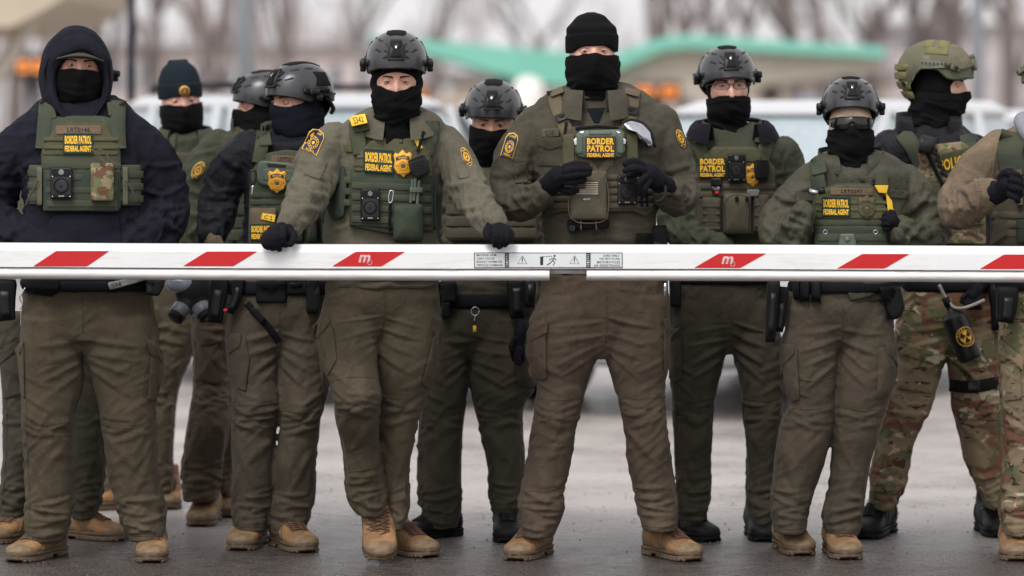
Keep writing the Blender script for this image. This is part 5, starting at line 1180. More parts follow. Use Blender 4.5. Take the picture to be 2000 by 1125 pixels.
def mk_P4():
    P = Person('man in black helmet leaning forward with both gloved fists resting on the barrier arm', 13.55, 745, 1095, 25)
    P.head(774, 159, -.10, yaw=1, pitch=5); tr = M['trouser_a']
    P.trousers([(535, 640, 856), (580, 634, 858), (620, 640, 856, 0, .12), (645, 660, 830, 0, .09), (662, 710, 775, 0, .06)],
        [[(575, 636, 744, 0), (604, 629, 746), (640, 616, 743, -.02), (670, 618, 740, -.04), (711, 630, 736, -.12), (748, 643, 740, -.17), (784, 650, 741, -.18), (830, 657, 740, -.12), (878, 668, 740, -.03), (925, 674, 746, .0), (956, 676, 752, .02), (980, 684, 753, .02), (1004, 702, 751, .02)],
         [(575, 744, 858, 0), (610, 746, 857), (670, 741, 860), (722, 735, 853), (774, 735, 833, .02), (826, 738, 817, .04), (878, 739, 805, .06), (930, 746, 798, .08), (975, 752, 798, .08), (1005, 758, 792, .07), (1034, 762, 786, .06)]], tr)
    P.jacket([(208, 728, 820, -.02, .07), (222, 694, 850, -.01, .09), (236, 678, 866, -.01, .10), (250, 672, 872, .0, .115), (275, 656, 884, .01, .13), (320, 658, 872, 0, .135), (380, 645, 864, 0, .14), (440, 632, 862, 0, .145), (500, 634, 860, 0, .145), (560, 642, 856, .0, .135)],
        [[(652, 274, .0, 37, .004), (624, 312, -.05, 45), (612, 358, -.14, 42, .009), (588, 405, -.26, 36, .009), (566, 438, -.37, 28, .007)],
         [(872, 276, .0, 32, .004), (893, 318, -.06, 38), (914, 365, -.15, 38, .009), (942, 414, -.28, 33, .009), (964, 442, -.38, 27, .007)]], M['jacket_olive'])
    collar(P, 778, 236, -.03, .100, .100, M['jacket_olive'], stand=.06, fall=.06, gap=20, open_=.02)
    P.finish_body(M['skin_b']); mask(P, top=-.012, dip=-.014, amp=.009, bot=-.215, flare=.006); balaclava(P, slot=(-.034, .042), sw=.069, ear=.012, off=.006); helmet(P, dz=.024, sc=1.02); face(P, 'eye_grey', (0, 0))
    strap_local(P, [(-.104, -.02, .03), (-.096, -.03, -.04), (-.084, -.05, -.10), (-.06, -.085, -.16)], w=.012); strap_local(P, [(.104, -.02, .03), (.096, -.03, -.04), (.084, -.05, -.10), (.05, -.10, -.14)], w=.012)
    glove(P, [(546, 452, -.41, 20), (540, 460, -.44, 19), (556, 460, -.43, 17)],
        [[(522, 456, -.445, 9), (515, 465, -.475, 9), (517, 478, -.485, 8), (524, 484, -.475, 6.5)], [(530, 449, -.445, 10), (525, 462, -.485, 10), (526, 478, -.49, 9), (533, 485, -.475, 7)],
         [(542, 445, -.445, 10.5), (538, 460, -.49, 10.5), (539, 478, -.49, 9.5), (546, 487, -.475, 7)], [(554, 446, -.44, 10), (552, 459, -.485, 10), (553, 473, -.485, 9), (559, 479, -.475, 7)], [(564, 448, -.41, 10), (573, 458, -.45, 10), (572, 470, -.47, 9), (568, 478, -.475, 6.5)]],
        [(566, 440, -.39, 16), (556, 448, -.40, 18)])
    glove(P, [(972, 450, -.41, 20), (978, 458, -.44, 18), (962, 458, -.43, 15)],
        [[(990, 448, -.445, 9), (998, 457, -.475, 9), (998, 468, -.485, 8), (993, 473, -.475, 6.5)], [(984, 444, -.445, 10), (990, 456, -.485, 10), (991, 470, -.49, 9), (986, 478, -.475, 7)],
         [(975, 442, -.445, 10.5), (979, 457, -.49, 10.5), (980, 473, -.49, 9.5), (975, 482, -.475, 7)], [(965, 444, -.44, 10), (967, 458, -.485, 10), (968, 472, -.485, 9), (966, 479, -.475, 7)], [(956, 444, -.41, 10), (950, 452, -.45, 9.5), (951, 462, -.47, 8.5), (957, 468, -.475, 6.5)]],
        [(958, 440, -.39, 16), (966, 447, -.40, 18)])
    k = Kit(P, cam_cast(P.to_bvh, P.d - .13, .08))
    k.vest([(706, 292), (732, 267), (824, 267), (842, 300), (850, 360), (846, 452), (762, 458), (682, 442), (681, 350), (686, 330)], .030, M['vest'])
    k.strap([(700, 222), (696, 250), (704, 300)], 30, 'vest', t=.018, off=.006); k.strap([(844, 236), (842, 262), (832, 300)], 30, 'vest', t=.018, off=.006)
    k.pad('strap_pad', [(683, 232), (716, 226), (722, 254), (692, 260)], .016, M['vest_web'], off=.018, corner=4)
    k.tape_flag([(681, 227), (713, 222), (718, 240), (687, 247)], 'S342', .036)
    k.pad('velcro_field', [(708, 292), (734, 270), (822, 270), (838, 300), (840, 338), (690, 334), (692, 322)], .004, M['vest_olive'], corner=4)
    k.strap([(697, 306), (838, 312)], 7, 'vest_olive', 'webbing', .003, .034); k.strap([(692, 322), (838, 328)], 7, 'vest_olive', 'webbing', .003, .034)
    k.pad('front_flap', [(684, 345), (848, 352), (846, 452), (684, 440)], .010, M['vest_dark'], corner=3, bev=.03)
    k.off += .010
    for y in (362, 384, 406, 428): k.strap([(688, y), (842, y + 5)], 13, 'vest_web', 'webbing', .003, k.off - .0)
    k.off -= .010
    k.patch(710, 290, 769, 336, [('BORDER PATROL', .14, .56), ('FEDERAL AGENT', .64, .92)], slant=4, off=.006); k.badge(787, 319, 37, 52, off=.006, rot=-.05)
    k.mic(800, 306, 838, 346, .022, rot=-.35); k.bodycam(704, 368, 742, 431, .012, slant=1)
    k.strap([(808, 262), (822, 290)], 9, 'yellow_tape', 'marker_tape', .002, .036); k.strap([(828, 256), (816, 296)], 6, 'webbing', 'antenna_cable', .006, .038)
    k.pouch(768, 398, 826, 472, 'vest_dark', .055, 0, off=.012, label='loose green pouch hanging open', bulge=.016)
    for i, (x, y) in enumerate(((806, 350), (812, 346), (819, 352))): k.strap([(x, y), (x - 4, y + 46)], 6, 'case_green', 'tool_handle', .008, .060)
    k.pad('tool_grip', rq(800, 366, 826, 376), .014, M['case_green'], off=.062, corner=2)
    tubes_part(P, 'carabiner', [([(762, 372), (768, 374), (766, 392), (760, 396), (759, 384), (762, 372)], -.22, .0022, 'steel')], k.par); k.strap([(762, 394), (760, 450)], 5, 'webbing', 'tether', .005, .045)
    k.pad('side_pouch', [(646, 330), (672, 322), (678, 360), (672, 425), (650, 432), (638, 410), (640, 370)], .03, M['vest_dark'], off=0, corner=6, bulge=.01); k.pad('side_pouch', rq(844, 372, 862, 448), .03, M['vest_dark'], off=0, corner=5)
    for y in (350, 372, 394): k.strap([(640, y), (684, y + 2)], 13, 'vest_web', 'webbing', .004, .028)
    k.pad('name_strip', rq(664, 282, 690, 297), .003, M['vest_olive'], off=.004)
    tubes_part(P, 'radio_cable', [([(836, 340), (848, 352), (852, 364), (850, 390), (852, 430), (860, 470), (872, 478)], -.20, .005, 'rubber')], k.par)
    arm_emblem(P, 613, 276, 18, 26, .42, keystone=True); arm_emblem(P, 911, 306, 9, 22, -.45)
    cj = Kit(P, cam_cast(P.ja_bvh, P.d - .1, .06), P.ja, .001)
    cj.pad('sleeve_pocket', [(604, 312), (640, 318), (626, 352), (592, 340)], .006, M['jacket_olive'], corner=4); cj.pad('sleeve_pocket', [(884, 300), (904, 312), (918, 345), (896, 350)], .006, M['jacket_olive'], corner=4)
    belt(P, 524, 544); 
    mb = MB(); A = conv_rows([(962, 742, 764, .06, .035), (985, 722, 764, .05, .045), (1008, 709, 766, .04, .050), (1035, 707, 769, .01, .056), (1062, 712, 766, -.02, .05)], P.d); add_rows(mb, None, A, M['boot_tan'], ex=2.2); P.part('boot_shaft', mb)
    tubes_part(P, 'lace', [([(714 + 2 * (i % 2), 1000 + i * 11), (736, 1004 + i * 11, -.012), (760, 1000 + (i + (1 if i % 2 else -1)) * 11)], -.022 - .012 * i, .0026, 'lace') for i in range(5)])
    boot(P, 739, 1101, 6, pitch=26, sc=1.05); boot(P, 795, 1099, 34, d=13.6)
    cargo(P, [(612, 638), (634, 622), (650, 640), (658, 700), (640, 735), (626, 720)], [(610, 636), (640, 618), (644, 630), (618, 664)], tr)
    cargo(P, [(846, 660), (860, 650), (858, 690), (838, 762), (824, 752)], [(850, 646), (861, 646), (861, 672), (852, 690)], tr)
    seams(P, [[(644, 744), (690, 736), (732, 738)], [(736, 770), (780, 778), (830, 772)], [(752, 560), (752, 600), (746, 650)], [(674, 922), (710, 918), (744, 908)]], tr)
def mk_P5():
    P = Person('helmeted man in black shoes standing behind the leaning man and the tall man', 14.28, 925, 1055, 26)
    P.head(960, 243, -.05, yaw=-3, pitch=9, roll=2); tr = M['trouser_b']
    P.trousers([(570, 858, 1014), (610, 850, 1018), (650, 842, 1014, 0, .12), (680, 870, 985, 0, .09), (704, 905, 950, 0, .05)],
        [[(620, 850, 930), (660, 846, 924), (696, 840, 914), (748, 828, 914), (826, 819, 903), (904, 816, 900), (960, 818, 902), (992, 824, 900), (1030, 832, 892)],
         [(620, 924, 1020), (660, 920, 1032), (720, 918, 1048), (760, 920, 1044), (800, 928, 1020), (852, 940, 1022), (904, 952, 1026), (956, 957, 1024), (990, 964, 1016), (1018, 970, 1008)]], tr)
    P.jacket([(318, 905, 1010, .02, .08), (334, 880, 1040, .01, .11), (360, 862, 1056), (420, 862, 1058), (480, 862, 1056), (560, 860, 1018), (596, 860, 1012)],
        [[(878, 365, 0, 28), (862, 425, .02, 30), (872, 490, -.05, 27)], [(1042, 365, 0, 28), (1058, 440, .02, 30), (1046, 530, 0, 27), (1026, 610, -.03, 22), (1018, 644, -.04, 18)]], M['shirt_olive'])
    P.finish_body(M['skin_c']); mask(P, top=-.010, dip=-.003, amp=.006); helmet(P, dz=.008); chin_straps(P); face(P, 'eye_brown', (0, -3))
    k = Kit(P, cam_cast(P.to_bvh, P.d - .12, .08)); k.vest([(900, 350), (1020, 350), (1046, 380), (1050, 470), (868, 470), (872, 380)], .028, M['ranger']); k.strap([(890, 335), (898, 362)], 24, 'vest'); k.strap([(1030, 335), (1022, 362)], 24, 'vest')
    k.tape_flag([(964, 340), (980, 344), (976, 356), (962, 352)]); k.web(872, 400, 1046, 465, 3, mat='ranger_web')
    glove(P, [(1016, 655, -.17, 14), (1012, 672, -.17, 13)], [[(1004, 678, -.17, 5.5), (1000, 692, -.18, 5), (1004, 704, -.18, 4.5)], [(1010, 680, -.19, 5.5), (1007, 698, -.20, 5), (1009, 710, -.20, 4.5)], [(1016, 680, -.19, 5.5), (1015, 700, -.20, 5), (1016, 712, -.20, 4.5)], [(1022, 678, -.17, 5.5), (1023, 696, -.18, 5), (1022, 706, -.18, 4.5)], [(1004, 662, -.20, 6), (998, 676, -.21, 5.5), (999, 686, -.21, 5)]], [(1020, 638, -.16, 13), (1017, 652, -.17, 14)])
    belt(P, 572, 600); kb = Kit(P, cam_cast(P.ja_bvh, P.d - .12, .08), None)
    kb.pad('belt_pouch', rq(852, 550, 892, 590), .05, M['velcro'], corner=5); kb.pad('belt_pouch', rq(862, 590, 880, 622), .03, M['velcro'], off=.02, corner=4)
    holster(P, [(1008, 545), (1010, 580), (1012, 622)], 40, dy=-.12); holster(P, [(1036, 540), (1036, 600)], 26, dy=-.15, mat='poly', name='baton')
    tubes_part(P, 'key_ring', [([(928 + 8 * math.cos(a), 608 + 8 * math.sin(a)) for a in np.linspace(0, 6.28, 12)], -.17, .0016, 'steel'), ([(928, 616), (926, 628)], -.17, .002, 'steel')])
    mb = MB(); box(mb, W(927, 642, P.d - .16), (.012, .005, .024), M['yellow_tape'], bev=.002); box(mb, W(927, 629, P.d - .16), (.010, .005, .012), M['patch_blue'], bev=.001); box(mb, W(927, 653, P.d - .16), (.008, .004, .014), M['ink']); P.part('key_fob', mb)
    boot(P, 838, 1056, -48, 'black', sc=.92); boot(P, 993, 1062, 2, 'black')
    cargo(P, [(1006, 690), (1036, 700), (1048, 760), (1010, 752)], None, tr)
    seams(P, [[(824, 800), (860, 806), (902, 800)], [(930, 800), (980, 806), (1018, 800)]], tr)
def mk_P6():
    P = Person('tall man in black knit cap gripping his brown vest with both gloved hands', 13.58, 1180, 1090, 27)
    P.head(1160, 99, -.03, yaw=3, pitch=0, roll=-1.5, sc=1.06); tr = M['trouser_c']
    P.trousers([(535, 1060, 1302), (590, 1054, 1306), (640, 1052, 1308, 0, .125), (675, 1080, 1280, 0, .10), (700, 1130, 1228, 0, .06)],
        [[(580, 1056, 1184), (623, 1036, 1183), (670, 1028, 1180), (722, 1034, 1156), (748, 1048, 1146), (800, 1045, 1132, -.02), (852, 1036, 1122), (904, 1028, 1114, .02), (956, 1019, 1101, .03), (992, 1014, 1102, .03), (1020, 1018, 1092, .02), (1048, 1020, 1082, .01)],
         [(580, 1183, 1306), (623, 1183, 1308), (670, 1178, 1308), (722, 1190, 1304), (748, 1198, 1297), (800, 1213, 1298, -.02), (852, 1221, 1306), (904, 1227, 1311, .02), (956, 1239, 1318, .03), (992, 1246, 1324, .03), (1036, 1256, 1322, .01)]], tr)
    P.jacket([(162, 1115, 1210, .02, .07), (174, 1082, 1246, .02, .09), (192, 1056, 1274, .02, .11), (214, 1040, 1290, .02, .125), (258, 1032, 1308, 0, .15), (320, 1044, 1296, 0, .155), (400, 1056, 1284, 0, .16), (455, 1062, 1278, 0, .165), (480, 1066, 1272, 0, .155), (500, 1066, 1282, 0, .15), (518, 1064, 1292, 0, .138)],
        [[(1044, 242, 0, 36, .004), (1012, 300, 0, 44), (1000, 352, .0, 43, .009), (1003, 396, -.05, 36, .010), (1036, 392, -.15, 31, .010), (1062, 374, -.21, 26, .005)],
         [(1292, 240, 0, 36, .004), (1304, 298, 0, 42), (1320, 348, 0, 40, .009), (1330, 386, -.05, 34, .010), (1310, 380, -.14, 30, .010), (1294, 364, -.20, 25, .005)]], M['shirt_olive'])
    collar(P, 1162, 190, -.03, .104, .104, M['shirt_olive'], stand=.06, fall=.07, gap=20, open_=.02)
    P.finish_body(M['skin_d']); mask(P, top=-.006, dip=.003, amp=.008, bot=-.205, wide=1.04); beanie(P, M['black_knit'], .028, .142, .042, droop=.020); face(P, 'eye_grey', (0, 0), brows=False)
    cj = Kit(P, inset_cast(P), P.ja, .001)
    cj.pad('undershirt', [(1146, 212), (1182, 210), (1170, 240), (1160, 240)], .004, M['navy_knit']); cj.name_tape(1057, 252, 1092, 268, 'DE', 'ranger_web', slant=-2)
    cj.pad('shirt_pocket', rq(1050, 275, 1098, 325), .005, M['shirt_olive'], corner=5); cj.pad('pocket_flap', [(1048, 268), (1100, 268), (1100, 286), (1074, 294), (1048, 286)], .009, M['shirt_olive'], corner=3)
    seams(P, [[(1162, 440), (1163, 500), (1163, 550)]], M['shirt_olive'], 'ja')
    k = Kit(P, cam_cast(P.to_bvh, P.d - .15, .08))
    k.vest([(1100, 262), (1120, 246), (1214, 246), (1244, 262), (1250, 330), (1278, 345), (1278, 412), (1262, 424), (1240, 414), (1096, 414), (1062, 424), (1056, 345), (1094, 330)], .028, M['ranger'])
    k.strap([(1080, 176), (1086, 205), (1098, 235), (1112, 268)], 27, 'coyote', t=.012, off=.008); k.strap([(1238, 176), (1234, 205), (1230, 235), (1222, 268)], 27, 'coyote', t=.012, off=.008)
    k.pad('strap_pad', [(1070, 176), (1098, 168), (1102, 180), (1076, 190)], .016, M['coyote'], off=.020, corner=3); k.pad('strap_pad', [(1222, 170), (1252, 178), (1248, 190), (1218, 182)], .016, M['coyote'], off=.020, corner=3)
    for q in ([(1082, 226), (1108, 216), (1114, 230), (1088, 240)], [(1218, 205), (1248, 210), (1245, 226), (1216, 220)]): 
        b = k.pad('buckle', q, .012, M['poly'], off=.020, corner=3); k.pad('buckle_bar', [(q[0][0] * .8 + q[2][0] * .2, q[0][1] * .8 + q[2][1] * .2), (q[1][0] * .8 + q[3][0] * .2, q[1][1] * .8 + q[3][1] * .2), (q[2][0] * .6 + q[0][0] * .4, q[2][1] * .6 + q[0][1] * .4), (q[3][0] * .6 + q[1][0] * .4, q[3][1] * .6 + q[1][1] * .4)], .003, M['poly_mat'], off=.032, sub=b)
    k.strap([(1106, 238), (1102, 266)], 5, 'webbing', 'tether', .006, .026)
    k.strap([(1124, 251), (1166, 247), (1208, 250)], 5, 'webbing', 'zip', .005, .030)
    k.pad('side_loop_field', rq(1100, 262, 1122, 330), .006, M['vest_olive'], corner=3); k.pad('side_loop_field', rq(1224, 262, 1246, 320), .006, M['vest_olive'], corner=3)
    cs = k.pad('hard_case', [(1124, 262), (1134, 254), (1212, 252), (1221, 260), (1222, 296), (1212, 308), (1132, 308), (1122, 298)], .026, M['case_green'], corner=4, bev=.06)
    kk = Kit(P, k.cast, cs, k.off + .026)
    for x in (1126, 1206): kk.pad('case_rib', [(x, 262), (x + 12, 262), (x + 12, 300), (x, 300)], .005, M['case_green'], corner=3)
    kk.pad('case_latch', rq(1150, 255, 1194, 263), .004, M['case_green'], corner=2)
    for q in ([(1120, 272), (1127, 268), (1128, 284), (1122, 284)], [(1130, 258), (1142, 256), (1138, 262)], [(1216, 270), (1223, 272), (1222, 282), (1217, 282)], [(1204, 256), (1214, 258), (1208, 262)]): kk.pad('clear_corner', q, .003, M['steel'], seg=6)
    k.patch(1143, 266, 1203, 309, [('BORDER', .08, .38), ('PATROL', .41, .71), ('FEDERAL AGENT', .77, .94)], 'patch_brown', off=.028)
    for a in ([(1134, 318), (1150, 318), (1170, 350)], [(1198, 318), (1186, 318), (1168, 350)]): k.strap(a, 16, 'coyote', 'front_strap', .004, k.off)
    for y in (346, 360, 374, 388, 402): k.strap([(1060, y), (1276, y)], 10, 'ranger_web', 'webbing', .003, k.off)
    po = k.pouch(1113, 334, 1186, 430, 'ranger_web', .050, 0, off=.004, label='rounded brown front pouch with a flag patch', bulge=.012)
    kp = Kit(P, k.cast, po, k.off + .066)
    mb = MB(); o = kp.off; pad(mb, k.cast, rq(1120, 352, 1173, 386), .002, M['vest_olive'], o - .004, corner=2, bev=.03)
    pad(mb, k.cast, rq(1123, 354, 1170, 381), .0015, M['ink'], o - .001, bev=.03)
    tan = plain('flag_tan_thread', (.42, .36, .28), .9)
    for i in range(7):
        y = 355.5 + i * 3.7; pad(mb, k.cast, rq(1125 if i > 3 else 1144, y, 1168.5, y + 2.0), .001, tan, o + .0012, seg=14, sink=-.001)
    for r_ in range(4):
        for c_ in range(5): pad(mb, k.cast, oval(1127.5 + c_ * 3.4 + (r_ % 2) * 1.2, 357.5 + r_ * 3.4, .8, .8, 4), .0008, tan, o + .0012, seg=9, sink=-.001)
    P.part('flag_patch', mb, k.par)
    mb = MB(); pad(mb, k.cast, rq(1136, 386, 1155, 392), .002, M['ink'], o - .003); text(mb, k.cast, 'ABLE.TEC', [(1138, 387.5), (1153, 387.5), (1153, 390.5), (1138, 390.5)], M['steel'], o + .001, 0); P.part('maker_tag', mb, k.par)
    tubes_part(P, 'zip_line', [([(1110, 390), (1112, 420), (1128, 434), (1150, 436), (1172, 434), (1186, 424), (1189, 380), (1182, 346), (1168, 336)], -.235, .0016, 'coyote')], k.par)
    k.bodycam(1206, 341, 1244, 400, .010)
    k.pad('rolled_strap', rq(1108, 428, 1190, 446), .05, M['velcro'], off=0, corner=5); k.pad('clip', rq(1110, 440, 1124, 453), .05, M['poly'], off=.01)
    for x in (1252, 1262): k.strap([(x, 366), (x + 2, 404)], 5, 'webbing', 'tourniquet', .010, k.off)
    for x in (1134, 1164): k.strap([(x, 430), (x + 1, 448)], 3, 'coyote', 'pull_cord', .003, .056)
    # sunglasses hooked on the strap
    mb = MB(); c = k.cast; pad(mb, c, [(1216, 240), (1232, 234), (1254, 240), (1270, 256), (1278, 284), (1270, 288), (1250, 272), (1238, 254), (1226, 254)], .010, M['mirror'], .050, corner=4, bulge=.006); P_, D = c(np.array([(1214, 240), (1232, 233), (1255, 239), (1272, 256), (1280, 288)])); tube(mb, cr(P_ + D * .058, 4), .0035, M['poly'], 7)
    P.part('spare_sunglasses', mb, k.par)
    glove(P, [(1078, 356, -.245, 23), (1092, 344, -.265, 23)],
        [[(1104, 326, -.285, 8.5), (1124, 320, -.295, 8.5), (1146, 322, -.29, 7.5)], [(1106, 334, -.30, 9), (1130, 330, -.312, 8.8), (1152, 330, -.305, 7.8)], [(1106, 345, -.30, 9), (1128, 342, -.312, 8.8), (1150, 339, -.305, 7.8)], [(1104, 356, -.285, 8.5), (1124, 355, -.295, 8.2), (1142, 351, -.29, 7.2)], [(1096, 370, -.25, 9), (1112, 374, -.25, 8.5), (1126, 372, -.25, 7.5)]],
        [(1060, 374, -.20, 24), (1072, 364, -.225, 24)])
    glove(P, [(1284, 352, -.245, 22), (1268, 338, -.265, 22)],
        [[(1256, 322, -.285, 8.8), (1238, 314, -.295, 8.8), (1221, 320, -.29, 7.8)], [(1256, 332, -.295, 9), (1238, 328, -.305, 8.8), (1221, 334, -.295, 7.6)], [(1260, 346, -.295, 9), (1250, 356, -.30, 8.5), (1250, 372, -.285, 7.5)], [(1268, 354, -.285, 8.6), (1260, 368, -.29, 8), (1258, 382, -.275, 7)], [(1256, 338, -.26, 8.6), (1240, 340, -.25, 8), (1228, 344, -.24, 7)]],
        [(1302, 366, -.20, 23), (1290, 358, -.225, 23)])
    tubes_part(P, 'wristband', [([(1282 + 18 * math.cos(a), 372 + 22 * math.sin(a) , -.03 * math.sin(a) ) for a in np.linspace(-1.2, 1.6, 7)], -.27, .006, 'rubber')])
    arm_emblem(P, 996, 284, 14, 27, .3, keystone=True); arm_emblem(P, 1330, 271, 8, 21, -.35)
    cj.pad('sleeve_pocket', [(1004, 320), (1030, 316), (1032, 356), (1006, 358)], .006, M['shirt_olive'], corner=4)
    belt(P, 498, 518); holster(P, [(1282, 440), (1284, 500), (1290, 548)], 44, dy=-.06); kb = Kit(P, cam_cast(P.ja_bvh, P.d - .15, .08), None); kb.pad('belt_pouch', rq(1242, 455, 1276, 480), .03, M['velcro'], corner=4)
    mb = MB(); box(mb, W(1299, 566, P.d - .10), (.012, .012, .05), M['steel'], bev=.003); P.part('pocket_clip', mb, P.tr)
    boot(P, 1034, 1097, -20); boot(P, 1312, 1098, 29)
    cargo(P, [(1030, 640), (1066, 640), (1068, 740), (1060, 744), (1034, 736), (1026, 690)], [(1034, 624), (1070, 630), (1068, 650), (1034, 668)], tr)
    cargo(P, [(1296, 632), (1310, 632), (1310, 720), (1296, 726)], [(1294, 624), (1309, 622), (1311, 652), (1300, 646)], tr)
    seams(P, [[(1046, 776), (1090, 782), (1136, 776)], [(1206, 774), (1250, 779), (1297, 774)], [(1184, 556), (1185, 610), (1183, 670)], [(1030, 958), (1060, 960), (1100, 950)], [(1242, 958), (1280, 962), (1318, 952)], [(1068, 560), (1068, 600), (1066, 630)]], tr)
def mk_P7():
    P = Person('young man wearing thin-framed glasses under a black helmet, mask pulled below his nose', 14.22, 1415, 1055, 28)
    P.head(1427, 166, -.02, yaw=4, pitch=0, roll=-2); tr = M['trouser_b']
    P.trousers([(535, 1308, 1500), (590, 1306, 1508), (640, 1306, 1512, 0, .12), (668, 1330, 1490, 0, .09), (690, 1385, 1448, 0, .06)],
        [[(590, 1308, 1426), (644, 1307, 1428), (696, 1306, 1416), (748, 1310, 1403), (800, 1315, 1393), (852, 1316, 1390), (904, 1318, 1388, .02), (956, 1321, 1388, .02), (990, 1324, 1384), (1028, 1330, 1374)],
         [(590, 1426, 1512), (644, 1428, 1522), (696, 1432, 1530), (748, 1444, 1530), (800, 1451, 1527), (852, 1456, 1520), (904, 1458, 1518, .02), (956, 1459, 1516, .02), (990, 1464, 1512), (1030, 1472, 1502)]], tr)
    P.jacket([(240, 1388, 1472, .02, .08), (252, 1362, 1500, .01, .09), (268, 1346, 1518, .01, .11), (290, 1332, 1540, 0, .125), (340, 1332, 1536), (420, 1345, 1520), (480, 1340, 1512), (560, 1314, 1502)],
        [[(1342, 300, 0, 30), (1322, 360, .02, 34), (1318, 420, .0, 34), (1345, 458, -.08, 34, .012), (1400, 480, -.15, 30, .012)], [(1532, 298, 0, 30), (1546, 345, .02, 34), (1550, 410, .02, 32), (1540, 480, -.05, 28)]], M['jacket_green'], fold=.013)
    collar(P, 1430, 252, .01, .105, .10, M['jacket_green'], stand=.045, fall=0, gap=42, open_=.03, tilt=.6)
    collar(P, 1430, 252, -.03, .128, .125, M['black_fleece'], stand=.05, fall=.05, gap=34, open_=.02, tilt=.4, name='fleece_collar')
    P.finish_body(M['skin_d']); mask(P, top=-.036, dip=.004, amp=.005, nose=.012, bot=-.21, wide=.96); helmet(P, dz=.002); chin_straps(P); face(P, 'eye_grey', (6, 0))
    balaclava(P, slot=(-.075, .05), sw=.068, ear=.002, off=.003)
    # glasses
    mb = MB()
    for sx in (-1, 1):
        o = [(sx * .0335 + .0265 * np.sign(math.cos(a)) * abs(math.cos(a)) ** .75, -.1085 + .012 * abs(sx * .0335 + .0265 * math.cos(a)) / .06, .009 + .0135 * np.sign(math.sin(a)) * abs(math.sin(a)) ** .8) for a in np.linspace(0, 2 * math.pi, 25)]
        o = np.array(o); w = (o[:, 2] > .008); tube(mb, o, np.where(w, .0019, .0011), M['poly'], 6)
        tube(mb, [(sx * .060, -.097, .016), (sx * .072, -.085, .017), (sx * .079, -.04, .015), (sx * .080, .02, .008)], .0016, M['poly'], 6)
    tube(mb, cr(np.array([(-.008, -.108, .012), (0, -.113, .016), (.008, -.108, .012)]), 4), .0014, M['poly'], 6); mb.xf(P.H); g = P.part('glasses', mb)
    gl, nt_, bs = new_mat('clear_lens'); bs.inputs['Transmission Weight'].default_value = 1; bs.inputs['Roughness'].default_value = .02; bs.inputs['IOR'].default_value = 1.05; bs.inputs['Base Color'].default_value = (.96, .97, .98, 1)
    for sx in (-1, 1):
        mb = MB(); o = np.array([(sx * .0335 + .0255 * np.sign(math.cos(a)) * abs(math.cos(a)) ** .75, -.1083 + .012 * abs(sx * .0335 + .0265 * math.cos(a)) / .06, .009 + .0128 * np.sign(math.sin(a)) * abs(math.sin(a)) ** .8) for a in np.linspace(0, 2 * math.pi, 24, endpoint=False)])
        mb.add(np.vstack([o, o + (0, .001, 0)]), [tuple(range(24)), tuple(range(47, 23, -1))] + grid_faces(2, 24, True), gl); mb.xf(P.H); P.part('lens', mb, g)
    k = Kit(P, cam_cast(P.to_bvh, P.d - .12, .08))
    k.vest([(1378, 302), (1392, 286), (1476, 286), (1494, 302), (1514, 330), (1516, 460), (1362, 460), (1360, 330)], .028, M['ranger'])
    k.strap([(1366, 250), (1364, 280), (1378, 318)], 26, 'vest', t=.016, off=.008); k.strap([(1490, 248), (1496, 280), (1488, 318)], 28, 'vest', t=.016, off=.008)
    k.pad('strap_pad', [(1476, 250), (1506, 254), (1508, 280), (1474, 278)], .012, M['vest_web'], off=.022, corner=4)
    k.tape_flag([(1349, 256), (1364, 252), (1370, 272), (1356, 278)], 'M', .034)
    k.pad('velcro_field', [(1378, 300), (1394, 288), (1474, 288), (1488, 304), (1484, 316), (1368, 314)], .004, M['vest_olive'], corner=3)
    k.patch(1364, 307, 1419, 347, [('BORDER', .06, .36), ('PATROL', .40, .72), ('FEDERAL AGENT', .78, .96)], 'patch_green', off=.006); k.bodycam(1421, 300, 1456, 355, .008)
    k.badge(1470, 342, 28, 44, off=.006); k.mic(1472, 312, 1504, 352, .014)
    for y in (364, 380): k.strap([(1362, y), (1514, y)], 11, 'ranger_web', 'webbing', .003, k.off)
    k.pouch(1371, 385, 1408, 457, 'ranger', .035, 0, webs=4); k.pouch(1413, 378, 1467, 458, 'ranger_web', .045, .0, bulge=.012, label='zipped pouch with rounded top'); k.pouch(1472, 380, 1502, 455, 'ranger', .030, 0, webs=3)
    tubes_part(P, 'zip_line', [([(1418, 452), (1416, 400), (1426, 384), (1440, 381), (1456, 384), (1464, 400), (1462, 452)], -.255, .0016, 'poly')], k.par)
    k.pad('torch', rq(1388, 348, 1410, 364), .04, M['poly'], corner=3); k.pad('torch_ring', rq(1390, 364, 1406, 372), .034, M['steel']); k.pad('red_clip', rq(1396, 373, 1404, 379), .034, M['red']); k.pad('grey_tag', rq(1459, 370, 1483, 384), .036, plain('grey_tag', (.13, .14, .13), .6))
    for x in (1439, 1459): k.pad('zip_pull', oval(x, 388, 4, 5, 8), .008, M['poly_mat'], off=.082, seg=4)
    belt(P, 534, 553); kb = Kit(P, cam_cast(P.ja_bvh, P.d - .12, .08), None); kb.pad('belt_pouch', rq(1308, 540, 1330, 600), .03, M['poly_mat'], corner=4)
    boot(P, 1348, 1060, 30, 'black'); boot(P, 1490, 1060, 4, 'black')
    cargo(P, [(1308, 648), (1330, 642), (1332, 740), (1318, 748), (1306, 740)], [(1306, 642), (1328, 640), (1326, 656), (1308, 668)], tr)
    seams(P, [[(1312, 776), (1350, 784), (1396, 776)], [(1448, 776), (1490, 784), (1528, 776)], [(1430, 560), (1430, 610), (1428, 660)]], tr)
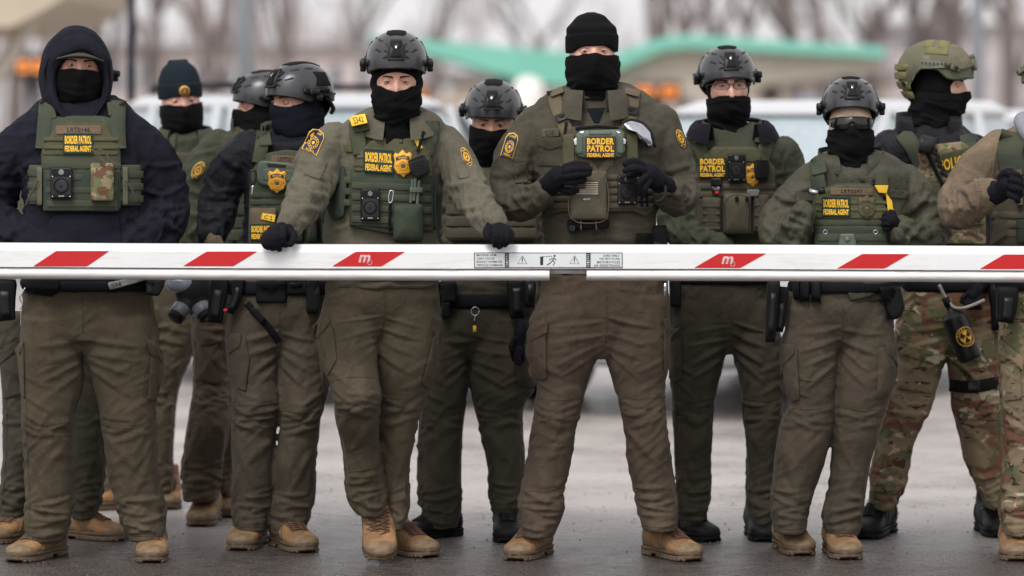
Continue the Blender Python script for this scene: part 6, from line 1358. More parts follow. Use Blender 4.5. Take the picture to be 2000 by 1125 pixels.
def mk_P8():
    P = Person('shorter person in mirrored wraparound sunglasses and beige headband under a black helmet', 13.70, 1620, 1092, 29)
    P.head(1664, 239, -.04, yaw=-2, pitch=-4, sc=.97); tr = M['trouser_d']
    P.trousers([(560, 1538, 1742), (600, 1534, 1744), (640, 1536, 1744, 0, .12), (664, 1560, 1722, 0, .09), (680, 1610, 1680, 0, .06)],
        [[(600, 1534, 1644), (644, 1532, 1643), (675, 1523, 1640), (710, 1523, 1636), (748, 1528, 1632), (790, 1538, 1629), (831, 1524, 1627), (878, 1514, 1618), (930, 1511, 1601, .02), (972, 1507, 1585, .02), (1002, 1508, 1578, .02), (1040, 1512, 1573, .01)],
         [(600, 1644, 1744), (644, 1643, 1746), (675, 1641, 1753), (748, 1634, 1748), (790, 1630, 1731), (852, 1627, 1715), (904, 1623, 1700, .02), (956, 1620, 1691, .02), (992, 1609, 1686, .02), (1020, 1610, 1682, .02), (1048, 1616, 1672, .01)]], tr)
    P.jacket([(294, 1620, 1726, .02, .085), (308, 1590, 1754, .01, .10), (324, 1580, 1766, .01, .12), (344, 1574, 1778, 0, .13), (390, 1576, 1778), (440, 1574, 1776), (500, 1560, 1772), (560, 1545, 1752), (588, 1548, 1745)],
        [[(1586, 350, 0, 32), (1553, 392, 0, 40), (1528, 434, 0, 44, .010), (1536, 470, -.08, 38, .012), (1556, 440, -.13, 28, .012), (1570, 415, -.15, 22)], [(1768, 352, 0, 32), (1796, 395, 0, 40), (1814, 440, 0, 42, .010), (1798, 474, -.08, 36, .012), (1766, 452, -.15, 28, .012)]], M['jacket_rain'], fs=13, fold=.013)
    collar(P, 1662, 326, -.01, .112, .105, M['jacket_rain'], stand=.075, fall=0, gap=20, open_=.04, tilt=.4, lining=M['black_fleece'])
    P.finish_body(M['skin_b']); mask(P, top=-.012, dip=.010, amp=.008, bot=-.20); helmet(P, dz=.030); chin_straps(P)
    hb = cloth('beige_headband', (.55, .42, .31), crumple=.001); balaclava(P, hb, slot=(-.09, .038), sw=.070, off=.004, name='headband', ear=0); face(P, brows=False)
    mb = MB(); G = []
    for u in np.linspace(-1, 1, 33):
        xs = .079 * math.sin(u * 1.2) / math.sin(1.2); ys = -.1075 * math.cos(u * 1.05) - .008
        hi = .021 - .006 * abs(u) ** 2; lo = -.022 + .020 * gs(u, .13) + .012 * abs(u) ** 3
        for v in np.linspace(0, 1, 5): G.append((xs, ys - .004 * math.sin(v * math.pi), .008 + lo + (hi - lo) * v))
    mb.add(G, grid_faces(33, 5, flip=True), plain('dark_smoke_lens', (.004, .004, .005), .09, spec=.55, var=.02)); G2 = np.array(G) * (.975, .975, 1); mb.add(G2, grid_faces(33, 5), M['poly']); mb.xf(P.H); g = P.part('wraparound_sunglasses', mb)
    mb = MB(); tube(mb, [np.array(G[i * 5 + 4]) + (0, 0, .001) for i in range(33)], .0022, M['poly'], 6)
    for sx in (-1, 1): tube(mb, [(sx * .080, -.055, .022), (sx * .084, -.02, .022), (sx * .084, .04, .014)], .003, M['poly'], 6)
    mb.xf(P.H); P.part('frame', mb, g)
    cj = Kit(P, inset_cast(P), P.ja, .001)
    cj.pad('chest_flap', [(1700, 366), (1776, 374), (1774, 390), (1702, 382)], .005, M['jacket_rain']); cj.pad('name_strip', rq(1556, 376, 1588, 392), .003, M['ranger'])
    cj.pad('collar_flap', [(1676, 345), (1736, 342), (1738, 354), (1686, 364)], .008, M['jacket_rain'], corner=3)
    for x, y in ((1686, 354), (1706, 353), (1733, 350), (1617, 314), (1634, 338)): cj.pad('snap', oval(x, y, 3.6, 3.6, 10), .003, M['poly'], off=.010, seg=3)
    k = Kit(P, cam_cast(P.to_bvh, P.d - .14, .08))
    k.vest([(1612, 366), (1634, 358), (1700, 358), (1724, 380), (1734, 420), (1736, 482), (1588, 482), (1586, 400), (1590, 370)], .030, M['vest'])
    k.strap([(1598, 312), (1596, 340), (1604, 384)], 28, 'vest', t=.018, off=.010); k.strap([(1722, 340), (1724, 384)], 26, 'vest', t=.010, off=.010)
    k.pad('strap_pad', [(1580, 318), (1612, 312), (1616, 336), (1586, 344)], .014, M['vest_web'], off=.022, corner=4)
    k.pad('velcro_field', [(1592, 376), (1636, 362), (1698, 362), (1720, 384), (1734, 412), (1734, 428), (1590, 426)], .004, M['vest_olive'], corner=4)
    for y in (396, 410): k.strap([(1592, y), (1732, y)], 7, 'vest_olive', 'webbing', .003, k.off + .003)
    k.name_tape(1622, 367, 1705, 380, 'LRT0297', slant=1); k.patch(1605, 384, 1661, 423, [('BORDER PATROL', .12, .54), ('FEDERAL AGENT', .62, .90)], off=.006, slant=1); k.badge(1693, 404, 35, 46, 'bronze', off=.006)
    k.tape_flag([(1708, 362), (1735, 362), (1732, 378), (1716, 376)], None, .012); k.tape_flag([(1730, 376), (1742, 392), (1746, 416), (1734, 412)], None, .006)
    k.web(1588, 430, 1734, 440); k.pad('front_flap', rq(1590, 444, 1734, 482), .010, M['vest_dark'], corner=2, bev=.03); k.web(1598, 457, 1730, 471, off=.010, bumps=6)
    k.pad('grey_device', [(1640, 456), (1670, 456), (1674, 482), (1636, 482)], .03, M['case_green'], corner=4); k.pad('device_lens', oval(1655, 467, 4.5, 4.5, 10), .004, M['lens'], off=.062, seg=4)
    for x in (1612, 1710): tubes_part(P, 'ring', [([(x + 4 * math.cos(a), 453 + 4 * math.sin(a)) for a in np.linspace(0, 6.28, 9)], -.185, .0012, 'steel')], k.par)
    mb = MB(); tube(mb, [W(1580, 373, P.d - .17), W(1592, 376, P.d - .17), W(1600, 374, P.d - .17)], .010, M['mirror'], 12); tube(mb, [W(1599, 374, P.d - .17), W(1611, 371, P.d - .17)], .013, M['poly'], 12); P.part('torch', mb, k.par)
    glove(P, [(1748, 438, -.17, 14), (1742, 430, -.18, 14)], [[(1738, 424, -.19, 6), (1732, 418, -.185, 6), (1726, 420, -.18, 5)], [(1736, 430, -.19, 6), (1729, 427, -.185, 6), (1723, 430, -.18, 5)], [(1736, 438, -.19, 6), (1729, 437, -.185, 6), (1724, 440, -.18, 5)], [(1738, 446, -.18, 6), (1732, 447, -.18, 5.5), (1727, 448, -.175, 5)], [(1748, 424, -.18, 6), (1745, 416, -.18, 6), (1739, 412, -.18, 5)]], [(1762, 450, -.15, 20), (1752, 443, -.16, 17)])
    kb = Kit(P, cam_cast(P.ja_bvh, P.d - .12, .09), None); kb.pad('jacket_hem_flap', [(1648, 548), (1740, 550), (1700, 580), (1660, 588)], .008, M['jacket_rain'], corner=2)
    belt(P, 548, 570); 
    for x in (1542, 1562, 1584): kb.pad('magazine_pouch', rq(x, 545, x + 19, 602), .045, M['poly_mat'], corner=4, bulge=.004)
    holster(P, [(1512, 545), (1508, 600), (1504, 668)], 26, dy=-.12, mat='poly_mat', t=.05); holster(P, [(1530, 560), (1524, 620), (1520, 648)], 24, dy=-.08, mat='webbing', name='holster_strap')
    kb.pad('belt_pouch', [(1716, 560), (1758, 556), (1768, 600), (1760, 620), (1742, 626), (1728, 600)], .05, M['poly_mat'], corner=5)
    boot(P, 1552, 1087, 10, lift=.0, roll=0); boot(P, 1648, 1095, 6)
    cargo(P, [(1525, 690), (1556, 674), (1562, 780), (1548, 786), (1524, 740)], [(1526, 672), (1552, 672), (1552, 690), (1528, 716)], tr)
    cargo(P, [(1716, 680), (1744, 674), (1750, 720), (1738, 770), (1712, 782)], [(1728, 668), (1752, 674), (1754, 712), (1732, 690)], tr)
    seams(P, [[(1540, 796), (1584, 800), (1630, 792)], [(1632, 790), (1684, 802), (1730, 796)], [(1646, 590), (1646, 630), (1643, 680)], [(1552, 740), (1592, 744), (1632, 734)], [(1514, 960), (1550, 972), (1584, 968)]], tr)
def mk_P9():
    P = Person('man in olive covered helmet facing right, quilted jacket and camouflage trousers', 14.32, 1830, 1050, 30)
    P.head(1876, 166, -.02, yaw=76, pitch=3); tr = M['camo']
    P.trousers([(540, 1765, 1955), (600, 1755, 1955), (650, 1760, 1950, 0, .12), (680, 1800, 1915, 0, .08)],
        [[(600, 1758, 1870), (644, 1748, 1858), (696, 1750, 1848), (748, 1739, 1832), (800, 1728, 1817, -.02), (852, 1715, 1790), (904, 1705, 1776), (946, 1698, 1768), (975, 1704, 1752), (995, 1710, 1745)],
         [(600, 1850, 1956), (644, 1848, 1953), (696, 1848, 1952), (748, 1856, 1953), (800, 1861, 1956, -.02), (852, 1874, 1958), (904, 1887, 1961), (956, 1913, 1962), (992, 1926, 1956)]], tr)
    P.jacket([(236, 1775, 1862, .02, .08), (254, 1744, 1890, .01, .11), (284, 1720, 1914, 0, .14), (340, 1722, 1918), (420, 1740, 1925), (500, 1755, 1938), (560, 1768, 1950)],
        [[(1738, 290, 0, 34), (1722, 345, .0, 38), (1732, 410, 0, 36), (1760, 470, -.1, 28)], [(1902, 292, .04, 30), (1930, 350, .06, 32), (1940, 420, .04, 30), (1930, 490, 0, 26)]], M['puffer'], fs=9, fold=.016)
    P.finish_body(M['skin_d']); mask(P, top=-.022, dip=.010, amp=.009, bot=-.21, wide=1.04); balaclava(P, slot=(-.050, .044), sw=.062, off=.006); helmet(P, 'green', sc=1.08, dz=.006); chin_straps(P); face(P, 'eye_grey', (0, -8))
    collar(P, 1812, 246, .0, .115, .115, M['puffer'], stand=.055, fall=0, gap=30, open_=.03)
    k = Kit(P, cam_cast(P.to_bvh, P.d - .14, .08))
    k.vest([(1800, 300), (1822, 282), (1880, 276), (1912, 300), (1924, 345), (1926, 478), (1782, 478), (1786, 360)], .030, M['camo_small'])
    k.strap([(1762, 258), (1782, 285), (1800, 320), (1810, 360)], 34, 'vest_web', t=.014, off=.006); k.strap([(1888, 262), (1896, 300)], 30, 'vest_web', t=.014, off=.006)
    k.pad('tan_panel', [(1792, 300), (1830, 296), (1840, 350), (1812, 356), (1800, 340)], .008, cloth('rust_tan_cordura', (.19, .095, .05)), off=.02, corner=4)
    k.pad('velcro_field', [(1838, 300), (1900, 286), (1910, 320), (1842, 340)], .004, M['vest_olive'], corner=3)
    mb = MB(); text(mb, k.cast, 'POLICE', [(1834, 313), (1887, 301), (1890, 323), (1837, 336)], M['yellow'], k.off + .008, .03); P.part('lettering', mb, k.par)
    k.mic(1794, 260, 1828, 300, .020, rot=.25); k.strap([(1812, 300), (1826, 330), (1842, 360)], 8, 'poly', 'mic_cable', .012, .035)
    for i in range(14): 
        if i == 0: cc = []
        t = i / 13; cc.append((1824 + 22 * t + 3 * math.sin(i * 2.2), 290 + 56 * t))
    tubes_part(P, 'coiled_cord', [(cc, -.22, .008, 'rubber')], k.par)
    k.web(1790, 352, 1922, 440, 5, mat='ranger_web'); k.pouch(1800, 360, 1836, 404, 'ranger', .03, .3); k.pouch(1850, 366, 1888, 420, 'camo_small', .035, .3); k.pouch(1888, 366, 1922, 440, 'camo_small', .03, .3); k.pad('black_clip', oval(1812, 392, 8, 14, 12), .045, M['poly_mat'], corner=0)
    tc = Kit(P, cam_cast(P.tr_bvh, P.d, .08), P.tr, .004); tc.strap([(1854, 752), (1900, 756), (1952, 746)], 24, 'velcro', 'thigh_strap', .008); tc.pad('buckle', rq(1888, 742, 1914, 764), .016, M['poly'], corner=3)
    tc.strap([(1786, 700), (1776, 660)], 4, 'camo', 'pocket_edge', .006); cargo(P, [(1756, 680), (1800, 690), (1835, 700), (1822, 770), (1752, 760)], [(1756, 664), (1838, 692), (1834, 716), (1752, 690)], tr)
    holster(P, [(1952, 555), (1956, 600), (1954, 645)], 48, dy=-.10, t=.07); belt(P, 548, 568)
    glove(P, [(1905, 566, -.14, 16), (1900, 578, -.15, 14)], [[(1888 + i * 8, 584, -.16, 6), (1886 + i * 8, 596, -.17, 5.5), (1890 + i * 8, 602, -.16, 5)] for i in range(4)] + [[(1890, 572, -.16, 6), (1880, 582, -.17, 5.5), (1878, 590, -.17, 5)]], [(1920, 548, -.10, 16), (1910, 560, -.12, 16)])
    boot(P, 1711, 1055, -22, 'black', sc=1.08); boot(P, 1946, 1052, 6, 'black', sc=1.0)
    # black spray canister hanging from his hand
    d = P.d - .22; a = np.array(W(1852, 596, d)); b = np.array(W(1896, 700, d)); ax = (b - a) / np.linalg.norm(b - a); L = np.linalg.norm(b - a); r = 24 * d / FPX
    root = empty('spray_canister', tuple(b)); tag(root, 'black canister with a round yellow emblem hanging beside camouflage trousers', 'canister')
    mb = MB(); pts = cr(np.array([(0, .011), (.016, .012), (.026, .020), (.042, r * .88), (.060, r), (L - .008, r), (L, r * .9)]), 3); C = a + ax * pts[:, 0:1]; u = np.cross(ax, (0, 1, 0)); u /= np.linalg.norm(u); v = np.cross(ax, u)
    rings(mb, C, u * pts[:, 1:2], v * pts[:, 1:2], M['poly'], 28); o = mb.build('bottle', root, tuple(b))
    mb = MB(); rings(mb, [a - ax * .03, a + ax * .006], np.tile(u * .014, (2, 1)), np.tile(v * .014, (2, 1)), M['poly_mat'], 12); mb.build('valve', root, tuple(b))
    mb = MB(); tube(mb, cr(np.array([W(1834, 556, d), W(1846, 580, d), W(1862, 600, d - .01), (W(1880, 602, d - .02)), W(1900, 596, d - .02), W(1922, 586, d)]), 5), .0065, plain('grey_hose', (.28, .26, .24), .45), 8); mb.build('hose', root, tuple(b))
    # emblem: ring, three blades, letters, laid on the curved wall
    mb = MB(); cen = a + ax * (L * .60) ; yv = np.array((0, -1, 0.)); uu = -u if u[0] < 0 else u; off_ = .012
    def onb(x, y):
        th = (x + off_) / r; return cen + ax * (-y) + (uu * math.sin(th) + yv * math.cos(th)) * (r + .0008)
    def disk(pts, mat, e=0): V = [onb(*p) + yv * e for p in pts]; mb.add(V + [np.mean(V, 0) + yv * .0007], [(i, (i + 1) % len(V), len(V)) for i in range(len(V))][::1], mat); mb.add(V + [np.mean(V, 0) + yv * .0007], [((i + 1) % len(V), i, len(V)) for i in range(len(V))], mat)
    R0 = .037; N = 28
    for r0, r1 in ((R0 * .93, R0), (R0 * .62, R0 * .66)):
        V = [onb(rr * math.cos(t), rr * math.sin(t)) for rr in (r0, r1) for t in np.linspace(0, 2 * math.pi, N, endpoint=False)]; mb.add(V, grid_faces(2, N, True), M['yellow']); mb.add(V, grid_faces(2, N, True, flip=True), M['yellow'])
    for k_ in range(3):
        t0 = math.pi / 2 + k_ * 2.0944 - .52; V = [onb(rr * math.cos(t), rr * math.sin(t)) for rr in (R0 * .14, R0 * .58) for t in np.linspace(t0, t0 + 1.047, 7)]; mb.add(V, grid_faces(2, 7), M['yellow']); mb.add(V, grid_faces(2, 7, flip=True), M['yellow'])
    disk([(R0 * .10 * math.cos(t), R0 * .10 * math.sin(t)) for t in np.linspace(0, 6.28, 10, endpoint=False)], M['yellow'])
    for word, t0, dt in (('PUREX', 2.75, -.33), ('SAFE', 4.2, .34)):
        for i, ch in enumerate(word):
            V2, F2 = text2d(ch, .02); t = t0 + dt * i; s_ = R0 * .20; V = []
            for q in V2:
                lx, ly = (q - .5) * s_ * (.8, 1); rot = t - math.pi / 2 if word == 'PUREX' else t + math.pi / 2; X = R0 * .79 * math.cos(t) + lx * math.cos(rot) - ly * math.sin(rot); Y = R0 * .79 * math.sin(t) + lx * math.sin(rot) + ly * math.cos(rot); V.append(onb(X, Y))
            mb.add(V, F2, M['yellow'])
    mb.build('emblem', root, tuple(b), smooth=False)
def mk_P10():
    P = Person('man in tan canvas jacket and camouflage trousers, cut off by the right frame edge', 13.62, 2045, 1090, 31)
    P.head(2036, 168, -.02, yaw=-30, pitch=0); tr = M['camo']
    P.trousers([(540, 1950, 2160), (600, 1950, 2160), (650, 1955, 2155, 0, .12), (680, 2000, 2110, 0, .08)],
        [[(600, 1952, 2058), (660, 1950, 2054), (720, 1951, 2046), (800, 1956, 2040, -.02), (880, 1960, 2034), (940, 1956, 2030), (985, 1952, 2022), (1020, 1958, 2014), (1046, 1964, 2008)],
         [(600, 2056, 2160), (700, 2056, 2156), (800, 2070, 2150), (900, 2080, 2146), (1000, 2086, 2140), (1042, 2090, 2134)]], tr)
    P.jacket([(238, 2005, 2100, .02, .09), (258, 1965, 2140, .01, .12), (292, 1938, 2165, 0, .15), (350, 1936, 2165), (420, 1938, 2160), (500, 1945, 2155), (560, 1952, 2150)],
        [[(1954, 288, 0, 36), (1915, 330, -.02, 42), (1882, 378, -.04, 42, .010), (1868, 412, -.08, 38, .010), (1896, 398, -.16, 36, .010), (1926, 378, -.23, 33, .004)], [(2150, 290, 0, 38), (2180, 370, 0, 42), (2170, 450, -.05, 36)]], M['tan_jacket'], fold=.009)
    P.finish_body(M['skin_d']); mask(P); helmet(P, 'green'); chin_straps(P); face(P)
    mb = MB(); tube(mb, cr(np.array([W(1998, 234, P.d - .06), W(2008, 254, P.d - .12), W(2020, 268, P.d - .15), W(2050, 272, P.d - .15), W(2090, 262, P.d - .13), W(2112, 236, P.d - .05)]), 4), .035, M['grey_hood'], 12); P.part('hood', mb, P.ja)
    k = Kit(P, cam_cast(P.to_bvh, P.d - .15, .08)); k.vest([(1962, 330), (2090, 320), (2140, 340), (2140, 480), (1932, 480), (1940, 400)], .03, M['ranger'])
    k.strap([(1982, 258), (1972, 300), (1982, 345)], 52, 'vest_web', t=.022, off=.012); k.strap([(2110, 258), (2112, 330)], 44, 'vest', t=.018, off=.01)
    k.strap([(1990, 330), (1992, 400)], 12, 'coyote', 'sling', .008, .05)
    for y in (420, 438, 456): k.strap([(1934, y), (2135, y)], 13, 'ranger_web', 'webbing', .003, .030)
    k.pouch(1985, 430, 2015, 476, 'vest_dark', .03, .3)
    cj = Kit(P, inset_cast(P), P.ja, .001); cj.strap([(1904, 348), (1912, 380), (1910, 414)], 7, 'tan_jacket', 'cuff', .004); cj.strap([(1962, 262), (1944, 300), (1940, 340)], 4, 'tan_jacket', 'seam', .003); cj.pad('cuff_button', oval(1900, 404, 3.5, 3.5, 10), .003, M['bronze'], off=.004, seg=3)
    glove(P, [(1958, 372, -.28, 22), (1966, 360, -.30, 22)], [[(1972, 340, -.33, 9), (1986, 342, -.335, 9), (1994, 352, -.32, 8)], [(1976, 352, -.34, 9.5), (1990, 356, -.345, 9), (1995, 366, -.33, 8)], [(1976, 366, -.34, 9.5), (1990, 370, -.345, 9), (1994, 380, -.33, 8)], [(1972, 380, -.33, 9), (1984, 386, -.335, 8.5), (1988, 393, -.32, 7.5)], [(1954, 346, -.31, 9), (1962, 336, -.32, 8.5), (1974, 334, -.32, 8)]], [(1934, 378, -.24, 28), (1946, 376, -.26, 26)])
    holster(P, [(1968, 560), (1966, 600), (1962, 630)], 44, dy=-.14, t=.06); belt(P, 545, 565)
    boot(P, 1984, 1098, -4); boot(P, 2110, 1098, 8)
    cargo(P, [(1954, 690), (1990, 690), (1996, 780), (1962, 785)], [(1950, 660), (2000, 700), (1998, 724), (1950, 690)], tr)
def gas_mask():
    """respirator hanging behind the arm between the hooded man and his neighbour"""
    d = 14.25; c = W(378, 585, d); root = empty('gas_mask', tuple(c)); tag(root, 'black rubber gas mask with two grey filters hanging below the barrier arm', 'gas mask')
    mb = MB(); sphere(mb, W(380, 572, d), (.072, .05, .075), M['rubber'], 22, 14); sphere(mb, W(366, 600, d - .03), (.036, .03, .034), M['rubber'], 16, 10); sphere(mb, W(392, 592, d - .02), (.034, .03, .034), M['rubber'], 16, 10); V, F, E = remesh(mb, .006, M['rubber'], 3)
    m = MB(); m.v = [V]; m.f = F.tolist(); m.n = len(V); m.mats = [M['rubber']]; m.m = [0] * len(m.f); m.build('face_piece', root, tuple(c))
    mb = MB(); sphere(mb, W(352, 556, d - .03), (.055, .02, .03), plain('scratched_visor', (.22, .25, .30), .2, spec=.8), 20, 10); mb.build('visor', root, tuple(c))
    g = plain('grey_filter_shell', (.10, .11, .125), .45)
    for x, y, vx, vz in ((394, 605, .55, -.75), (353, 607, -.5, -.7)):
        p = W(x, y, d - .06); ax = np.array((vx, -.45, vz)); ax /= np.linalg.norm(ax); u = np.cross(ax, (0, 0, 1)); u /= np.linalg.norm(u); v = np.cross(ax, u); r = .036
        mb = MB(); k = [(-.02, r * .8), (-.015, r), (.02, r), (.024, r * .92)]; rings(mb, [p + ax * a for a, _ in k], [u * b for _, b in k], [v * b for _, b in k], g, 24); f = mb.build('filter', root, tuple(c))
        mb = MB(); k = [(.02, r * .86), (.040, r * .84), (.043, r * .7)]; rings(mb, [p + ax * a for a, _ in k], [u * b for _, b in k], [v * b for _, b in k], M['rubber'], 24); o = mb.build('filter_cap', f, tuple(c)) if False else mb.build('filter_cap', f, tuple(c))
        if vx > 0: mb = MB(); k = [(.043, .010), (.0445, .009)]; rings(mb, [p + ax * a for a, _ in k], [u * b for _, b in k], [v * b for _, b in k], plain('blue_dot', (.03, .16, .42), .5), 12); mb.build('blue_disc', f, tuple(c))

# ================================================================== THE SETTING
def poly_prism(mb, pts, d, depth, mat):
    """outline given in photograph pixels at distance d, extruded away from the street to a real thickness"""
    A = [W(x, y, d) for x, y in pts]; n = len(A); V = A + [a + (0, depth, 0) for a in A]
    mb.add(V, [tuple(range(n)), tuple(range(2 * n - 1, n - 1, -1))] + [(i, i + n, (i + 1) % n + n, (i + 1) % n) for i in range(n)], mat); return mb
def ground():
    m, nt, bs = new_mat('street_surface'); v = tex_coord(nt)
    sx = node(nt, 'ShaderNodeSeparateXYZ'); nt.links.new(v, sx.inputs[0])
    ed = noise(nt, v, .8, 4); e2 = node(nt, 'ShaderNodeMath', operation='MULTIPLY_ADD'); nt.links.new(ed, e2.inputs[0]); e2.inputs[1].default_value = 1.1; nt.links.new(sx.outputs[1], e2.inputs[2])
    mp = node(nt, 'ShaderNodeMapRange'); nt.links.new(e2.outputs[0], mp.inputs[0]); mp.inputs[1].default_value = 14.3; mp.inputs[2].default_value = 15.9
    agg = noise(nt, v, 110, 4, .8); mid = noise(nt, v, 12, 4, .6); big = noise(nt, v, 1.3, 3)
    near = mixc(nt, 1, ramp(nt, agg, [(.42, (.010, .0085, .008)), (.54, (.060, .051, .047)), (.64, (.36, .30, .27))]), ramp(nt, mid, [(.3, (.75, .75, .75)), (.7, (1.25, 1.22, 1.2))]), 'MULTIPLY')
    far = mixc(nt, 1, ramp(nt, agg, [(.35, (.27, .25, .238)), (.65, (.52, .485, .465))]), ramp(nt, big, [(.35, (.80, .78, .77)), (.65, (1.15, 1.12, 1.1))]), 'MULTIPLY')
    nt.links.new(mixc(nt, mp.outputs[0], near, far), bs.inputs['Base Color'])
    wet = ramp(nt, mixc(nt, .5, mid, big), [(.38, .16), (.60, .46)]); nt.links.new(wet, bs.inputs['Roughness']); bs.inputs['Specular IOR Level'].default_value = .5
    n1 = bump(nt, bs, agg, .006, .9); bump(nt, bs, mid, .006, .5, n1)
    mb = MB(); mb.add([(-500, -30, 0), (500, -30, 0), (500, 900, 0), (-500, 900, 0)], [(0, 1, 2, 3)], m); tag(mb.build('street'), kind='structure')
    # broken edge of an old paving patch on the right
    mb = MB(); pm = plain('pale_worn_concrete', (.34, .31, .28), .7, var=.3, scale=30, bdist=.002); rnd = random.Random(4)
    pts = [(2.05 + .95 * t, 15.15 + .12 * math.sin(t * 5) + rnd.uniform(-.03, .03)) for t in np.linspace(0, 1, 14)]; pts2 = [(x, y + .28 + rnd.uniform(-.06, .06)) for x, y in pts[::-1]]
    A = pts + pts2; k = len(A); V = [(x, y, .006) for x, y in A] + [(x, y, -.002) for x, y in A]
    mb.add(V, [(i, i + 1, k - 2 - i, k - 1 - i) for i in range(13)] + [(i, (i + 1) % k, (i + 1) % k + k, i + k)[::-1] for i in range(k)], pm); tag(mb.build('worn_paving_patch'), kind='structure')
    # grit and small stones
    mb = MB(); rnd = random.Random(9); sm = plain('loose_grit', (.12, .11, .10), .8, var=.5, scale=5)
    for i in range(900):
        d = rnd.uniform(12.6, 17); x = rnd.uniform(-2.3, 2.3); r = rnd.uniform(.0015, .005); c = np.array((x, d, r * .4))
        V = [c + np.array(o) * r * rnd.uniform(.7, 1.3) for o in ((1, 0, 0), (-.5, .8, 0), (-.5, -.8, 0), (0, 0, .9), (0, 0, -.6))]; mb.add(V, [(0, 1, 3), (1, 2, 3), (2, 0, 3), (1, 0, 4), (2, 1, 4), (0, 2, 4)], sm)
    tag(mb.build('grit', smooth=False), 'small grit scattered over the wet street surface', 'grit', kind='stuff')

def barrier():
    D = 13.10; root = empty('barrier_arm', (3.2, 13.15, 0)); o = (3.2, 13.15, 0)
    tag(root, 'white barrier arm with red slanted stripes across the whole view', 'barrier')
    wp = M['white_paint']; sl = -.0105 / 3.49
    def ex(prof, x0, x1, mat, n=24, cap=True, mb=None):
        mb = mb or MB(); xs = np.linspace(x0, x1, n); k = len(prof); V = []
        for x in xs:
            for y, z in prof: V.append((x, y, z + sl * (x + 1.7) + .0022 + .0012 * math.sin(x * 2.3) * (1 if len(prof) > 6 else 0)))
        F = grid_faces(n, k, True); F += [tuple(range(k))[::-1], tuple(range((n - 1) * k, n * k))] if cap else []
        mb.add(V, F, mat); return mb
    prof = [(D, 1.048), (D, 1.1035), (D + .0022, 1.1065), (D + .024, 1.1268), (D + .030, 1.1285), (D + .084, 1.1285), (D + .088, 1.1265), (D + .088, 1.048)]
    m, nt, bs = new_mat('scuffed_white_aluminium'); v = tex_coord(nt)
    sc_ = noise(nt, v, 9, 5, .7); bs.inputs['Roughness'].default_value = .36
    mpn = node(nt, 'ShaderNodeMapping'); nt.links.new(v, mpn.inputs[0]); mpn.inputs['Scale'].default_value = (1.5, 1, 22)
    gr = noise(nt, mpn.outputs[0], 5, 5, .7); nt.links.new(mixc(nt, ramp(nt, gr, [(.52, 0.0), (.74, .45)]), ramp(nt, sc_, [(.3, (.74, .74, .75)), (.7, (.80, .80, .81))]), (.50, .46, .42)), bs.inputs['Base Color'])
    wp = m
    mb = ex(prof[::-1], -3.3, 3.3, wp, 60); mb.build('arm', root, o, sharp=35)
    bp = [(D + .030 + .034 * math.cos(a), 1.0262 + .0205 * math.sin(a)) for a in np.linspace(0, 2 * math.pi, 20, endpoint=False)]
    bm, nt, bs = new_mat('grubby_white_rubber'); v = tex_coord(nt); mpn = node(nt, 'ShaderNodeMapping'); nt.links.new(v, mpn.inputs[0]); mpn.inputs['Scale'].default_value = (2, 1, 12)
    nt.links.new(ramp(nt, noise(nt, mpn.outputs[0], 6, 5, .65), [(.3, (.62, .59, .57)), (.55, (.77, .745, .725)), (.75, (.80, .785, .77))]), bs.inputs['Base Color']); bs.inputs['Roughness'].default_value = .55
    x0, x1 = W(1073, 0, D)[0], W(1146, 0, D)[0]
    for a, b in ((-3.3, x0), (x1, 3.3)): ex(bp, a, b, bm, 50).build('bumper', root, o, sharp=50)
    rail = [(D + .022, 1.030), (D + .022, 1.047), (D + .05, 1.047), (D + .05, 1.030)]; ex(rail[::-1], x0 + .001, x1 - .001, plain('grey_rail', (.42, .41, .39), .5), 3).build('bumper_rail', root, o)
    red = plain('red_reflective_film', (.52, .006, .009), .35, var=.06, scale=60); wh = plain('faded_white_ink', (.62, .42, .43), .5, var=.3, scale=90)
    for i, (a, b, c, d_, y0, y1) in enumerate(((64, 110, 214, 170, 490, 520.5), (357, 404, 503, 456, 491, 520), (648, 695, 792, 745, 491.5, 520.5), (1355, 1404, 1497, 1446, 495, 523.5), (1634, 1684, 1777, 1728, 496, 524.5), (1913, 1961, 2060, 2010, 497, 525.5))):
        mb = MB(); P = resample([(a, y1), (b, y0), (c, y0), (d_, y1)], 400, 3); e = D - .0009; n = len(P)
        V = [W(x, y, e) for x, y in P] + [W(x, y, D + .002) for x, y in P]; mb.add(V, [tuple(range(n))[::-1]] + [(k, (k + 1) % n, (k + 1) % n + n, k + n) for k in range(n)], red)
        if i in (2, 3):
            V2, F2 = text2d('m', .03); u0 = b + 5; V = [W(u0 + 21 * x + 4 * y, y1 - 8 - 15 * y, e - .0004) for x, y in V2]; mb.add(V, F2, wh)
            for r in (5, 4.2): tube(mb, [W(u0 + 22 + r * math.cos(t), y1 - 8 + r * math.sin(t), e - .0002) for t in np.linspace(0, 6.283, 14)], .0005, wh, 4)
        mb.build('red_stripe', root, o, smooth=False)
    sm = plain('grey_scuff', (.36, .34, .32), .6); rs = random.Random(12)
    for i in range(16):
        x = rs.uniform(20, 1980); y = rs.choice((525.5, 524, rs.uniform(494, 520))); L_ = rs.uniform(6, 34); mb = MB(); tube(mb, [W(x + L_ * t, y + (x / 2000) * 4 + 1.2 * math.sin(t * 4 + i) * rs.uniform(.4, 1.5), D - .0001) for t in np.linspace(0, 1, 6)], rs.uniform(.0003, .0007), sm, 4); mb.build('scuff_mark', root, o)
    # printed warning label
    root2 = MB(); e = D - .0006; lab = plain('label_silver_film', (.66, .68, .69), .5, var=.04); blk = plain('label_black_print', (.018, .018, .020), .7, var=.5, scale=200)
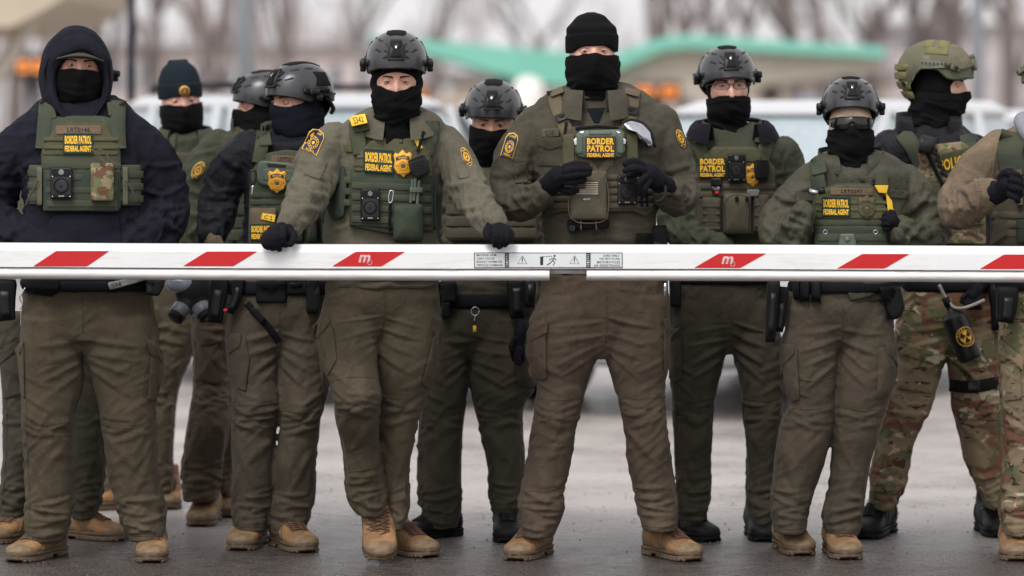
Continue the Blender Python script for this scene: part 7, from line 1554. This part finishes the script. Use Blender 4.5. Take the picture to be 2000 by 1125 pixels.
    def quad(x0, y0, x1, y1, mat, lift, sl_=.0): root2.add([W(x0, y1, D - lift), W(x1, y1, D - lift), W(x1, y0, D - lift), W(x0, y0, D - lift)], [(0, 1, 2, 3)], mat)
    X0, X1, Y0, Y1 = 926, 1216, 493, 523.5
    quad(X0, Y0, X1, Y1, lab, .0006); root2.add([W(X0, Y1, D + .002), W(X1, Y1, D + .002), W(X1, Y0, D + .002), W(X0, Y0, D + .002), W(X0, Y1, D - .0006), W(X1, Y1, D - .0006), W(X1, Y0, D - .0006), W(X0, Y0, D - .0006)], [(0, 4, 7, 3), (1, 2, 6, 5), (0, 1, 5, 4), (3, 7, 6, 2)], lab)
    L1 = .0010; L2 = .0014
    for q in ((X0, Y0, X1, Y0 + 1.6), (X0, Y1 - 1.6, X1, Y1), (X0, Y0, X0 + 1.6, Y1), (X1 - 1.6, Y0, X1, Y1), (986, Y0, 994, Y1), (1145, Y0, 1153.5, Y1)): quad(*q, blk, L1 + .00005 * (q[0] % 3))
    def tx(s, x0, y0, x1, y1, mat, rot=False):
        V2, F2 = text2d(s, .012); V = [W(x0 + (x1 - x0) * p, y1 - (y1 - y0) * q, D - L2) if not rot else W(x0 + (x1 - x0) * (1 - q), y1 - (y1 - y0) * p, D - L2) for p, q in V2]; root2.add(V, F2, mat)
    for i, (s, w) in enumerate((('MOVING ARM', 38), ('CAN CAUSE', 35), ('BODILY HARM OR', 50), ('VEHICLE DAMAGE.', 52))): tx(s, 931, 496 + i * 6.5, 931 + w, 500.3 + i * 6.5, blk)
    for i, (s, w) in enumerate((('CARS ONLY.', 33), ('NO BICYCLES,', 40), ('MOTORCYCLES', 45), ('OR PEDESTRIANS', 51))): tx(s, 1211 - w, 497 + i * 6.5, 1211, 501.3 + i * 6.5, blk)
    for x in (988, 1147):
        for i, ch in enumerate('WARNING'): tx(ch, x, 496.2 + i * 3.75, x + 4, 498.8 + i * 3.75, lab)
    for cx in (1020, 1122):
        tube(root2, [W(cx + a, 509 + b, D - .0008) for a, b in ((0, -9.5), (9, 6), (-9, 6), (0, -9.5), (5, -1))], .0011, blk, 5); quad(cx - .9, 503.5, cx + .9, 510.5, blk, L1); quad(cx - .9, 512, cx + .9, 513.8, blk, L1)
    quad(1055, 501, 1061, 518, blk, L1)
    for i in range(5): quad(1061 + i * 5, 500.5 - i * .35, 1063.5 + i * 5, 502.5 - i * .35, blk, L1)
    cx = 1078; tube(root2, [W(x, y, D - .0008) for x, y in ((1083, 503), (1079, 509), (1074, 514), (1068, 518))], .0016, blk, 5); tube(root2, [W(x, y, D - .0008) for x, y in ((1079, 509), (1084, 512), (1080, 518))], .0014, blk, 5)
    tube(root2, [W(x, y, D - .0008) for x, y in ((1087, 508), (1082, 504), (1077, 505), (1072, 508))], .0013, blk, 5); sphere(root2, W(1083.5, 499.6, D - .0008), (.0032, .0006, .0036), blk, 10, 6)
    root2.build('warning_label', root, o, smooth=False)
    # the cabinet that carries the arm, beyond the right edge
    mb = MB(); box(mb, (3.42, 13.22, .56), (.34, .34, 1.12), plain('cabinet_grey', (.35, .35, .34), .5), bev=.02); mb.build('cabinet', root, o)

def car(label, col, x, y, yaw, L=4.7, Wd=1.88, H=1.66, rack=False, group='cars parked behind the people', glass=(.10, .13, .15)):
    root = empty('parked_car', (x, y, 0), yaw); tag(root, label, 'car', group); paint = plain('car_paint', col, .25, coat=.6, var=.03); gl = plain('car_glass', glass, .06, spec=.9); dk = M['rubber']
    h = L / 2; w = Wd / 2
    def P(n, mb, par=None, **k): ob = mb.build(n, par or root, (0, 0, 0), **k); return ob
    mb = MB(); rows = cr(np.array([(-h, w * .80, .42, .78), (-h + .08, w * .93, .30, .95), (-h + .6, w, .24, 1.02), (-.2, w, .24, 1.02), (h - 1.3, w, .24, 1.0), (h - .5, w * .98, .24, .95), (h - .12, w * .90, .28, .84), (h, w * .78, .38, .70)]), 4)
    n = len(rows); C = np.stack([rows[:, 0], 0 * rows[:, 0], (rows[:, 2] + rows[:, 3]) / 2], 1); U = np.zeros((n, 3)); V = np.zeros((n, 3)); U[:, 1] = rows[:, 1]; V[:, 2] = (rows[:, 3] - rows[:, 2]) / 2; rings(mb, C, U, V, paint, 32, 5); P('body', mb)
    def zl(zs, mat, name, g=0):
        mb = MB(); C = []; U = []; V = []
        for z, xa, xb, hw in zs: C.append(((xa + xb) / 2, 0, z)); U.append(((xb - xa) / 2 + g, 0, 0)); V.append((0, hw + g, 0))
        rings(mb, C, U, V, mat, 36, 6); return P(name, mb)
    zl([(.95, -h + .12, h - 1.25, w * .93), (1.05, -h + .16, h - 1.42, w * .92), (H - .10, -h + .42, h - 2.12, w * .76), (H - .06, -h + .46, h - 2.2, w * .74)], gl, 'windows')
    zl([(H - .085, -h + .36, h - 2.10, w * .775), (H - .05, -h + .38, h - 2.14, w * .765), (H, -h + .5, h - 2.35, w * .68)], paint, 'roof')
    for s in (-1, 1):
        for xa, xb in ((h - 1.38, h - 2.10), (.15, .02), (-1.05, -1.12), (-h + .2, -h + .42)):
            mb = MB(); tube(mb, [(xa, s * w * .925, 1.0), (xb, s * w * .77, H - .07)], .035, paint, 8); P('pillar', mb)
        for xw in (h - .95, -h + .9):
            mb = MB(); a = np.array((xw, s * (w - .12), .34)); k = [(-.11, .30), (-.10, .335), (.09, .335), (.11, .30)]; rings(mb, [a + (0, s * q, 0) for q, _ in k], [(r, 0, 0) for _, r in k], [(0, 0, r) for _, r in k], dk, 28); t = P('wheel', mb)
            mb = MB(); k = [(.09, .22), (.118, .21)]; rings(mb, [a + (0, s * q, 0) for q, _ in k], [(r, 0, 0) for _, r in k], [(0, 0, r) for _, r in k], M['steel'] if False else plain('rim_grey', (.3, .3, .31), .35, metal=.7), 20)
            for q in range(5): an = q * 1.2566; box(mb, a + (math.cos(an) * .12, s * .12, math.sin(an) * .12), (.05, .02, .05), dk)
            P('rim', mb, t)
        mb = MB(); box(mb, (h - .14, s * w * .68, .72), (.18, .34, .13), plain('headlamp_glass', (.55, .56, .58), .1, spec=1), bev=.03); P('headlight', mb)
        mb = MB(); box(mb, (-h + .06, s * w * .74, .82), (.12, .24, .2), plain('tail_lamp', (.35, .02, .02), .3), bev=.03); P('tail_light', mb)
        mb = MB(); box(mb, (h - 1.5, s * (w + .06), 1.04), (.12, .16, .12), paint, bev=.03); P('mirror', mb)
        mb = MB(); box(mb, (0, s * (w - .005), .55), (.02, .02, .5), dk); box(mb, (0, s * (w - .004), .30), (L * .55, .03, .10), dk, bev=.01); P('sill', mb)
        if rack: mb = MB(); tube(mb, [(-h + .7, s * w * .6, H), (-h + .75, s * w * .6, H + .05), (h - 2.5, s * w * .6, H + .05), (h - 2.45, s * w * .6, H - .01)], .022, dk, 8); P('roof_rail', mb)
    mb = MB(); box(mb, (h - .05, 0, .55), (.14, Wd * .5, .2), M['poly'], bev=.03); P('grille', mb)
    mb = MB(); box(mb, (h + .015, 0, .45), (.01, .5, .12), plain('number_plate', (.7, .7, .7), .5)); P('number_plate', mb)
    return root

def tree_meshes(seed):
    rnd = random.Random(seed); bark = plain('bare_bark', (.15, .122, .115), .9, var=.3, scale=8); T_ = MB(); B_ = MB()
    def br(p, d, L, r, lv):
        n = 4 if lv < 3 else 2; P = [np.array(p)]; q = np.array(d, float)
        for i in range(n):
            q = q + np.array([rnd.uniform(-.22, .22) for _ in range(3)]) * (.4 if lv == 0 else 1) + (0, 0, .05 if lv else 0); q /= np.linalg.norm(q); P.append(P[-1] + q * L / n)
        rr = np.linspace(r, r * .62, n + 1); tube(T_ if lv == 0 else B_, P, rr, bark, 7 if lv < 2 else 4 if lv < 4 else 3)
        if lv >= 6: return
        k = (4, 4, 4, 3, 3, 3)[lv]
        for j in range(k):
            t = rnd.uniform(.35, 1.0) if j else 1.0; i = min(n - 1, int(t * n)); b = P[i] + (P[i + 1] - P[i]) * (t * n - i) if t < 1 else P[-1]
            a = rnd.uniform(0, 6.28); s = rnd.uniform(.45, .95); u = np.cross(q, (0.3, .2, 1)); u /= np.linalg.norm(u) + 1e-9; v = np.cross(q, u); dd = q + (u * math.cos(a) + v * math.sin(a)) * s; dd[2] += .12; dd /= np.linalg.norm(dd)
            br(b, dd, L * rnd.uniform(.55, .82), rr[-1] * rnd.uniform(.5, .72), lv + 1)
    br((0, 0, -.2), (0, 0, 1), 3.6, .18, 0); return T_.mesh('trunk'), B_.mesh('crown')
def trees():
    V = [tree_meshes(s) for s in (3, 8, 14)]; rnd = random.Random(5)
    where = [(20, 75, 1.2, 'on the far left behind the orange-digit sign'), (175, 62, 1.2, 'behind the hooded man, left of the dark pole'), (300, 95, 1.3, 'right of the dark pole, above the navy knit cap'), (425, 70, 1.15, 'left of the grey lamp pole'), (560, 120, 1.5, 'between the grey lamp pole and the thin post'), (690, 140, 1.5, 'behind the left tip of the green canopy'),
             (1030, 150, 1.4, 'above the middle of the green canopy, in the paler gap'), (1275, 85, 1.2, 'just above the peak of the green canopy'), (1335, 92, 1.25, 'right of the canopy peak, nearest to it'), (1555, 88, 1.2, 'above the right half of the green canopy'), (1600, 110, 1.4, 'behind the right half of the canopy, taller and farther'), (1700, 95, 1.3, 'behind the right end of the green canopy'), (1780, 78, 1.2, 'left of the olive helmet'), (1870, 100, 1.4, 'above the olive helmet'), (1975, 80, 1.25, 'at the right edge beyond the grey pole'), (100, 130, 1.6, 'far off between the left pole and the left sign'), (860, 160, 1.5, 'far off above the left wing of the green canopy'), (1460, 150, 1.6, 'far off above the helmet of the man with glasses')]
    for i, (px, d, s, place) in enumerate(where):
        p = W(px, 0, d); r = empty('bare_tree', (p[0], d, 0), rnd.uniform(0, 6.28)); r.scale = (s, s, s * rnd.uniform(.95, 1.15)); tag(r, 'leafless brown tree ' + place, 'tree', 'bare trees behind the street')
        for nm, me in zip(('trunk', 'crown'), V[i % 3]): c = bpy.data.objects.new(nm, me); COL.objects.link(c); c.parent = r
    # a wood beyond, one mass
    rnd = random.Random(77)
    mw = plain('far_twigs', (.36, .31, .31), .9); B = MB()
    for i in range(240):
        x = rnd.uniform(-95, 95) ; y = rnd.uniform(190, 290); h = rnd.uniform(8, 13) * (1.0 if x < -10 or x > 28 else .62)
        tube(B, [(x, y, 0), (x + rnd.uniform(-.4, .4), y, h * .5), (x + rnd.uniform(-1, 1), y, h)], [.28, .18, .05], mw, 3)
        for k in range(26):
            z = rnd.uniform(.25, .98) * h; a = rnd.uniform(0, 6.28); l = rnd.uniform(1.0, 2.8) * (1.2 - z / h * .6); e = np.array((x + math.cos(a) * l, y + math.sin(a) * l, z + l * rnd.uniform(.2, .9))); tube(B, [(x, y, z), e], [.06, .02], mw, 3)
    tag(B.build('far_wood'), 'bare grey-brown wood along the horizon', 'wood', kind='stuff')

def building(label, px0, px1, ytop, d, col, cols, rows_, wcol=(.12, .13, .15), depth=14, roofcol=(.2, .18, .17), cat='building'):
    a = W(px0, ytop, d); b = W(px1, ytop, d); z = a[2]; root = empty('building', ((a[0] + b[0]) / 2, d, 0)); tag(root, label, cat); o = ((a[0] + b[0]) / 2, d, 0)
    wall = plain('building_wall', col, .85, var=.12, scale=.6); mb = MB(); box(mb, ((a[0] + b[0]) / 2, d + depth / 2, z / 2), (b[0] - a[0], depth, z), wall); mb.build('wall', root, o, smooth=False)
    mb = MB(); box(mb, ((a[0] + b[0]) / 2, d + depth / 2, z + .15), (b[0] - a[0] + .5, depth + .5, .3), plain('parapet', roofcol, .8)); mb.build('roof', root, o, smooth=False)
    wm = plain('window_glass', wcol, .15, spec=.8); fm = plain('window_frame', (.5, .48, .46), .6); w = (b[0] - a[0]) / cols
    for i in range(cols):
        for j in range(rows_):
            x = a[0] + w * (i + .5); zz = z * (j + .55) / rows_; ww, hh = w * .45, z / rows_ * .5
            mb = MB(); box(mb, (x, d + .02, zz), (ww + .16, .12, hh + .16), fm); f = mb.build('window', root, o, smooth=False)
            mb = MB(); box(mb, (x, d - .035, zz), (ww, .03, hh), wm); mb.build('pane', f, o, smooth=False)
    return root
def pole(label, px, d, w, h, col, name='lamp_post', arm=False):
    x = W(px, 0, d)[0]; root = empty(name, (x, d, 0)); tag(root, label, 'post'); m = plain('post_paint', col, .5); r = w * d / FPX / 2
    mb = MB(); tube(mb, [(x, d, 0), (x, d, h)], [r, r * .85], m, 16); mb.build('pole', root, (x, d, 0)); mb = MB(); tube(mb, [(x, d, 0), (x, d, .12)], [r * 2.0, r * 1.9], m, 16); mb.build('base', root, (x, d, 0))
    if arm:
        mb = MB(); tube(mb, [(x, d, h - .3), (x + .9, d, h + .2), (x + 1.8, d, h + .3)], r * .4, m, 8); mb.build('arm', root, (x, d, 0)); mb = MB(); box(mb, (x + 2.0, d, h + .28), (.7, .25, .14), m, bev=.03); mb.build('lamp_head', root, (x, d, 0))
def sign(label, x0, y0, x1, y1, d, digits=3, col=(.9, .28, .04)):
    a = W(x0, y0, d); b = W(x1, y1, d); c = (a + b) / 2; root = empty('led_sign', (c[0], d, 0)); o = (c[0], d, 0); tag(root, label, 'sign'); w = b[0] - a[0]; h = a[2] - b[2]
    mb = MB(); box(mb, c, (w, .3, h), plain('sign_case', (.03, .028, .03), .5), bev=.02); mb.build('case', root, o)
    em = plain('amber_panel', col, .5, emit=.5); n = digits
    for i in range(n):
        x = a[0] + w * (i + .5) / n; mb = MB(); box(mb, (x, d - .165, c[2]), (w / n * .66, .03, h * .42), em); box(mb, (x, d - .185, c[2]), (w / n * .34, .02, h * .14), plain('sign_gap', (.03, .02, .02), .6)); mb.build('amber_digit', root, o, smooth=False)
    mb = MB(); box(mb, (c[0], d + .1, (b[2]) / 2), (.14, .14, b[2]), plain('sign_post', (.12, .12, .12), .5)); mb.build('post', root, o)
def canopy():
    d = 60; c = W(1200, 100, d); root = empty('canopy', (c[0], d, 0)); o = (c[0], d, 0); tag(root, 'wide canopy with bright green fascia folded like a butterfly, behind the people', 'canopy')
    gr = plain('green_fascia_sheet', (.17, .48, .38), .45, var=.05, scale=1); so = plain('canopy_soffit', (.52, .46, .38), .8, var=.08, scale=1)
    poly_prism(MB(), [(0, 0), (1, 0), (1, 1)], 1, 1, gr)
    mb = MB(); poly_prism(mb, [(700, 68), (1110, 101), (1196, 108), (1196, 160), (1090, 166), (1020, 158), (880, 116), (790, 92)], d, 8, gr); mb.build('left_fascia', root, o, smooth=False)
    mb = MB(); poly_prism(mb, [(1197, 104), (1290, 74), (1340, 68), (1730, 92), (1730, 112), (1340, 92), (1292, 98), (1197, 140)], d, 8, gr); mb.build('right_fascia', root, o, smooth=False)
    mb = MB(); poly_prism(mb, [(1200, 131), (1292, 96), (1340, 90), (1726, 111), (1718, 140), (1480, 168), (1250, 196), (1200, 196)], d + .4, 7, so); mb.build('soffit', root, o, smooth=False)
    for px in (985, 1238, 1505, 1650):
        x = W(px, 0, d + 3)[0]; mb = MB(); box(mb, (x, d + 3, 1.15), (.3, .3, 2.35), plain('canopy_column', (.22, .20, .19), .6)); mb.build('column', root, o, smooth=False)
    for x0, x1 in ((845, 960), (1255, 1330), (1560, 1600)):
        a = W(x0, 0, 58)[0]; b = W(x1, 0, 58)[0]; root2 = empty('ticket_booth', ((a + b) / 2, 58, 0)); tag(root2, {845: 'low tan booth under the left wing of the green canopy', 1255: 'tan booth behind the glasses wearer, under the canopy peak', 1560: 'small grey-blue booth under the right end of the canopy'}[x0], 'booth', 'booths under the canopy'); oo = ((a + b) / 2, 58, 0)
        cl = (.24, .26, .33) if x0 == 1560 else (.38, .31, .25); mb = MB(); box(mb, ((a + b) / 2, 58.8, .95), (b - a, 1.6, 1.9), plain('booth_wall', cl, .7)); mb.build('wall', root2, oo, smooth=False)
        mb = MB(); box(mb, ((a + b) / 2, 57.98, 1.35), ((b - a) * .7, .03, .6), plain('booth_glass', (.07, .08, .09), .1)); mb.build('window', root2, oo, smooth=False)
    # white tank
    c = W(1032, 170, 55); root3 = empty('white_tank', (c[0], 55, 0)); tag(root3, 'white rounded tank standing left of the tall man, under the canopy', 'tank'); mb = MB(); r = .24
    rings(mb, [(c[0], 55, z) for z in (0, 1.9, 2.08, 2.15)], [(r * k, 0, 0) for k in (1, 1, .8, .3)], [(0, r * k, 0) for k in (1, 1, .8, .3)], plain('tank_white', (.75, .73, .68), .5), 20); mb.build('tank_body', root3, (c[0], 55, 0)); mb = MB(); rings(mb, [(c[0], 55, z) for z in (0, .1)], [(r * 1.3, 0, 0)] * 2, [(0, r * 1.3, 0)] * 2, plain('tank_base', (.3, .3, .3), .7), 20); mb.build('tank_base', root3, (c[0], 55, 0))
def shelter():
    """pale canvas canopy at the top left with its slanting pole"""
    d = 34; c = W(40, 60, d); root = empty('canvas_shelter', (c[0], d, 0)); o = (c[0], d, 0); tag(root, 'beige canvas shelter roof in the upper left corner', 'shelter'); cv = plain('beige_canvas', (.46, .39, .30), .85, var=.08, scale=1.5)
    mb = MB(); poly_prism(mb, [(-420, -160), (150, -60), (128, -5), (70, 28), (20, 52), (-420, 60)], d, 5, cv); mb.build('roof', root, o, smooth=False)
    mb = MB(); tube(mb, [W(64, 30, d + 1), W(20, 105, d + 1), W(-12, 160, d + 1), W(-60, 300, d + 1)], .085, plain('pale_strut', (.55, .50, .43), .6), 10); mb.build('strut', root, o)
    mb = MB(); x = W(-90, 0, d + 1)[0]; tube(mb, [(x, d + 1, 0), (x, d + 1, 2.3)], .08, plain('shelter_leg', (.4, .38, .34), .6), 10); mb.build('leg', root, o)

ground()
canopy(); shelter()
building('long pinkish brick building on the left behind the poles', 150, 735, 105, 135, (.56, .47, .45), 11, 2)
building('mauve grey apartment block behind the olive helmet on the right', 1745, 2180, 60, 150, (.42, .37, .385), 9, 4)
building('low sand-coloured building in the middle distance under the canopy', 880, 1745, 160, 110, (.42, .36, .30), 16, 1, depth=10)
pole('thick dark blue-grey pole behind the hooded man', 256, 26, 17, 7.5, (.012, .020, .030))
pole('thick light grey pole behind the helmeted man who looks away', 478, 40, 33, 9, (.30, .33, .36), arm=True)
pole('thin grey post left of the leaning man', 711, 48, 15, 7, (.30, .29, .30))
pole('grey pole at the right between the olive helmet and the frame edge', 1909, 36, 25, 8, (.30, .32, .34), arm=True)
sign('dark sign with orange digits on the far left', 34, 104, 92, 156, 45, 2)
sign('dark sign with orange panels right of the leaning man', 752, 166, 838, 196, 52, 3, (.75, .24, .06))
sign('dark sign with two orange panels between the tall man and the glasses wearer', 1236, 158, 1330, 200, 52, 2, (.85, .25, .03))
car('silver grey car with pale windows behind the glasses wearer', (.50, .51, .53), 1.56, 21.9, R(-118), glass=(.34, .40, .43))  # window glass coloured pale to stand for the sky reflected in it
car('pale grey car with black roof rails behind the helmets on the left', (.47, .49, .51), -1.05, 22.6, R(-66), rack=True, H=1.70, glass=(.30, .36, .39))
car('white car farther back at the right edge beside the grey pole', (.60, .60, .61), 3.75, 30.5, R(-95), H=1.62, glass=(.2, .24, .26))
car('dark grey car farther back, between the leaning man and the tall man', (.30, .31, .33), -1.2, 31, R(-84), H=1.55, glass=(.08, .1, .12))
car('small dark blue car far back under the right end of the canopy', (.05, .07, .16), 3.4, 47, R(180), H=1.5)
trees()
barrier()
for f in (mk_P1, mk_A, mk_P2, mk_P3b, mk_P3, mk_P4, mk_P5, mk_P6, mk_P7, mk_P8, mk_P9, mk_P10, gas_mask): f()
